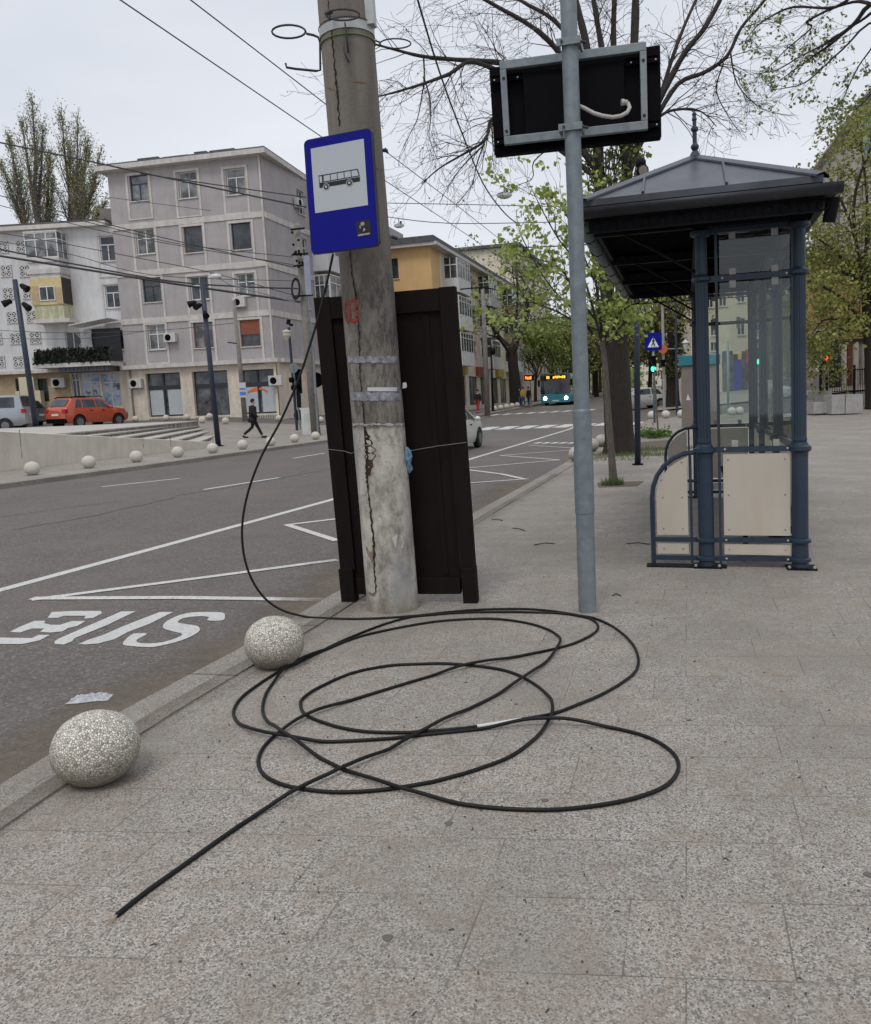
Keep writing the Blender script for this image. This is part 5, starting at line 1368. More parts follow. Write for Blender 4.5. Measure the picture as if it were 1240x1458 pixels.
mb = MB(); mb.tube([rf2.f(rf2.hit(1144, 500)[0], .12, zo - .1), rf2.f(rf2.hit(1143, 557)[0], .12, 1)], .04, 5); build('cable_run', mb, DFRAME, re)
# dark doorway & columns at right
for u0, u1, mt, d in ((1180, 1196, DFRAME, .08), (1197, 1202, TRIM, .3), (1205, 1212, BFRAME, .1), (1213, 1219, TRIM, .3), (1226, 1240, TRIM, .3)):
    o = rf2.rect(u0, 490, u1, 556); fbox('doorway' if mt in (DFRAME, BFRAME) else 'pilaster', rf2, o, .05, d + .05, mt, re)
co = P(985, 560, 74); c1_ = P(1098, 556, 74); cf = Facade((co.x, co.y), (c1_.x, c1_.y), .9, .02)
ce = empty('cream_building', (co.x, co.y, .9), 'pale cream building seen through the shelter glass, with a blue and a red doorway', 'building')
cw_ = [cf.rect(1006, 415, 1016, 438), cf.rect(1024, 412, 1035, 436), cf.rect(1050, 405, 1061, 430), cf.rect(1012, 455, 1022, 478), cf.rect(1050, 453, 1061, 477), cf.rect(1012, 487, 1022, 500)]
wall('wall', cf, 0, cf.L, .5, 15.5, cw_, simple('cream_wall', (.62, .56, .42), .9, .08, 1), ce)
for o in cw_: window(cf, o, ce, WFRAME, PANE, 'v2')
mb = MB(); mb.box(cf.f, 0, cf.L, -9, -.3, .5, 15.4); build('body', mb, CREAMW, ce); mb = MB(); mb.box(cf.f, -.4, cf.L + .4, -9.4, .4, 15.5, 15.8); build('roof', mb, ROOFG, ce)
BLU = simple('blue_door_panel', (.03, .05, .35), .5, .2); RED = simple('red_sign_panel', (.55, .04, .05), .5); YELP = simple('yellow_panel', (.7, .5, .05), .5)
fbox('blue_shopfront', cf, cf.rect(1044, 512, 1055, 558), .02, .2, BLU, ce); fbox('yellow_shop_sign', cf, cf.rect(1045, 504, 1052, 512), .02, .25, YELP, ce); fbox('red_shop_sign', cf, cf.rect(1061, 498, 1068, 518), .02, .3, RED, ce); fbox('dark_shopfront', cf, cf.rect(1056, 500, 1068, 558), .01, .1, SHOPG, ce); fbox('dark_shopfront', cf, cf.rect(1028, 500, 1043, 558), .01, .1, SHOPG, ce)
tl, tr_ = P(1163, 230, 82), P(1320, 230, 49)
tf = Facade((tl.x, tl.y), (tr_.x, tr_.y), 1, .02); te = empty('tall_apartment_block', (tl.x, tl.y, 1), 'tall weathered block at the right edge behind the tree, eaves rising to the right', 'building')
zt_ = tf.hit(1238, 146)[1]; tw = []
for u0, v0, u1, v1 in ((1199, 190, 1203, 206), (1206, 182, 1210, 200), (1214, 184, 1231, 196)): tw.append(tf.rect(u0, v0, u1, v1))
for k in range(1, 5):
    for a in (3, 7, 11, 15, 19, 23, 27, 31): tw.append([a, a + 1.5, zt_ - 2 - 3 * k - 1.3, zt_ - 2 - 3 * k])
TW = simple('weathered_wall', (.55, .50, .43), .95, .15, 1.5, streak=((.2, .18, .16), .6))
wall('wall', tf, 0, tf.L, 4, zt_, tw, TW, te)
for o in tw: window(tf, o, te, WFRAME, PANE, 'v2')
mb = MB(); mb.box(tf.f, 0, tf.L, -12, -.3, .5, zt_ - .05); build('body', mb, TW, te)
mb = MB(); mb.box(tf.f, -.6, tf.L, -12, .6, zt_, zt_ + .2); build('roof', mb, TRIM, te)
TEAL = simple('pale_teal_render', (.25, .42, .40), .9); o = tf.rect(1232, 160, 1262, 210); fbox('teal_panel', tf, o, .0, .06, TEAL, te)
mb = MB(); mb.box(tf.f, 0, tf.L, 0, .03, .5, 4); build('base_wall', mb, BEIGEW, te)
# more mass filling the end of the right hand side
farblock(Vector((27, 98, 0)), S * -1, T, 10, 12, 9, CREAMW, 'small cream building glimpsed behind the ivy covered tree by the kiosk', 9) if False else None

# ---------------------------------------------------------------- raised terrace, wall and steps on the left
A_ = G(0, 671); B_ = G(301, 637); A0_ = A_ + (A_ - B_) * .6
def wtop(t): return lerp(P(0, 614, A_.y).z, P(301, 629.5, B_.y).z, t)
mb = MB(); n_ = 24; i0 = 0; PLW = simple('plastered_wall', (.60, .55, .475), .9, .1, 1.4, bump=.15, streak=((.40, .35, .29), .5))
wp = []
for k in range(n_ + 1):
    t = lerp(-.6, 1.0, k / n_); p = A_.lerp(B_, t) if t >= 0 else A_ + (B_ - A_) * t
    wp.append((p, wtop(t)))
back = Vector((-.3, .9, 0)) * .4
for p, zt in wp: mb.v += [Vector((p.x, p.y, p.z - .2)), Vector((p.x, p.y, zt)), Vector((p.x, p.y, zt)) + back, Vector((p.x, p.y, p.z - .2)) + back]
for k in range(n_):
    for j in range(3): mb.f.append((k * 4 + j, k * 4 + 4 + j, k * 4 + 5 + j, k * 4 + 1 + j))
mb.f.append((n_ * 4, n_ * 4 + 3, n_ * 4 + 2, n_ * 4 + 1))
ww = empty('plastered_wall', A_, 'long pale plastered wall along the far pavement, its top sloping down to the right', 'wall'); build('wall_face', mb, PLW, ww)
for t in (.08, .60, .75):
    p = A_.lerp(B_, t); mb = MB(); zt = wtop(t); 
    L_ = [p + Vector((-.012 + .02 * noise.noise(Vector((0, k, t * 9))), -.012, lerp(zt, 0, k / 8))) for k in range(7 if t < .2 else 6)]
    for a, b in zip(L_, L_[1:]): mb.face([a, a + Vector((.03, 0, 0)), b + Vector((.02, 0, 0)), b])
    build('wall_crack', mb, CONCD, ww)
STEPR = simple('stained_step_riser', (.26, .24, .21), .95, .7, 2.2, sc3=(2, 2, .3)); STEPT = simple('step_tread', (.43, .40, .36), .9, .12, 3)
steps = empty('terrace_steps', (A_.x, A_.y + 8, 0), 'broad pale stone steps with dark stained risers behind the plastered wall', 'steps')
def onwall(z):
    t = (wp[0][1] - z) / (wp[0][1] - wp[-1][1]); return wp[0][0].lerp(wp[-1][0], t) + back
for z, (u, v), zn in ((.98, (232, 603.5), .72), (.85, (246, 606), .7), (.72, (260, 609), .48), (.59, (275, 612.5), 0), (.46, (290, 616), .2), (.33, (305, 620.5), 0)):
    a = onwall(z); b = Pz(u, v, z)
    if b.y > 39.5: b = P(u, v, 39.5); b.z = z
    y2 = 43.5
    pts = [Vector((a.x, a.y, z)), Vector((b.x, b.y, z)), Vector((b.x - .3, y2, z)), Vector((-60, y2, z)), Vector((-60, a.y + 3, z)), Vector((wp[0][0].x, wp[0][0].y, z)) + back]
    zz = z
    mb = MB(); mb.slab([p - Z * .045 + Vector((-.06, .06, 0)) for p in pts], z + .3 - .045); build('riser', mb, STEPR, steps)
    mb = MB(); mb.slab([p for p in pts], .045); build('tread', mb, STEPT, steps)

# ================================================================ STREET POLES, LAMPS, SIGNALS
def spot(c, d, parent, s_=.16):
    c = Vector(c); d = Vector(d).normalized()
    mb = MB(); mb.tube([c, c + d * s_ * .5, c + d * s_ * 1.5], [s_ * .35, s_ * .45, s_ * .6], 10); h_ = build('spotlight', mb, DARKM, parent)
    mb = MB(); mb.tube([c - d * .02, c + Vector((0, 0, -.12))], .02, 5); build('bracket', mb, DARKM, h_)
def lamppost(base, top, r, spots, label, nm='lamp_post'):
    e = empty(nm, base, label, 'lamp post'); mb = MB(); mb.tube([base, top], [r, r * .85], 12); build('post', mb, LAMPM, e, True)
    mb = MB(); mb.tube([base, base + Z * .03], r * 1.8, 12); build('base_plate', mb, DARKM, e)
    for u, v, d in spots: spot(P(u, v, base.y), d, e, .22)
    return e
yb0 = P(51, 606, 30.5).y
b_ = P(51, 607, 31); lamppost(b_, P(21, 398, 31), .105, [(30, 406, (.8, -.3, -.5)), (16, 428, (-.8, -.3, -.4)), (33, 432, (.7, -.3, -.6))], 'dark leaning lamp post with three spotlights behind the white wall at left')
b_ = G(311, 635); lamppost(b_, P(287, 398, b_.y), .11, [(279, 430, (-.9, -.2, -.3)), (291, 444, (.3, -.6, -.5)), (285, 434, (-.3, -.8, -.3))], 'tall dark lamp post in front of the middle shop window of the grey block')
b_ = G(908, 662); e = lamppost(b_, P(905.5, 270, b_.y), .065, [], 'square dark blue lamp post between the thick tree and the bus shelter')
c0 = P(912, 243, b_.y); mb = MB(); mb.tube([P(909, 262, b_.y), P(911, 256, b_.y), P(912, 247, b_.y)], .03, 6); mb.tube([c0 + Vector((0, .05, 0)), c0 + Vector((.02, -.12, -.03))], [.09, .12], 14); mb.ball(P(912, 232, b_.y), .11, 12); hd = build('floodlight', mb, DARKM, e, True)
mb = MB(); mb.tube([c0 + Vector((.02, -.121, -.03)), c0 + Vector((.022, -.13, -.032))], .095, 14); build('lens', mb, simple('lamp_lens', (.22, .2, .16), .2), hd)
# concrete service pole with wires, coil
kb = P(452, 640, 41); kt = P(423, 318, 41)
kp = empty('concrete_wire_pole', kb, 'old concrete pole crowded with wires and a cable coil, left of the blue sign', 'pole')
mb = MB(); mb.tube([kb, kt], [.24, .16], 10); build('shaft', mb, CONCD, kp, True)
mb = MB()
for v, w_ in ((326, 10), (362, 12), (378, 11), (421, 13)): u = lerp(423, 452, (v - 318) / 322); mb.tube([P(u - w_, v + 1, 40.7), P(u + w_, v - 1, 40.7)], .05, 5); 
bsep('crossarm', mb, DARKM, kp)
mb = MB()
for k in range(16): 
    v = random.choice([330, 345, 360, 366, 372, 376]); u = lerp(423, 452, (v - 318) / 322) + random.uniform(-9, 9); mb.ball(P(u, v + random.uniform(-4, 4), 40.6), .07, 6)
bsep('insulator', mb, DARKM, kp)
mb = MB()
for k in range(3): mb.tube([P(421 + 5.5 * math.cos(t) , 410 + 14 * math.sin(t) + k, 40.6) for t in [j * .42 for j in range(16)]], .045, 5)
build('cable_coil', mb, RUBBER, kp)
mb = MB(); mb.tube([P(438, 430, 40.6), P(445, 480, 40.6), P(448, 560, 40.6)], .03, 4); mb.tube([P(446, 500, 40.4), P(453, 620, 40.4)], .05, 6); build('conduit', mb, GALV, kp)
fb = lambda a, b, z: P(435, 392, 40.5) + Vector((a, b, z)); mb = MB(); mb.box(fb, -.05, .22, 0, .15, -.9, .9); build('panel_box', mb, simple('bluish_panel', (.25, .28, .36), .5), kp)
# traffic signal post near crossing left
tb = G(423, 618); tb = P(423, 613, 42); tt = P(411, 466, 42)
ts = empty('traffic_signal_post', tb, 'dark post carrying traffic lights, a lamp and round sign backs, left of the tall board', 'traffic light')
mb = MB(); mb.tube([tb, tt], .07, 8); build('post', mb, LAMPM, ts)
mb = MB(); c0 = P(408.5, 478, 42); mb.lathe(lambda a, b, z: c0 + Vector((a, b, z)), [(.08, -.22), (.2, .0), (.19, .16), (.1, .18)], 12); hd = build('lantern', mb, simple('lantern_shade', (.5, .45, .35), .4), ts)
mb = MB(); mb.lathe(lambda a, b, z: c0 + Vector((a, b, z)), [(.23, .18), (.2, .24), (.04, .3)], 12); build('lantern_cap', mb, WHITEP, hd)
mb = MB(); mb.tube([P(410, 462, 42), P(411, 455, 42)], .1, 8); mb.tube([P(412, 462, 42), P(417, 463, 42)], .07, 6); build('camera_head', mb, DARKM, ts)
for u, v in ((424.5, 538), (424.5, 546), (417, 552), (414, 541)):
    c0 = P(u, v, 41.8); mb = MB(); mb.tube([c0 + Vector((-.05, 0, 0)), c0 + Vector((.12, -.05, 0))], .13, 10); build('signal_head', mb, BLACKP, ts)
fb = lambda a, b, z: P(424.5, 543, 41.9) + Vector((a, b, z)); mb = MB(); mb.box(fb, -.15, .15, 0, .15, -.6, .6); build('signal_case', mb, BLACKP, ts)
for u, v, r in ((417.5, 524, .25), (425, 591, .27)):
    c0 = P(u, v, 41.9); mb = MB(); mb.tube([c0, c0 + Vector((.01, .03, 0))], r, 18); build('round_sign_back', mb, GALV if v < 550 else DARKM, ts)
mb = MB(); mb.tube([P(428, 612, 41.9), P(417, 520, 41.9)], .045, 6); build('side_pole', mb, GALV, ts)
fb = lambda a, b, z: P(425, 569, 41.7) + Vector((a, b, z)); mb = MB(); mb.box(fb, -.09, .12, 0, .03, -.4, .4); build('sign_back', mb, DARKM, ts)
c0 = P(449.5, 541, 41.5); mb = MB(); mb.tube([c0, c0 + Vector((0, .03, 0))], .38, 20); cc = build('round_sign', mb, BLACKP, None, origin=c0); tag(cc, 'round black sign peeking past the upper left edge of the board', 'sign')
# advert cabinet
ab_ = P(443, 622, 41); fb = lambda a, b, z: ab_ + Vector((a - .02 * z, b, z))
adc = empty('advert_cabinet', ab_, 'white advertising cabinet with a small picture, beside the dark board edge', 'cabinet')
mb = MB(); mb.box(fb, -.42, .38, 0, .35, 0, 1.42); wn(build('case', mb, WHITEP, adc), .02)
mb = MB(); mb.box(fb, -.28, .1, -.012, -.001, .75, 1.15); build('picture', mb, PRINT.m, adc)
# slim pole with paper in front of grey block
sb_, st_ = P(349, 600, 47), P(333, 428, 47)
sp_ = empty('slim_concrete_pole', sb_, 'slim concrete pole with pasted papers in front of the grey block', 'pole'); mb = MB(); mb.tube([sb_, st_], [.15, .09], 8); build('shaft', mb, CONCD, sp_, True)
mb = MB(); mb.tube([P(337, 489, 46.8), P(324, 487.5, 46.8)], .03, 4); build('arm', mb, DARKM, sp_)
fb = lambda a, b, z: P(345, 555, 46.7) + Vector((a, b, z)); mb = MB(); mb.box(fb, -.18, .2, 0, .02, -.42, .4); pq = build('paper_notice', mb, PAPER, sp_); mb = MB(); mb.box(fb, -.16, .18, -.01, -.001, -.3, -.1); mb.box(fb, -.16, .18, -.01, -.001, 0, .1); build('notice_print', mb, simple('notice_blue', (.1, .2, .5), .6), pq)
# pedestrian crossing sign with green light
cb0 = G(932, 602); ct = P(930.5, 505, cb0.y)
cs = empty('pedestrian_signal', cb0, 'slim pole with blue pedestrian crossing sign and glowing green light', 'traffic light')
mb = MB(); mb.tube([cb0, P(929.5, 470, cb0.y)], .06, 8); build('pole', mb, GALV, cs, True)
c0 = P(930, 486, cb0.y - .1); fs = lambda a, b, z: c0 + Vector((a, b, z)); mb = MB(); mb.prism(fs, rrect(-.4, -.43, .42, .41, .05, .05), 0, .03); sg = build('crossing_sign', mb, SIGNB, cs)
mb = MB(); mb.prism(fs, [(-.27, -.28), (.27, -.28), (0, .22)], -.01, -.001); tri_ = build('white_triangle', mb, simple('sign_pictogram_white', (.7, .7, .7), .4), sg)
mb = MB(); mb.tube([fs(0, -.02, .1), fs(0, -.02, -.05)], .035, 6); mb.tube([fs(0, -.02, -.05), fs(.08, -.02, -.22)], .025, 5); mb.tube([fs(0, -.02, -.05), fs(-.09, -.02, -.2)], .025, 5); mb.tube([fs(-.07, -.02, 0), fs(0, -.02, .07), fs(.08, -.02, 0)], .02, 5); mb.ball(fs(0, -.02, .16), .04, 8)
for k in (-.16, -.08, .0, .08, .16): mb.box(fs, k - .012, k + .012, -.012, -.0101, -.27, -.235)
build('walking_figure', mb, SIGNK, tri_)
GREENL = emit('green_signal', (.05, 1.0, .55), 3.0); REDL = emit('red_signal', (1.0, .05, .03), 3.5)
fb = lambda a, b, z: P(930, 520, cb0.y - .12) + Vector((a, b, z)); mb = MB(); mb.box(fb, -.15, .15, 0, .2, -.36, .45); cas = wn(build('signal_case', mb, BLACKP, cs), .03)
mb = MB(); mb.prism(fb, [(.11 * math.cos(t), -.18 + .13 * math.sin(t)) for t in [k * .4 for k in range(16)]], -.02, -.001); build('green_lamp', mb, GREENL, cas)
# red traffic light by the fence
rb = P(1176, 560, 50); re_ = empty('red_traffic_light', P(1176, 575, 50), 'glowing red pedestrian light in a black case by the black fence', 'traffic light')
fb = lambda a, b, z: P(1176.5, 510, 50) + Vector((a, b, z)); mb = MB(); mb.box(fb, -.17, .2, 0, .25, -.45, .3); cas = wn(build('signal_case', mb, BLACKP, re_), .03)
mb = MB(); mb.prism(fb, [(-.02 + .12 * math.cos(t), .02 + .14 * math.sin(t)) for t in [k * .4 for k in range(16)]], -.02, -.001); build('red_lamp', mb, REDL, cas)
mb = MB(); mb.tube([P(1178, 575, 50), P(1177, 520, 50)], .06, 6); build('pole', mb, DARKM, re_)
# second signal pole seen behind (with red round sign) and thin posts
b2 = P(946, 596, 52); e = empty('signal_gantry_pole', b2, 'thin whitish pole with lamp arms and an orange sign back, right of the crossing sign', 'pole'); mb = MB(); mb.tube([b2, P(943, 430, 52)], .09, 8); build('pole', mb, CONC, e)
mb = MB(); mb.tube([P(943, 497.5, 51.8), P(977, 496, 51.8)], .04, 5); mb.tube([P(942, 431, 51.8), P(975, 428, 51.8)], .05, 5); bsep('lamp_arm', mb, GALV, e)
c0 = P(976, 491, 51.8); mb = MB(); mb.lathe(lambda a, b, z: c0 + Vector((a, b, z)), [(.1, -.3), (.16, -.05), (.16, .1), (.25, .12), (.05, .3)], 10); build('lantern', mb, WHITEP, e)
c0 = P(944, 497, 51.7); mb = MB(); mb.tube([c0, c0 + Vector((0, .03, 0))], .28, 14); build('orange_sign', mb, simple('orange_sign', (.5, .12, .04), .6), e)
mb = MB(); mb.tube([P(944, 522, 51.7), P(944, 512, 51.7)], .13, 8); build('signal_head', mb, BLACKP, e)
b2 = P(964, 592, 50); mb = MB(); mb.tube([b2, P(962, 430, 50)], [.08, .06], 6); tag(build('lamp_post', mb, LAMPM, None, origin=b2), 'thin dark post just left of the teal topped kiosk', 'lamp post')
b2 = P(1037, 586, 46); mb = MB(); mb.tube([b2, P(1036, 485, 46)], .07, 8); tag(build('sign_post', mb, GALV, None, True, origin=b2), 'thin grey post seen through the shelter glass', 'post')
# kiosk column
kb_ = P(995, 609, 34.5); ke = empty('ticket_kiosk', kb_, 'tall grey brown kiosk with a teal top behind the bus shelter column', 'kiosk'); fb = lambda a, b, z: kb_ + T * a + S * b + Vector((-.01 * z, 0, z))
mb = MB(); mb.box(fb, -.68, .78, 0, .9, 0, 2.55); wn(build('body', mb, simple('kiosk_brown', (.17, .145, .13), .6, .08), ke), .03)
mb = MB(); mb.box(fb, -.78, .85, -.1, 1.0, 2.56, 2.98); wn(build('teal_top', mb, simple('kiosk_teal', (.02, .16, .19), .5), ke), .03)
mb = MB(); c_ = fb(-.42, -.02, 1.25); mb.face([fb(-.5, -.01, 1.15), fb(-.32, -.01, 1.15), fb(-.42, -.01, 1.4)]); mb.face([fb(-.5, -.012, 1.15), fb(-.42, -.012, 1.2), fb(-.42, -.012, 1.42)]); build('white_mark', mb, WHITEP, ke)
# fence and planters on the right
fence = empty('iron_fence', P(1172, 560, 47), 'black iron railing behind the concrete planters at the right edge', 'fence'); x0 = P(1168, 562, 47).x; x1 = P(1275, 558, 47).x; zf0 = P(1180, 562, 47).z; fb = lambda a, b, z: Vector((x0 + a - .02 * z, 47 + b, zf0 + z))
mb = MB(); mb.box(fb, 0, x1 - x0, -.02, .02, .15, .2); mb.box(fb, 0, x1 - x0, -.02, .02, 1.3, 1.35); build('rail', mb, DARKM, fence)
for k in range(44):
    a = k * (x1 - x0) / 43; mb = MB(); mb.box(fb, a - .012, a + .012, -.012, .012, .0, 1.42); build('picket', mb, DARKM, fence)
for a in (0, 1.9, 3.8): mb = MB(); mb.box(fb, a - .05, a + .05, -.05, .05, -.3, 1.6 if a else 1.75); build('fence_post', mb, DARKM, fence)
for k, (u0, u1, v0, v1, Y, lb) in enumerate([(1184, 1229, 561, 590, 41, 'largest rectangular concrete planter in front of the black railing'), (1158, 1184, 572, 589, 41.5, 'small open concrete block left of the largest planter'), (1139, 1157, 570, 584, 44, 'low concrete block next to the shelter column'), (1160, 1185, 556, 573, 44.5, 'concrete planter standing behind the small open block')]):
    p = P(u0, v1, Y); q = P(u1, v0, Y); e = empty('concrete_planter', p, lb, 'planter', 'concrete planters by the railing'); fb = lambda a, b, z: Vector((p.x + a, Y + b, p.z + z)); w_, h_ = q.x - p.x, q.z - p.z
    mb = MB(); mb.box(fb, 0, w_, 0, .07, 0, h_); mb.box(fb, 0, w_, .83, .9, 0, h_); mb.box(fb, 0, .07, .07, .83, 0, h_); mb.box(fb, w_ - .07, w_, .07, .83, 0, h_); wn(build('planter_box', mb, CONC, e), .01)
    mb = MB(); mb.box(fb, .07, w_ - .07, .07, .83, 0, h_ * .8); build('soil', mb, EARTH, e)
    if k == 0:
        mb = MB(); mb.box(fb, w_ * .42, w_ * .44, -.01, -.001, 0, h_); build('joint', mb, DFRAME, e)
# tree pit and verge
mb = MB(); c0 = G(880, 690); 
SOIL = simple('tree_pit_soil', (.13, .10, .075), .95, .35, 14, bump=.8, bscale=40)
pit = [G(*p) for p in ((850, 687), (917, 685), (908, 692.5), (852, 694.5))]
mb.slab([p + Z * .004 for p in pit], .003); struct('tree_pit', mb, SOIL)
mb = MB(); vg = [G(*p) for p in ((846, 655), (1000, 645), (1000, 622), (868, 628), (858, 640))]
vg = [G(*p) for p in ((843, 654), (960, 640), (960, 626), (905, 630), (866, 634))]
mb.slab([p + Z * .004 for p in vg], .003); struct('verge_soil', mb, SOIL)
GRASSM = leafmat('verge_grass', (.07, .11, .03), (.16, .20, .06))
mb = MB(); random.seed(21)
def blades(c, rx, ry, n, h):
    for k in range(n):
        a = random.uniform(0, 6.28); r = math.sqrt(random.random()); p = Vector((c.x + rx * r * math.cos(a), c.y + ry * r * math.sin(a), gz(c.x, c.y)))
        d = Vector((random.uniform(-.5, .5), random.uniform(-.5, .5), 1)).normalized() * h * random.uniform(.5, 1.2); q = Vector((random.uniform(-1, 1), random.uniform(-1, 1), 0)).normalized() * h * .06
        mb.face([p - q, p + q, p + d])
blades(G(872, 691), .18, .12, 200, .15); 
for u, v, rx, n, h in ((930, 648, .9, 500, .12), (940, 640, 1.2, 500, .12), (863, 648, .5, 200, .12), (880, 655, .7, 160, .1)): blades(G(u, v), rx, .5, n, h)
tag(build('grass', mb, GRASSM), 'short grass growing round the tree bases', 'grass', kind='stuff')
mb = MB()
for u, v, r, n in ((930, 624, .45, 380), (918, 622, .3, 160), (948, 622, .22, 120)):
    c0 = G(u, v)
    for k in range(n): mb.leaf(c0 + Vector((random.gauss(0, r * .4), random.gauss(0, .15), abs(random.gauss(0, .13)))), .09, -.8)
tag(build('weeds', mb, leafmat('weed_leaves', (.06, .12, .02), (.14, .22, .04))), 'leafy weeds on the strip beyond the thick tree', 'weeds', kind='stuff')

# ================================================================ VEHICLES
CARGL = glassy('car_glass', (.012, .015, .018), (.05, .055, .06), .05)
def paintm(name, c, met=.1): 
    m = Mt(name); m.color(m.mix(m.ramp(m.noise(1.5, 3), [(.3, 0), (.7, 1)]), sca(c, .9), sca(c, 1.08))); m.rough(.32); m.b.inputs['Metallic'].default_value = met; m.b.inputs['Coat Weight'].default_value = .6; m.b.inputs['Coat Roughness'].default_value = .08; return m.m
CHROME = simple('alloy_rim', (.20, .20, .21), .4, .3, 9, metal=.6); LAMPR = simple('red_lamp_glass', (.35, .01, .01), .2); LAMPW = simple('clear_lamp_glass', (.5, .5, .5), .15)
PLATE = simple('number_plate', (.6, .6, .58), .5, .04)
def car(base, head, prof, L, W, zlo, belt, paint_, label, wheels, wr=.34, win=(), roofbar=False, lowtrim=None, nm='parked_car'):
    "local x forward, y left; head = unit vector of travel"
    base = Vector(base); hx = Vector(head).normalized(); hy = Z.cross(hx)
    fn = lambda x, y, z: base + hx * x + hy * y + Z * z
    e = empty(nm, base, label, 'car'); W /= 2
    def top(x):
        for (x0, z0), (x1, z1) in zip(prof, prof[1:]):
            if x0 <= x <= x1: return z0 + (z1 - z0) * (x - x0) / (x1 - x0)
        return prof[-1][1]
    zr = max(p[1] for p in prof)
    def sec(x):
        zt = top(x); e_ = min(x, L - x); w_ = W * (1 - .16 * (1 - ss(e_ / .55)))
        zb = min(belt, zt - .03); tum = .2 * max(0, (zt - belt) / (zr - belt)); lo = zlo + .1 * (1 - ss(e_ / .3))
        return [(0, lo), (w_ * .9, lo), (w_ * .99, lo + .18), (w_, (lo + zb) / 2 + .05), (w_ * .965, zb), ((w_ - tum) * .965, max(zt - .05, zb + .01)), ((w_ - tum) * .8, zt), (0, zt + .015)]
    xs = sorted(set([0, .05, .15, .3, L - .3, L - .15, L - .05, L] + [p[0] for p in prof] + [k * L / 22 for k in range(23)])); xs = [x for x in xs if 0 <= x <= L]
    mb = MB(); R = []
    for x in xs:
        s_ = sec(x); ring_ = [(y, z) for y, z in s_] + [(-y, z) for y, z in reversed(s_[1:-1])]
        i = len(mb.v); R.append(i); n = len(ring_)
        for y, z in ring_: mb.v.append(fn(x, y, z))
    for a, b in zip(R, R[1:]):
        for k in range(n): mb.f.append((a + k, a + (k + 1) % n, b + (k + 1) % n, b + k))
    mb.f.append(tuple(R[0] + k for k in reversed(range(n)))); mb.f.append(tuple(R[-1] + k for k in range(n)))
    body = build('body', mb, paint_, e, True); body.modifiers.new('e', 'EDGE_SPLIT').split_angle = math.radians(38)
    # side glass on both sides
    for sd_ in (1, -1):
        for x0, x1, x2, x3 in win:     # bottom rear, bottom front, top front, top rear
            mb = MB()
            def sp_(x, hi):
                s_ = sec(x); (y0, z0), (y1, z1) = s_[4], s_[5]; t = .90 if hi else .1
                return fn(x, sd_ * (lerp(y0, y1, t) + .014), lerp(z0, z1, t))
            for k in range(10):
                t0, t1 = k / 10, (k + 1) / 10; q = [sp_(lerp(x0, x1, t0), 0), sp_(lerp(x0, x1, t1), 0), sp_(lerp(x3, x2, t1), 1), sp_(lerp(x3, x2, t0), 1)]
                mb.face(q if sd_ < 0 else q[::-1])
            build('side_window', mb, CARGL, e)
    # windscreens: steep parts of the profile
    for (x0, z0), (x1, z1) in zip(prof, prof[1:]):
        if abs(z1 - z0) > .28 and max(z0, z1) > belt + .3 and min(z0, z1) > belt - .15:
            mb = MB(); tt_ = [.1, .9] if z1 > z0 else [.08, .88]; q = []
            for t, sg_ in ((tt_[0], 1), (tt_[0], -1), (tt_[1], -1), (tt_[1], 1)):
                x = lerp(x0, x1, t); s_ = sec(x); nrm = Vector((-(z1 - z0), 0, x1 - x0)).normalized(); w_ = s_[6][0] * 1.02
                q.append(fn(x + nrm.x * .02, sg_ * w_, top(x) + nrm.z * .02 + .012))
            mb.face(q); build('rear_window' if z1 > z0 else 'windscreen', mb, CARGL, e)
    for x in wheels:
        for sd_ in (1, -1):
            mb = MB(); y0 = W * .80; y1 = W * 1.02
            i0 = len(mb.v); c0 = fn(x, sd_ * y0, wr); c1_ = fn(x, sd_ * y1, wr)
            mb.tube([c0, c0.lerp(c1_, .12), c0.lerp(c1_, .85), c1_], [wr * .9, wr, wr, wr * .9], 24); wh_ = build('wheel', mb, RUBBER, e, False)
            mb = MB(); mb.tube([c1_, fn(x, sd_ * (y1 + .012), wr)], wr * .60, 16); build('rim', mb, CHROME, wh_)
            mb = MB(); pts = [(x + (wr + .07) * math.cos(t), wr + (wr + .07) * math.sin(t)) for t in [math.pi * k / 10 for k in range(11)]]
            ins = [(x + wr * .3 * math.cos(t), wr + wr * .3 * math.sin(t)) for t in [math.pi * k / 10 for k in range(11)]]
            for k in range(10): mb.face([fn(pts[k][0], sd_ * (W * 1.005), pts[k][1]), fn(pts[k + 1][0], sd_ * (W * 1.005), pts[k + 1][1]), fn(ins[k + 1][0], sd_ * (W * 1.005), ins[k + 1][1]), fn(ins[k][0], sd_ * (W * 1.005), ins[k][1])])
            build('wheel_arch', mb, BLACKP if lowtrim else RUBBER, e)
    if lowtrim:
        mb = MB(); mb.box(fn, -.02, .12, -W * .82, W * .82, zlo + .02, zlo + .26); build('rear_bumper', mb, lowtrim, e)
    for sd_ in (1, -1):
        mb = MB(); mb.box(fn, -.012, .16, sd_ * W * .60, sd_ * W * .9, belt - .22, belt - .02); build('tail_light', mb, LAMPR, e)
        mb = MB(); mb.box(fn, L - .22, L - .0, sd_ * W * .55, sd_ * W * .86, belt - .30, belt - .16); build('headlight', mb, LAMPW, e)
        xm = wheels[1] - .55; mb = MB(); mb.ball(fn(xm, sd_ * (W + .09), belt + .06), .11, 10, .75); build('wing_mirror', mb, paint_, e, True)
        for x in (wheels[0] + .75, wheels[1] - 1.1): mb = MB(); mb.box(fn, x, x + .16, sd_ * (W * .985), sd_ * (W * 1.012), belt - .14, belt - .1); build('door_handle', mb, DARKM, e)
    mb = MB(); mb.box(fn, -.025, -.005, -.26, .26, belt - .36, belt - .25); build('number_plate', mb, PLATE, e)
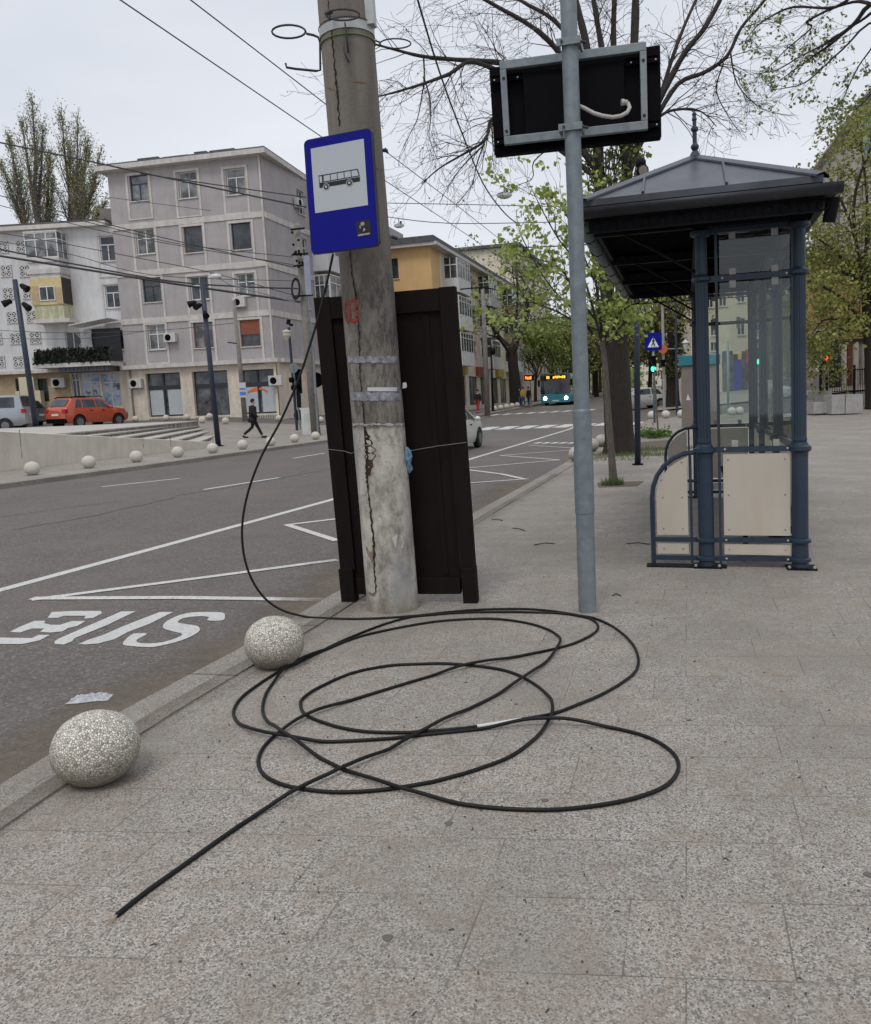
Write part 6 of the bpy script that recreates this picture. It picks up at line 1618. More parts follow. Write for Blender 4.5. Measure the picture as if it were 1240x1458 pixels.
    if roofbar:
        for sd_ in (1, -1): mb = MB(); mb.tube([fn(.6, sd_ * W * .72, zr - .02), fn(.75, sd_ * W * .72, zr + .05), fn(2.5, sd_ * W * .72, zr + .06), fn(2.7, sd_ * W * .72, zr)], .03, 6); build('roof_rail', mb, BLACKP, e)
    return e, fn
ORP = paintm('orange_car_paint', (.46, .075, .03)); SILV = paintm('silver_car_paint', (.33, .35, .38), .4); WHP = paintm('white_car_paint', (.62, .64, .58)); DGP = paintm('dark_grey_car_paint', (.07, .08, .085), .2)
# orange SUV: rear left corner toward the camera, nose to the right
sp0 = P(80, 606, 45.2); spz = gz(sp0.x, sp0.y)
car((sp0.x, sp0.y, spz - .10), (.46, .89, 0), [(0, .95), (.12, 1.15), (.55, 1.62), (.9, 1.68), (2.3, 1.66), (2.6, 1.6), (3.25, 1.12), (4.1, 1.0), (4.34, .8)], 4.34, 1.82, .3, 1.08, ORP, 'orange red SUV with roof rails parked left of the grey block', (.82, 3.48), .36,
    [(.62, 1.05, 1.12, .85), (1.15, 2.0, 2.0, 1.2), (2.08, 2.95, 2.5, 2.08)], True, BLACKP)
vp0 = P(38, 607, 45.5); vz = gz(vp0.x, vp0.y)
car((vp0.x + .3, vp0.y, vz - .12), (-1, -.06, 0), [(0, 1.0), (.1, 1.25), (.25, 1.9), (.6, 1.95), (3.6, 1.93), (4.2, 1.3), (4.9, 1.0)], 4.9, 1.9, .3, 1.2, SILV, 'silver grey van with dark windows at the left edge', (1.0, 3.9), .34, [(.45, 2.0, 2.0, .5), (2.1, 3.9, 3.5, 2.1)], nm='parked_van')
vp1 = P(56, 604, 50); 
car((vp1.x + .2, vp1.y, gz(vp1.x, vp1.y) - .1), (-1, .1, 0), [(0, .9), (.12, 1.1), (.5, 1.6), (.8, 1.66), (2.6, 1.62), (3.3, 1.1), (4.3, .8)], 4.3, 1.8, .3, 1.05, DGP, 'dark grey car between the silver van and the orange SUV', (.8, 3.4), .33, [(.6, 1.5, 1.5, .8), (1.6, 2.9, 2.4, 1.6)])
# white hatchback driving away, mostly hidden by the board
wf_ = G(683, 637, -.12); hs = Vector((.31, .95, 0)).normalized(); Lc = 4.3
wb_ = wf_ - hs * 3.72 - Z.cross(hs) * -.0 ; 
right_ = -Z.cross(hs)
wb_ = Vector((wf_.x, wf_.y, -.12)) - hs * 3.45 - right_ * .86
car(wb_, hs, [(0, .85), (.1, 1.05), (.6, 1.38), (1.4, 1.49), (2.3, 1.47), (3.35, 1.02), (4.0, .85), (4.3, .6)], Lc, 1.74, .2, .93, WHP, 'white hatchback driving past, half hidden behind the dark board', (.75, 3.45), .32, [(.5, 1.25, 1.35, .9), (1.33, 2.2, 2.2, 1.42), (2.3, 3.1, 2.45, 2.3)], nm='moving_car')
# distant white car at junction
dp = P(915, 560, 62); car((dp.x + 1.6, dp.y, gz(dp.x, dp.y) - .1), (-.95, -.2, 0), [(0, .85), (.1, 1.05), (.6, 1.4), (1.6, 1.5), (2.4, 1.46), (3.3, 1.02), (4.3, .7)], 4.3, 1.8, .2, .95, WHP, 'white car waiting in the junction behind the crossing sign', (.75, 3.45), .32, [(.6, 1.4, 1.4, .9), (1.5, 2.9, 2.4, 1.5)])
# bus
bb0 = P(770, 577, 82); bz0 = rd(bb0.x, bb0.y) - .12
BUSM = paintm('teal_bus_paint', (.02, .19, .25)); BUSG = paintm('light_teal_bus_paint', (.28, .40, .40))
bh_ = Vector((-.32, -.945, 0)).normalized(); br_ = Vector((.945, -.32, 0)).normalized()
bo = Vector((bb0.x, bb0.y, bz0)); bf_ = lambda a, b, z: bo + br_ * a - bh_ * b + Z * z
be = empty('city_bus', bo, 'teal city bus approaching with lit headlights and amber destination display', 'bus')
BW, BH, BL_ = 2.95, 3.1, 12
mb = MB(); mb.prism(bf_, rrect(0, .32, BW, BH, .22, .2), 0.12, BL_); body = build('body', mb, BUSG, be)
mb = MB(); mb.prism(bf_, rrect(.0, .3, BW, 1.12, .2, .15), -.02, .118); build('front_panel', mb, BUSM, be)
mb = MB(); mb.prism(bf_, rrect(.0, 1.13, BW, BH, .25, .25), -.015, .117); fs_ = build('windscreen', mb, CARGL, be)
mb = MB(); mb.box(bf_, .5, 2.6, -.028, -.0155, 2.58, 2.92); dd_ = build('destination_display', mb, BLACKP, be)
AMB = emit('amber_display', (1.0, .42, .03), 2.6)
def blockrow(fn_, x0, x1, z0, z1, y, seed, n=6):
    random.seed(seed); mb = MB(); w_ = (x1 - x0) / n
    for k in range(n):
        if random.random() < .85:
            a = x0 + k * w_; mb.box(fn_, a, a + w_ * .72, y - .01, y, z0 + random.choice([0, 0, .04]), z1 - random.choice([0, .05, 0]))
    return mb
build('route_number', blockrow(bf_, .62, .95, 2.62, 2.86, -.0285, 4, 2), AMB, dd_); build('route_text', blockrow(bf_, 1.25, 2.5, 2.62, 2.86, -.0285, 9, 7), AMB, dd_)
HL = emit('bus_headlight', (.85, 1.0, .95), 14)
for a in (.45, 2.5): mb = MB(); c0 = bf_(a, -.03, .72); mb.tube([c0, c0 + bh_ * .02], .17, 14); build('headlight', mb, HL, be)
for a in (-.12, BW + .1): mb = MB(); mb.box(bf_, a - .09, a + .09, -.2, -.05, 1.9, 2.5); build('wing_mirror', mb, BLACKP, be)
for k in range(6): mb = MB(); mb.box(bf_, BW - .002, BW + .012, .7 + k * 1.85, 2.4 + k * 1.85, 1.35 if k % 3 != 1 else .5, 2.65); build('side_window', mb, CARGL, be)
mb = MB(); mb.box(bf_, BW - .002, BW + .01, .2, BL_ - .1, .35, 1.0); build('side_skirt', mb, BUSM, be)
for b in (2.4, 8.6): 
    for a in (BW - .25, .0): mb = MB(); mb.tube([bf_(a, b, .48), bf_(a + .27, b, .48)], .48, 18); build('wheel', mb, RUBBER, be)
mb = MB(); mb.box(bf_, 1.15, 1.8, -.035, -.021, .42, .54); build('number_plate', mb, PLATE, be)
# led clock board near the bus
lb = P(754, 538, 79); le = empty('stop_display', P(757, 580, 79), 'orange glowing led board on a pole left of the bus', 'display'); fb = lambda a, b, z: lb + Vector((a, b, z))
mb = MB(); mb.box(fb, -.5, .42, 0, .2, -.26, .26); build('display_case', mb, BLACKP, le); OR2 = emit('orange_led', (1.0, .16, .02), 3.5)
build('led_text', blockrow(fb, -.42, .36, -.14, .15, -.001, 12, 5), OR2, le); mb = MB(); mb.tube([fb(.05, .1, -.2), fb(.12, .1, -2.9)], .05, 6); build('pole', mb, GALV, le)

# ================================================================ PEOPLE
SKIN = simple('skin', (.42, .25, .18), .6, .06, 9)
def skinmesh(name, joints, edges, mat, parent, root=0, sub=2):
    me = bpy.data.meshes.new(name); org = Vector(parent['_o']) if parent else Vector((0, 0, 0))
    me.from_pydata([tuple(Vector(j[0]) - org) for j in joints], edges, []); me.materials.append(mat)
    o = bpy.data.objects.new(name, me); col.objects.link(o)
    if parent: o.parent = parent; o['_o'] = tuple(org)
    sk = o.modifiers.new('skin', 'SKIN'); sk.use_smooth_shade = True
    for k, j in enumerate(joints):
        r = j[1]; me.skin_vertices[0].data[k].radius = (r, r) if not hasattr(r, '__len__') else r
        me.skin_vertices[0].data[k].use_root = (k == root)
    s_ = o.modifiers.new('sub', 'SUBSURF'); s_.levels = 1; s_.render_levels = sub
    return o
def person(pos, fwd, H_, coat, legs, hair, label, walk=0.0, hat=False, coatlen=.40, grp=None, arm=0):
    pos = Vector(pos); f_ = Vector(fwd).normalized(); l_ = Z.cross(f_); s_ = H_ / 1.75
    pt = lambda x, y, z: pos + (f_ * x + l_ * y + Z * z) * s_
    e = empty('person', pos, label, 'person', grp)
    w_ = walk; J = [(pt(0, 0, .95), .14), (pt(0, 0, 1.2), .13), (pt(.01, 0, 1.42), .12), (pt(.02, 0, 1.52), .055), (pt(.04, 0, 1.60), .085), (pt(.045, 0, 1.68), .08)]
    E_ = [(0, 1), (1, 2), (2, 3), (3, 4), (4, 5)]
    def add(p, r, par): J.append((p, r)); E_.append((par, len(J) - 1)); return len(J) - 1
    for sd_, ph in ((1, 1), (-1, -1)):
        h = add(pt(0, .09 * sd_, .90), .095, 0); k_ = add(pt(.18 * w_ * (1 if ph > 0 else -.2), .09 * sd_, .50), .06, h)
        fx = (.36 if ph > 0 else -.46) * w_; fz = .08 if ph > 0 else .08 + .06 * w_
        a_ = add(pt(fx, .09 * sd_, fz), .042, k_); add(pt(fx + .15, .1 * sd_, .04 if ph > 0 else .03), .036, a_)
        sh_ = add(pt(0, .19 * sd_, 1.40), .06, 2); el = add(pt((-.12 if ph > 0 else .1) * w_ - .02, .235 * sd_, 1.12), .045, sh_)
        ex = (-.14 if ph > 0 else .22) * w_ + .03 + arm * .2
        ha = add(pt(ex, .23 * sd_, .88 + abs(ex) * .15), .032, el); add(pt(ex + .02, .225 * sd_, .80 + abs(ex) * .15), .036, ha)
    skinmesh('body', J, E_, SKIN, e)
    # trousers
    J2 = [(J[0][0] - Z * .03, .15)]; E2 = []
    J2 += [(J[6][0], .108), (J[7][0], .078), (J[8][0] + Z * .03, .062)]; E2 += [(0, 1), (1, 2), (2, 3)]
    base_ = 14; J2 += [(J[14][0], .108), (J[15][0], .078), (J[16][0] + Z * .03, .062)]; 
    # indices: second leg starts after first leg (4) + arm (4)
    E2 += [(0, 4), (4, 5), (5, 6)]
    skinmesh('trousers', [J2[0], J2[1], J2[2], J2[3], (J[14][0], .108), (J[15][0], .078), (J[16][0] + Z * .03, .062)], E2, legs, e)
    J3 = [(pt(0, 0, .95 - coatlen * .55), (.215, .19)), (pt(0, 0, 1.05), (.2, .18)), (pt(0, 0, 1.25), .19), (pt(.01, 0, 1.38), .155), (pt(.02, 0, 1.50), .075)]
    E3 = [(0, 1), (1, 2), (2, 3), (3, 4)]
    for i in (10, 18):
        k = len(J3); J3 += [(J[i][0], .10), (J[i + 1][0], .085), (J[i + 2][0], .06)]; E3 += [(3, k), (k, k + 1), (k + 1, k + 2)]
    skinmesh('coat', J3, E3, coat, e, 2)
    mb = MB(); c0 = pt(.03, 0, 1.69); mb.ball(c0, .108 * s_, 14, 1.0, .1); 
    for v in mb.v:
        if (v - c0).dot(f_) > .03 and v.z < c0.z + .02: v -= f_ * .05
    build('hat' if hat else 'hair', mb, hair, e, True)
    for k, i in ((0, 9), (1, 17)):
        a = J[i - 1][0]; b = J[i][0]; mb = MB(); mb.tube([a - Z * .03 * s_ - f_ * .04, a + (b - a) * .6 - Z * .02, b + f_ * .05 * s_ - Z * .01], [.045, .05, .035], 8); build('shoe', mb, BLACKP, e, True)
    # face
    mb = MB(); mb.ball(pt(.135, 0, 1.625), .014, 6); build('nose', mb, SKIN, e); 
    for sd_ in (1, -1): mb = MB(); mb.ball(pt(.118, .03 * sd_, 1.65), .009, 6); build('eye', mb, BLACKP, e)
    mb = MB(); mb.tube([pt(.122, .02, 1.585), pt(.128, 0, 1.584), pt(.122, -.02, 1.585)], .005, 5); build('mouth', mb, LAMPR, e)
    return e, pt, J
BLK = simple('black_cloth', (.014, .014, .017), .9, .3, 20); NAVY = simple('navy_cloth', (.02, .03, .07), .9); JEAN = simple('blue_jeans', (.05, .09, .2), .9); MUST = simple('mustard_jacket', (.42, .27, .03), .9); HAIR = simple('dark_hair', (.018, .014, .012), .8); REDC = simple('red_trousers', (.4, .05, .04), .9)
pp = P(362, 623, 37.9); pp.z = gz(pp.x, pp.y)
e, pt, J = person(pp, (.97, .1, 0), 1.74, BLK, BLK, BLK, 'person in black coat, hat and mask striding right past the shop window', 1.0, True)
mb = MB(); q = pt(-.08, -.26, .82); mb.ball(q, .15, 12, .8); 
for v in mb.v: v.y = q.y + (v.y - q.y) * .5
bg_ = tag(build('shoulder_bag', mb, BLK, None, True, origin=q), 'round black shoulder bag at the hip of the walking person', 'bag'); mb = MB(); mb.tube([pt(-.08, -.22, .92), pt(-.02, -.17, 1.2), pt(0, .02, 1.52), pt(-.06, -.05, 1.3), pt(-.1, -.22, .92)], .012, 5); build('strap', mb, BLK, bg_)
for (u, v, Y), f_, coat, legs, lb in (((745, 581, 78), (.5, -.8, 0), MUST, JEAN, 'person in mustard jacket and jeans waiting left of the bus'), ((753, 580, 79), (-.8, -.4, 0), BLK, NAVY, 'person in dark clothes standing next to the bus front'), ((739.5, 581, 79), (1, .1, 0), NAVY, JEAN, 'person in navy partly behind the trunk of the street tree'), ((681, 590, 66), (-.6, -.7, 0), BLK, REDC, 'person in black top and red trousers beyond the white car')):
    q = P(u, v, Y); q.z = gz(q.x, q.y); person(q, f_, 1.8, coat, legs, HAIR, lb, .25)

# ================================================================ TREES
def jit(d, a): return (d + Vector((random.gauss(0, a), random.gauss(0, a), random.gauss(0, a)))).normalized()
def branch(mb, tips, p, d, L, r, lvl, maxl, spread=.55, curl=.12, grav=0.0, nseg=5, kids=4, lr=.62, minr=.004, sides=4):
    pts = [p]; rad = [r]
    for k in range(nseg):
        d = jit(d, curl); d = (d + Z * grav).normalized(); p = p + d * (L / nseg); pts.append(p); rad.append(max(minr, r * (1 - .75 * (k + 1) / nseg)))
    mb.tube(pts, rad, sides if lvl < 2 else 3, False)
    tips.append((pts[-1], d, lvl))
    if lvl >= maxl:
        tips.append((pts[len(pts) // 2], d, lvl)); return
    for k in range(kids):
        t = random.uniform(.25, 1); i = min(nseg - 1, int(t * nseg)); q = pts[i].lerp(pts[i + 1], t * nseg - i)
        dd = (pts[i + 1] - pts[i]).normalized(); ax = dd.cross(Vector((random.gauss(0, 1), random.gauss(0, 1), random.gauss(0, 1)))).normalized()
        nd = (dd * math.cos(spread) + ax * math.sin(spread) * random.uniform(.7, 1.3)).normalized()
        branch(mb, tips, q, nd, L * lr * random.uniform(.7, 1.2), rad[i] * .6, lvl + 1, maxl, spread, curl * 1.15, grav, max(3, nseg - 1), max(2, kids), lr, minr, sides)
def limb(mb, pts, r0, r1, sides=6):
    q = catmull([tuple(p) for p in pts], 4); q = [Vector(p) for p in q]; n = len(q)
    mb.tube(q, [lerp(r0, r1, (k / (n - 1)) ** .8) * (1 + .06 * math.sin(k * 2.1)) for k in range(n)], sides, True); return q
def twigs_on(mb, tips, q, n, L, r, t0=.1, maxl=2, grav=-.02, spread=.8, kids=4, curl=.2, minr=.004):
    for k in range(n):
        t = random.uniform(t0, 1); i = min(len(q) - 2, int(t * (len(q) - 1))); dd = (q[i + 1] - q[i]).normalized()
        ax = dd.cross(Vector((random.gauss(0, 1), random.gauss(0, .6), random.gauss(0, 1)))).normalized()
        nd = (dd * math.cos(spread) + ax * math.sin(spread)).normalized()
        branch(mb, tips, q[i], nd, L * random.uniform(.5, 1.25), r * (1.2 - .6 * t), 1, maxl, .6, curl, grav, 5, kids, .6, minr, 3)
def trunkmesh(pts, radii, flare=1.25, sides=20, fur=.06):
    mb = MB(); q = [Vector(p) for p in catmull([tuple(p) for p in pts], 5)]; n = len(q); i0 = 0
    rr = []
    for k in range(n):
        t = k / (n - 1) * (len(radii) - 1); i = min(len(radii) - 2, int(t)); rr.append(lerp(radii[i], radii[i + 1], t - i))
    mb.tube(q, rr, sides, True)
    for k in range(n):
        for j in range(sides):
            v = mb.v[k * sides + j]; d = v - q[k]; a = 2 * math.pi * j / sides
            v += d * (fur * noise.noise(Vector((math.cos(a) * 3, math.sin(a) * 3, q[k].z * .8))) + fur * .7 * math.sin(a * 9 + q[k].z * 1.4) + (flare - 1) * ss(1 - (q[k].z - q[0].z) / .5))
    return mb, q
# ---- the thick tree
random.seed(31)
tb0 = G(882, 647); Y0 = tb0.y + .35; R1_ = .36
tree = empty('linden_tree', (tb0.x, Y0, 0), 'thick dark trunked tree with bare drooping branches and ivy like young leaves, behind the shelter', 'tree')
mb, q = trunkmesh([P(883, 650, Y0), P(881, 600, Y0), P(877, 520, Y0), P(873, 450, Y0)], [.38, .35, .33, .30], 1.2, 24); build('trunk', mb, BARK, tree, True)
mb = MB(); tips = []
leaders = [([(868, 470), (862, 380), (856, 300), (852, 220), (846, 140), (836, 70), (822, 10), (805, -50)], .20, .06, 0), ([(884, 470), (888, 380), (892, 300), (893, 230), (898, 140), (903, 60), (905, -20), (900, -80)], .21, .07, 0),
 ([(852, 240), (850, 170), (858, 90), (850, 30), (838, -40)], .12, .05, .3), ([(893, 240), (880, 160), (874, 90), (874, 20), (878, -50)], .12, .05, .4),
 ([(893, 250), (915, 190), (945, 130), (975, 75), (1003, 40), (1030, -10), (1050, -60)], .10, .04, -.2), ([(900, 225), (930, 175), (965, 120), (1003, 103), (1035, 80), (1055, 40), (1085, 5), (1110, -30)], .07, .025, -.4),
 ([(853, 215), (820, 150), (780, 110), (740, 95), (700, 88), (650, 85), (600, 80), (560, 70), (530, 62)], .12, .02, -.4), ([(856, 250), (810, 190), (760, 140), (715, 105), (670, 88), (640, 105), (600, 120), (560, 132), (535, 138)], .10, .015, -.6),
 ([(858, 260), (800, 215), (740, 175), (702, 168), (690, 200), (655, 222), (625, 240), (600, 262)], .08, .012, .2), ([(845, 150), (800, 80), (760, 40), (700, 5), (640, -30)], .09, .03, -.2),
 ([(840, 90), (790, 30), (740, 0), (690, -40)], .07, .03, .5), ([(905, 210), (940, 165), (975, 155), (1000, 160), (1020, 180)], .05, .01, -.5), ([(930, 170), (965, 60), (1000, -20)], .06, .03, .6)]
Q = []
for pts, r0, r1, dy in leaders:
    n = len(pts); wp_ = [P(u, v, Y0 + dy * 3 * (k / n)) for k, (u, v) in enumerate(pts)]
    Q.append(limb(mb, wp_, r0, r1, 8))
for drop in ([(603, 82), (604, 110), (600, 140), (594, 170), (584, 190), (572, 215)], [(603, 110), (612, 140), (613, 170), (611, 195), (622, 225)], [(690, 205), (660, 235), (640, 262), (625, 290)], [(700, 175), (680, 230), (672, 262), (652, 290)], [(790, 205), (760, 230), (757, 255), (720, 268)], [(1040, 75), (1050, 120), (1085, 155), (1130, 165)], [(1030, 90), (1020, 130), (1040, 170), (1055, 190)]):
    q = limb(mb, [P(u, v, Y0 - .8) for u, v in drop], .022, .006, 5); twigs_on(mb, tips, q, 7, .6, .008, .1, 2, -.06, .5, 3, .2, .0035)
build('limbs', mb, TWIG, tree, True)
mb = MB()
for k, q in enumerate(Q):
    long_ = k >= 4
    twigs_on(mb, tips, q, 22 if k in (6, 7, 8) else 15, 1.5 if long_ else 1.4, .016, .25, 3, -.045, .75, 3, .2, .004)
build('twigs', mb, TWIG, tree)
mb = MB()
for p, d, l in tips:
    if random.random() < .12: mb.leaf(p, .05)
build('buds', mb, LEAFD, tree)
mb = MB(); sm_ = MB()
for q, rr in ((Q[0], .3), (Q[1], .32)):
    for k in range(2300):
        t = random.random() ** 1.1 * .62; i = int(t * (len(q) - 1)); p = q[i].lerp(q[i + 1], random.random())
        cl = noise.noise(Vector((p.z * 1.3, rr * 9, 0)))
        if random.random() > .55 + cl: continue
        a = random.uniform(0, 6.28); r = rr * (.65 + abs(random.gauss(0, .45))); mb.leaf(p + Vector((r * math.cos(a), r * math.sin(a), random.gauss(0, .15))), .12, .5)
build('ivy_leaves', mb, leafmat('ivy_like_leaves', (.09, .13, .03), (.25, .30, .07)), tree)
for q in Q[:2]:
    for k in range(60):
        i = random.randint(0, len(q) // 2); p = q[i]; a = random.uniform(0, 6.28); off = Vector((math.cos(a), math.sin(a), 0)) * .25
        sm_.tube([p + off * .9, p + off * 1.3 + Z * random.uniform(.2, .6), p + off * random.uniform(.9, 1.8) + Z * random.uniform(.7, 1.5)], .012, 3, False)
build('suckers', sm_, TWIG, tree)
# ---- slim young tree in the pit
random.seed(5)
yt0 = G(873, 689); Yt = yt0.y
yt = empty('young_tree', yt0, 'slim young street tree with fresh light green leaves growing from the square tree pit', 'tree')
mb, q = trunkmesh([P(874, 692, Yt), P(870, 640, Yt), P(866, 590, Yt), P(862, 530, Yt), P(857, 480, Yt)], [.062, .058, .054, .048, .042], 1.25, 12, .04); build('trunk', mb, BARK2, yt, True)
mb = MB(); tips = []; Q = []
for pts, r0, r1, dy in (([(858, 490), (848, 455), (836, 410), (818, 370), (795, 340), (775, 305), (760, 275)], .03, .006, -.3), ([(862, 520), (840, 470), (815, 440), (790, 415), (765, 380), (740, 330), (735, 300)], .026, .005, .4),
    ([(858, 485), (852, 430), (846, 380), (842, 330), (838, 290)], .032, .008, .1), ([(860, 500), (880, 450), (900, 420), (920, 400), (930, 395)], .022, .005, -.2), ([(859, 490), (872, 440), (880, 400), (890, 370)], .02, .005, .3),
    ([(848, 455), (820, 420), (800, 385), (770, 370), (745, 365)], .018, .005, -.5), ([(850, 470), (815, 455), (785, 440), (750, 430), (725, 440)], .02, .005, .5), ([(846, 400), (825, 350), (808, 310), (790, 280)], .016, .005, 0)):
    n = len(pts); Q.append(limb(mb, [P(u, v, Yt + dy * 2 * k / n) for k, (u, v) in enumerate(pts)], r0, r1, 6))
for q in Q: twigs_on(mb, tips, q, 12, .75, .010, .15, 2, .02, .7, 3, .15, .0028)
build('branches', mb, TWIG, yt)
mb = MB()
def cluster(mb, p, n, r, sz, down=.5):
    for k in range(n): mb.leaf(p + Vector((random.gauss(0, r), random.gauss(0, r), random.gauss(0, r * .8))), sz, down)
random.shuffle(tips)
for p, d, l in tips:
    u_ = random.random()
    if u_ < .46: cluster(mb, p, random.randint(4, 9), .05, .086)
for u, v, n in ((745, 290, 14), (758, 320, 14), (735, 330, 10), (775, 345, 14), (800, 300, 8), (870, 450, 40), (885, 440, 40), (900, 445, 40), (915, 455, 30), (865, 470, 30), (895, 415, 30), (920, 405, 26), (930, 430, 20), (880, 410, 22), (905, 395, 18), (862, 480, 14), (938, 400, 14)):
    for k in range(n // 4): cluster(mb, P(u + random.gauss(0, 6), v + random.gauss(0, 6), Yt + random.gauss(0, .3)), 6, .06, .085)
build('leaves', mb, LEAFL, yt)
# ---- generic street tree prototype with leaves: used for the trees down the street
def street_tree(pos, h, label, leafm, lean=0, nl=.7, seed=1, lsz=.22, bare=False, cat='tree', grp=None, crown=1.0, nm='street_tree', thick=.28, ltwig=.3):
    random.seed(seed); pos = Vector(pos); e = empty(nm, pos, label, cat, grp)
    L3 = Vector((-.03, 0, 0))
    mb, q = trunkmesh([pos - Z * .2, pos + Z * h * .15 + L3 * h * .15, pos + Z * h * .33 + L3 * h * .33 + Vector((random.uniform(-.2, .2), 0, 0))], [thick, thick * .85, thick * .7], 1.3, 12); build('trunk', mb, BARK, e, True)
    mb = MB(); tips = []; top = q[-1]
    for k in range(6):
        a = k * 1.05 + random.uniform(-.3, .3); up_ = random.uniform(.9, 2.0) if k else 5
        d = Vector((math.cos(a), math.sin(a), up_)).normalized(); branch(mb, tips, top - Z * random.uniform(0, h * .08), d, h * .38 * crown, thick * .42, 0, 3, .6, .16, .04, 6, 4, .62, .012, 5)
    build('branches', mb, TWIG, e)
    mb = MB()
    for p, d, l in tips:
        if l >= 2 and random.random() < nl: cluster(mb, p, random.randint(4, 8), h * .028, lsz, .3)
    build('leaves', mb, leafm, e)
    return e
q = P(735, 578, 80); q.z = gz(q.x, q.y); t1 = street_tree(q, 17, 'tall leafing tree with dark forked trunk beside the bus, left pavement', LEAFM, seed=14, nl=.5, lsz=.30, thick=.62, crown=1.0)
sts = []
E5 = 0
proto = None
lbls = []
def place(px, Y, side, sc_, rot, label, src, v=None):
    c = copy_tree(src); x = P(px, 560, Y).x; c.location = (x, Y, gz(x, Y) - .1 + .0); c.scale = (sc_, sc_, sc_); c.rotation_euler = (0, 0, rot); tag(c, label, 'tree', 'trees lining the street'); return c
pr = street_tree((20.5, 104, 1.0), 13, 'green tree lining the left pavement directly above the bus roof', LEAFM, seed=8, nl=.8, lsz=.34, thick=.25, grp='trees lining the street')
pr2 = street_tree((41, 92, 1.4), 12, 'yellowish green tree right of the street behind the young tree', LEAFY, seed=17, nl=.8, lsz=.34, thick=.3, grp='trees lining the street')
pos1 = [(788, 112, .95, 1), (812, 125, 1.0, 2), (803, 100, .8, 3), (838, 140, 1.1, 4), (855, 150, 1.2, 5), (845, 118, .8, 1.4), (868, 165, 1.2, .4), (880, 150, 1.1, 5.3), (762, 96, .8, 2.4)]
for k, (px, Y, s_, r_) in enumerate(pos1): place(px, Y, 0, s_, r_, 'leafing tree above the bus, %s of the row counted from the left' % ords[k].replace('leftmost', 'first'), pr)
pos2 = [(850, 100, .8, 1), (905, 120, 1.0, 2), (925, 88, .85, 3), (945, 105, .9, 4), (960, 84, .75, 5), (985, 96, .9, 2.2), (893, 90, .75, 1.1)]
for k, (px, Y, s_, r_) in enumerate(pos2): place(px, Y, 0, s_, r_, 'yellow green tree behind the crossing sign, %s counted from the left' % ords[k].replace('leftmost', 'first'), pr2)
# ivy covered trunk near kiosk
random.seed(41); q = P(958, 586, 58); q.z = gz(q.x, q.y); iv = street_tree(q, 11, 'tree with ivy covered dark trunk just left of the teal topped kiosk', LEAFY, seed=42, nl=.35, lsz=.24, thick=.5)
mb = MB()
for k in range(2200):
    z = random.uniform(2, 8.5); a = random.uniform(0, 6.28); r = .55 + abs(random.gauss(0, .28)); mb.leaf(q + Vector((r * math.cos(a) - .03 * z, r * math.sin(a), z)), .2, .4)
build('ivy', mb, leafmat('olive_ivy', (.07, .07, .025), (.16, .15, .05)), iv)
# thin sapling
random.seed(3); q = G(937, 620); sp = empty('sapling', q, 'thin leafless sapling by the weeds, just right of the crossing sign pole', 'tree'); mb = MB(); mb.tube([q, P(935, 580, q.y), P(932, 540, q.y), P(931, 520, q.y)], [.035, .03, .022, .01], 6); build('stem', mb, BARK2, sp)
mb = MB(); 
for k in range(5): mb.tube([P(933, 560 - k * 8, q.y), P(933 + random.choice([-8, 8]), 548 - k * 9, q.y)], .01, 4)
build('twigs', mb, TWIG, sp)
# ---- big green tree on the right
q = P(1243, 575, 44); q.z = gz(q.x, q.y); 
random.seed(77); gt_ = empty('green_tree', q, 'large spreading tree in yellow green leaf at the right edge behind the railing', 'tree')
mb, qq = trunkmesh([q - Z * .2, P(1238, 500, 44), P(1234, 430, 44), P(1232, 380, 44)], [.34, .26, .24, .2], 1.3, 14); build('trunk', mb, BARK, gt_, True)
mb = MB(); tips = []; Q = []
for pts, dy in (([(1236, 470), (1205, 430), (1175, 410), (1150, 400), (1135, 405)], -1), ([(1234, 430), (1200, 370), (1172, 345), (1150, 330)], 0), ([(1233, 410), (1215, 330), (1195, 280), (1180, 250)], 1), ([(1232, 380), (1235, 300), (1230, 240), (1225, 200)], 0), ([(1236, 460), (1200, 455), (1175, 455), (1160, 470)], -1.5), ([(1234, 430), (1262, 360), (1290, 300), (1300, 250)], 0), ([(1236, 450), (1270, 420), (1310, 400)], -1), ([(1233, 420), (1205, 390), (1165, 370), (1140, 360)], 2), ([(1236, 440), (1215, 300), (1240, 210), (1255, 190)], -2), ([(1238, 480), (1215, 470), (1190, 480), (1175, 490)], .5)):
    Q.append(limb(mb, [P(u, v, 44 + dy * 1.3 * k / 3) for k, (u, v) in enumerate(pts)], .11, .03, 6))
for q_ in Q: twigs_on(mb, tips, q_, 22, 2.1, .025, .1, 2, -.02, .8, 4, .2, .008)
build('branches', mb, TWIG, gt_)
mb = MB()
for p, d, l in tips:
    if random.random() < .85: cluster(mb, p, random.randint(6, 10), .24, .18, .2)
build('leaves', mb, leafmat('yellow_green_canopy', (.16, .185, .04), (.35, .36, .10)), gt_)
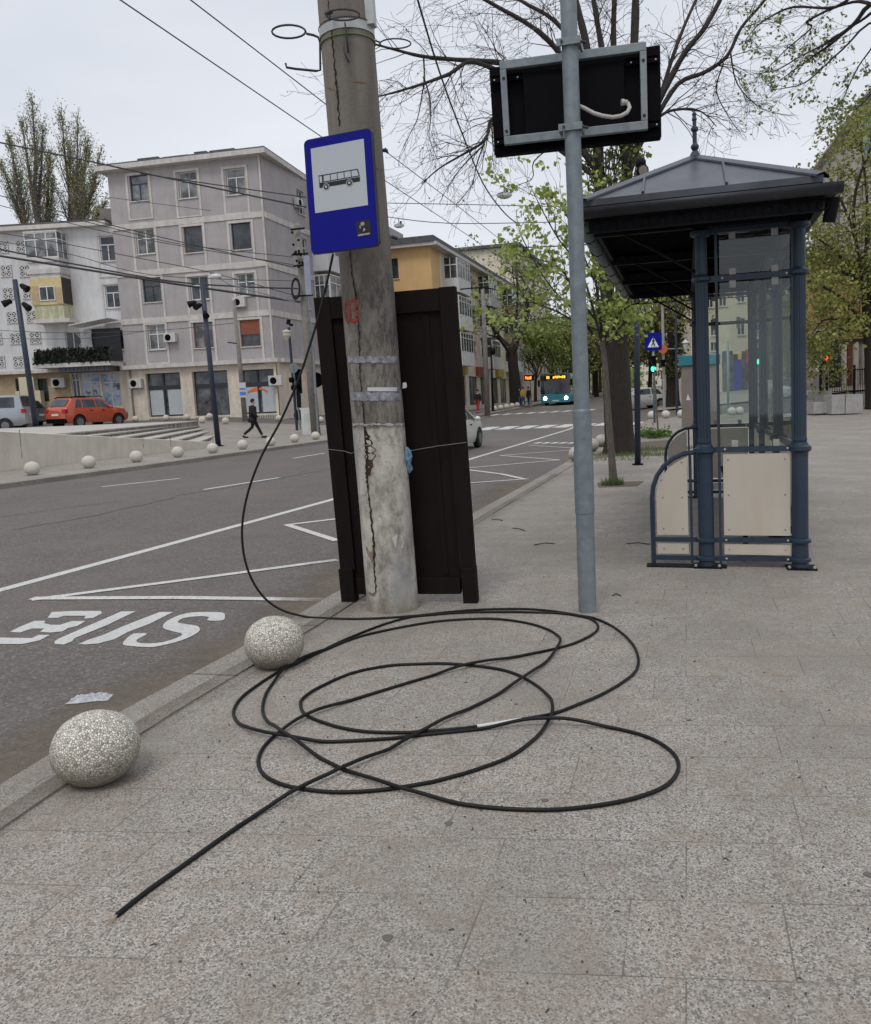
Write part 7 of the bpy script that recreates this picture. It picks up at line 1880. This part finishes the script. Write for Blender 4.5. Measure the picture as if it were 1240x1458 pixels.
# ---- overhanging branches top right (tree stands outside the frame, rooted in the pavement)
random.seed(19); Yo = 9.5; ob = Vector((7.3, Yo + .6, 0)); ot = empty('overhanging_tree', ob, 'tree out of frame at right whose leafing branches hang over the top right corner', 'tree')
mb, q = trunkmesh([ob - Z * .1, ob + Z * 1.5, ob + Z * 3.4 + Vector((-.1, 0, 0)), ob + Z * 5.0], [.2, .17, .15, .13], 1.3, 14); build('trunk', mb, BARK, ot, True)
mb = MB(); tips = []; Q = []
hub = ob + Z * 4.6
for pts, r0 in (([(1250, 10), (1205, 5), (1150, 30), (1155, 40), (1120, 70), (1090, 100)], .022), ([(1250, -20), (1190, 10), (1130, 10), (1095, 25), (1075, 40), (1060, 60)], .022), ([(1255, 5), (1215, 35), (1180, 65), (1165, 75), (1130, 100), (1110, 115)], .03), ([(1260, 20), (1225, 30), (1175, 62), (1140, 80), (1105, 100), (1072, 105)], .02), ([(1260, 40), (1240, 70), (1222, 95), (1205, 130), (1190, 165), (1177, 182)], .012), ([(1255, 30), (1200, 70), (1150, 115), (1120, 125), (1095, 128)], .015), ([(1262, 90), (1250, 120), (1225, 150), (1205, 160)], .01)):
    w0 = [P(u, v, Yo - .3 + .25 * k) for k, (u, v) in enumerate(pts)][::1]
    Q.append(limb(mb, [hub, hub.lerp(w0[0], .6)] + w0, r0 * 1.3, .0035, 6))
for k, q_ in enumerate(Q): twigs_on(mb, tips, q_, 17, .36, .0045, .45, 2, -.03, .6, 3, .16, .0018)
build('branches', mb, TWIG, ot)
mb = MB()
for p, d, l in tips:
    if random.random() < .45: cluster(mb, p, random.randint(3, 6), .016, .034, .2)
build('leaves', mb, leafmat('fresh_bud_leaves', (.14, .18, .05), (.27, .32, .10)), ot)
# ---- poplars behind the white block
random.seed(55)
POPL = leafmat('poplar_buds', (.20, .215, .09), (.38, .40, .19))
for bx0, tops, Yp, lb, sd_ in ((58, [(45, 138), (30, 172), (60, 178)], 82, 'tallest poplar rising behind the white block', 1), (40, [(12, 192), (2, 232), (22, 240)], 84, 'leaning poplar at the far left edge behind the white block', 2),
    (104, [(87, 158), (98, 205)], 84, 'slim poplar behind the white block, right of the gap between the two groups', 3), (110, [(110, 166), (125, 196), (118, 240)], 83, 'poplar in the middle of the right hand poplar group', 4), (116, [(143, 216), (134, 255), (150, 290)], 81, 'shortest outer poplar nearest to the grey block', 6), (66, [(70, 222), (76, 262)], 86, 'thin poplar at the right side of the tallest one', 7)):
    random.seed(sd_ * 7); base = P(bx0 + 8, 590, Yp); base.z = .5
    e = empty('poplar_tree', base, lb, 'tree', 'poplars behind the white block'); fork = P(bx0, 345, Yp)
    mb, q = trunkmesh([base, base.lerp(fork, .5), fork], [.5, .42, .36], 1.1, 10); build('trunk', mb, BARK2, e, True)
    mb = MB(); tips = []
    for j, (u, v) in enumerate(tops):
        tp = P(u, v, Yp + random.uniform(-1, 1)); q = limb(mb, [fork, fork.lerp(tp, .33) + Vector((random.uniform(-.3, .3), 0, 0)), fork.lerp(tp, .66), tp], .26, .03, 6); n_ = len(q)
        for k in range(44):
            t = random.random() ** .8; i = min(n_ - 2, int(t * (n_ - 1))); ax = Vector((random.gauss(0, 1), random.gauss(0, 1), 0)).normalized(); d = (((q[i + 1] - q[i]).normalized()) + ax * .42).normalized()
            branch(mb, tips, q[i], d, min((tp.z - q[i].z) * .55 + .7, 4.0) * random.uniform(.5, 1), .045 * (1 - t) + .02, 1, 2, .3, .07, .08, 4, 3, .5, .011, 3)
    build('branches', mb, BARK2, e)
    mb = MB()
    for p, d, l in tips:
        for j in range(3): mb.leaf(p + d * random.uniform(-1.2, .3) + Vector((random.gauss(0, .14), random.gauss(0, .14), random.gauss(0, .3))), .15, -.6)
    build('leaves', mb, POPL, e)
# low greenery behind white block

# ================================================================ OVERHEAD WIRES AND SPAN LAMPS
def wire(pts, r, label, sub=True):
    q = [Vector(p) for p in catmull([tuple(p) for p in pts], 5)] if len(pts) > 2 else [Vector(p) for p in pts]
    mb = MB(); mb.tube(q, r, 5); return tag(build('overhead_wire', mb, WIREM, None, origin=q[0]), label, 'wire')
def zwire(pts, z, r, label): return wire([Pz(u, v, z) for u, v in pts], r, label)
zwire([(130, -28), (455, 193), (548, 257), (660, 331), (742, 388)], 6.2, .009, 'lower of two parallel street wires, passing behind the pole at the sign top')
zwire([(235, -28), (462, 147), (543, 211), (660, 300), (738, 362)], 6.6, .009, 'upper of two parallel street wires running down the street')
wire([P(589, -20, 9), P(625, 100, 11), P(660, 195, 13), P(690, 265, 15), P(720, 305, 17), P(742, 322, 19)], .012, 'black cable curving down through the bare branches right of the concrete pole')
wire([P(545, 289, 30), P(700, 292, 30), P(830, 295, 30)], .014, 'level span wire just below the hanging street lamp')
wire([P(545, 308, 45), P(640, 318, 45), P(800, 316, 45)], .022, 'lower level span wire that carries the left hanging lamp')
wire([P(700, 352, 40), P(760, 352, 40), P(900, 345, 40)], .03, 'thick dark level wire crossing the young tree leaves')
for pts, r, lb in (
  ([(-10, 201), (100, 224), (240, 254), (340, 275), (436, 295)], .04, 'thick dark bundle crossing the top windows of the grey block'),
  ([(200, 247), (300, 262), (436, 281)], .028, 'wire splitting upward from the thick bundle over the grey block'),
  ([(-10, 363), (141, 387), (240, 403), (330, 416), (428, 430)], .055, 'thickest cable sagging low across both apartment blocks'),
  ([(-10, 353), (100, 375), (240, 400), (340, 408), (426, 411)], .04, 'thick cable just above the lowest one across both blocks'),
  ([(-10, 276), (89, 302), (160, 321), (290, 352), (417, 380)], .022, 'thin wire over the upper floors of the white block'),
  ([(-10, 290), (100, 318), (200, 340), (417, 377)], .018, 'thin wire just below the roof of the white block'),
  ([(60, 300), (160, 325), (260, 348), (417, 366)], .018, 'thin wire from the poplars to the crowded pole'),
  ([(-10, 330), (80, 345), (200, 368), (300, 388), (417, 420)], .018, 'thin wire crossing the glazed bay'),
  ([(-10, 342), (100, 362), (220, 392), (420, 400)], .016, 'thin wire just above the thick cables'),
  ([(-10, 256), (60, 268), (170, 283), (300, 300)], .012, 'faint upper wire in front of the poplars'),
  ([(-10, 470), (100, 474), (230, 470), (333, 460)], .014, 'faint low wire in front of the terrace hedge'),
  ([(-10, 482), (120, 482), (205, 472)], .012, 'faintest lowest wire on the white block')):
    wire([P(u, v, 40.6) for u, v in pts], r, lb)
for u, v, Y, s_, lb in ((718, 279, 30, 1.0, 'nearer hanging street lamp on a span wire over the road'), (568, 322, 45, 1.0, 'farther hanging street lamp just right of the concrete pole')):
    c0 = P(u, v, Y); e = empty('hanging_lamp', c0, lb, 'street lamp', 'lamps hanging over the road'); fn = lambda a, b, z: c0 + Vector((a, b, z))
    mb = MB(); mb.lathe(fn, [(.12, -.09), (.22, -.05), (.28, .02), (.27, .05)], 16, sq=(1, .6)); build('diffuser', mb, WHITEP, e, True); mb = MB(); mb.lathe(fn, [(.275, .051), (.22, .10), (.08, .14)], 16, sq=(1, .6)); build('housing', mb, GALV, e)
    mb = MB(); mb.box(fn, .05, .14, -.05, .05, .12, .24); mb.tube([fn(0, 0, .12), fn(0, 0, .4)], .02, 5); build('hanger', mb, DARKM, e)
c0 = P(307, 394, 40); e = empty('street_lamp_head', c0, 'small white lamp head on an arm before the third floor of the grey block', 'street lamp'); mb = MB(); fn = lambda a, b, z: c0 + Vector((a, b, z))
mb.lathe(fn, [(.1, -.1), (.3, -.04), (.26, .08), (.08, .14)], 12, sq=(1, .6)); build('head', mb, WHITEP, e, True); mb = MB(); mb.tube([fn(0, 0, .05), P(326, 405, 40), P(420, 430, 40.5)], .03, 5); build('arm', mb, GALV, e)
lp = P(671, 600, 52); b_ = P(671, 592, 60); kt = P(686, 410, 60)
e = empty('concrete_pole', P(694, 592, 60), 'slender concrete pole on the left pavement right of the dark board top', 'pole'); mb = MB(); mb.tube([P(694, 592, 60), P(690, 480, 60), P(687, 412, 60)], [.2, .17, .13], 8); build('shaft', mb, CONCD, e, True)
mb = MB(); mb.tube([P(655, 412, 60), P(687, 409, 60), P(705, 412, 60)], .05, 5); mb.tube([P(680, 455, 60), P(716, 463, 60)], .05, 5); bsep('crossarm', mb, DARKM, e)
b_ = P(702, 585, 64); mb = MB(); mb.tube([b_, P(699, 492, 64)], [.1, .07], 8); mb.ball(P(701.5, 500, 64), .22, 10, 1.3); tag(build('lamp_post', mb, DARKM, None, True, origin=b_), 'dark lamp post with lantern in front of the street shops', 'lamp post')

# ---------------------------------------------------------------- far end of the street
random.seed(99)
mb = MB(); wd = MB()
for k in range(46):
    y = random.uniform(185, 330); side = random.choice([-1, 1]); x = (fk(y) - random.uniform(2, 14)) if side < 0 else (nk(y) + random.uniform(2, 40)); hh = random.uniform(9, 14)
    wd.tube([Vector((x, y, .8)), Vector((x - .2, y, hh * .7))], [.3, .12], 5)
    for j in range(330):
        r = abs(random.gauss(0, 2.2)); a = random.uniform(0, 6.28); mb.leaf(Vector((x + r * math.cos(a), y + r * math.sin(a), random.uniform(2.6, hh))), .8)
tag(build('distant_foliage', mb, LEAFM), 'far avenue trees merging into one green mass at the end of the street', 'trees', kind='stuff')
tag(build('distant_trunks', wd, BARK), 'far thin trunks under the green mass at the end of the street', 'trees', kind='stuff')
farblock((40, 340, 0), Vector((1, 0, 0)), None, 120, 14, 16, CREAMW, 'hazy pale block closing the far end of the street', 31, flo=4)
farblock((70, 150, 0), Vector((.9, -.3, 0)).normalized(), None, 45, 12, 11, BEIGEW, 'low beige building behind the trees across the junction', 33, flo=3.4)
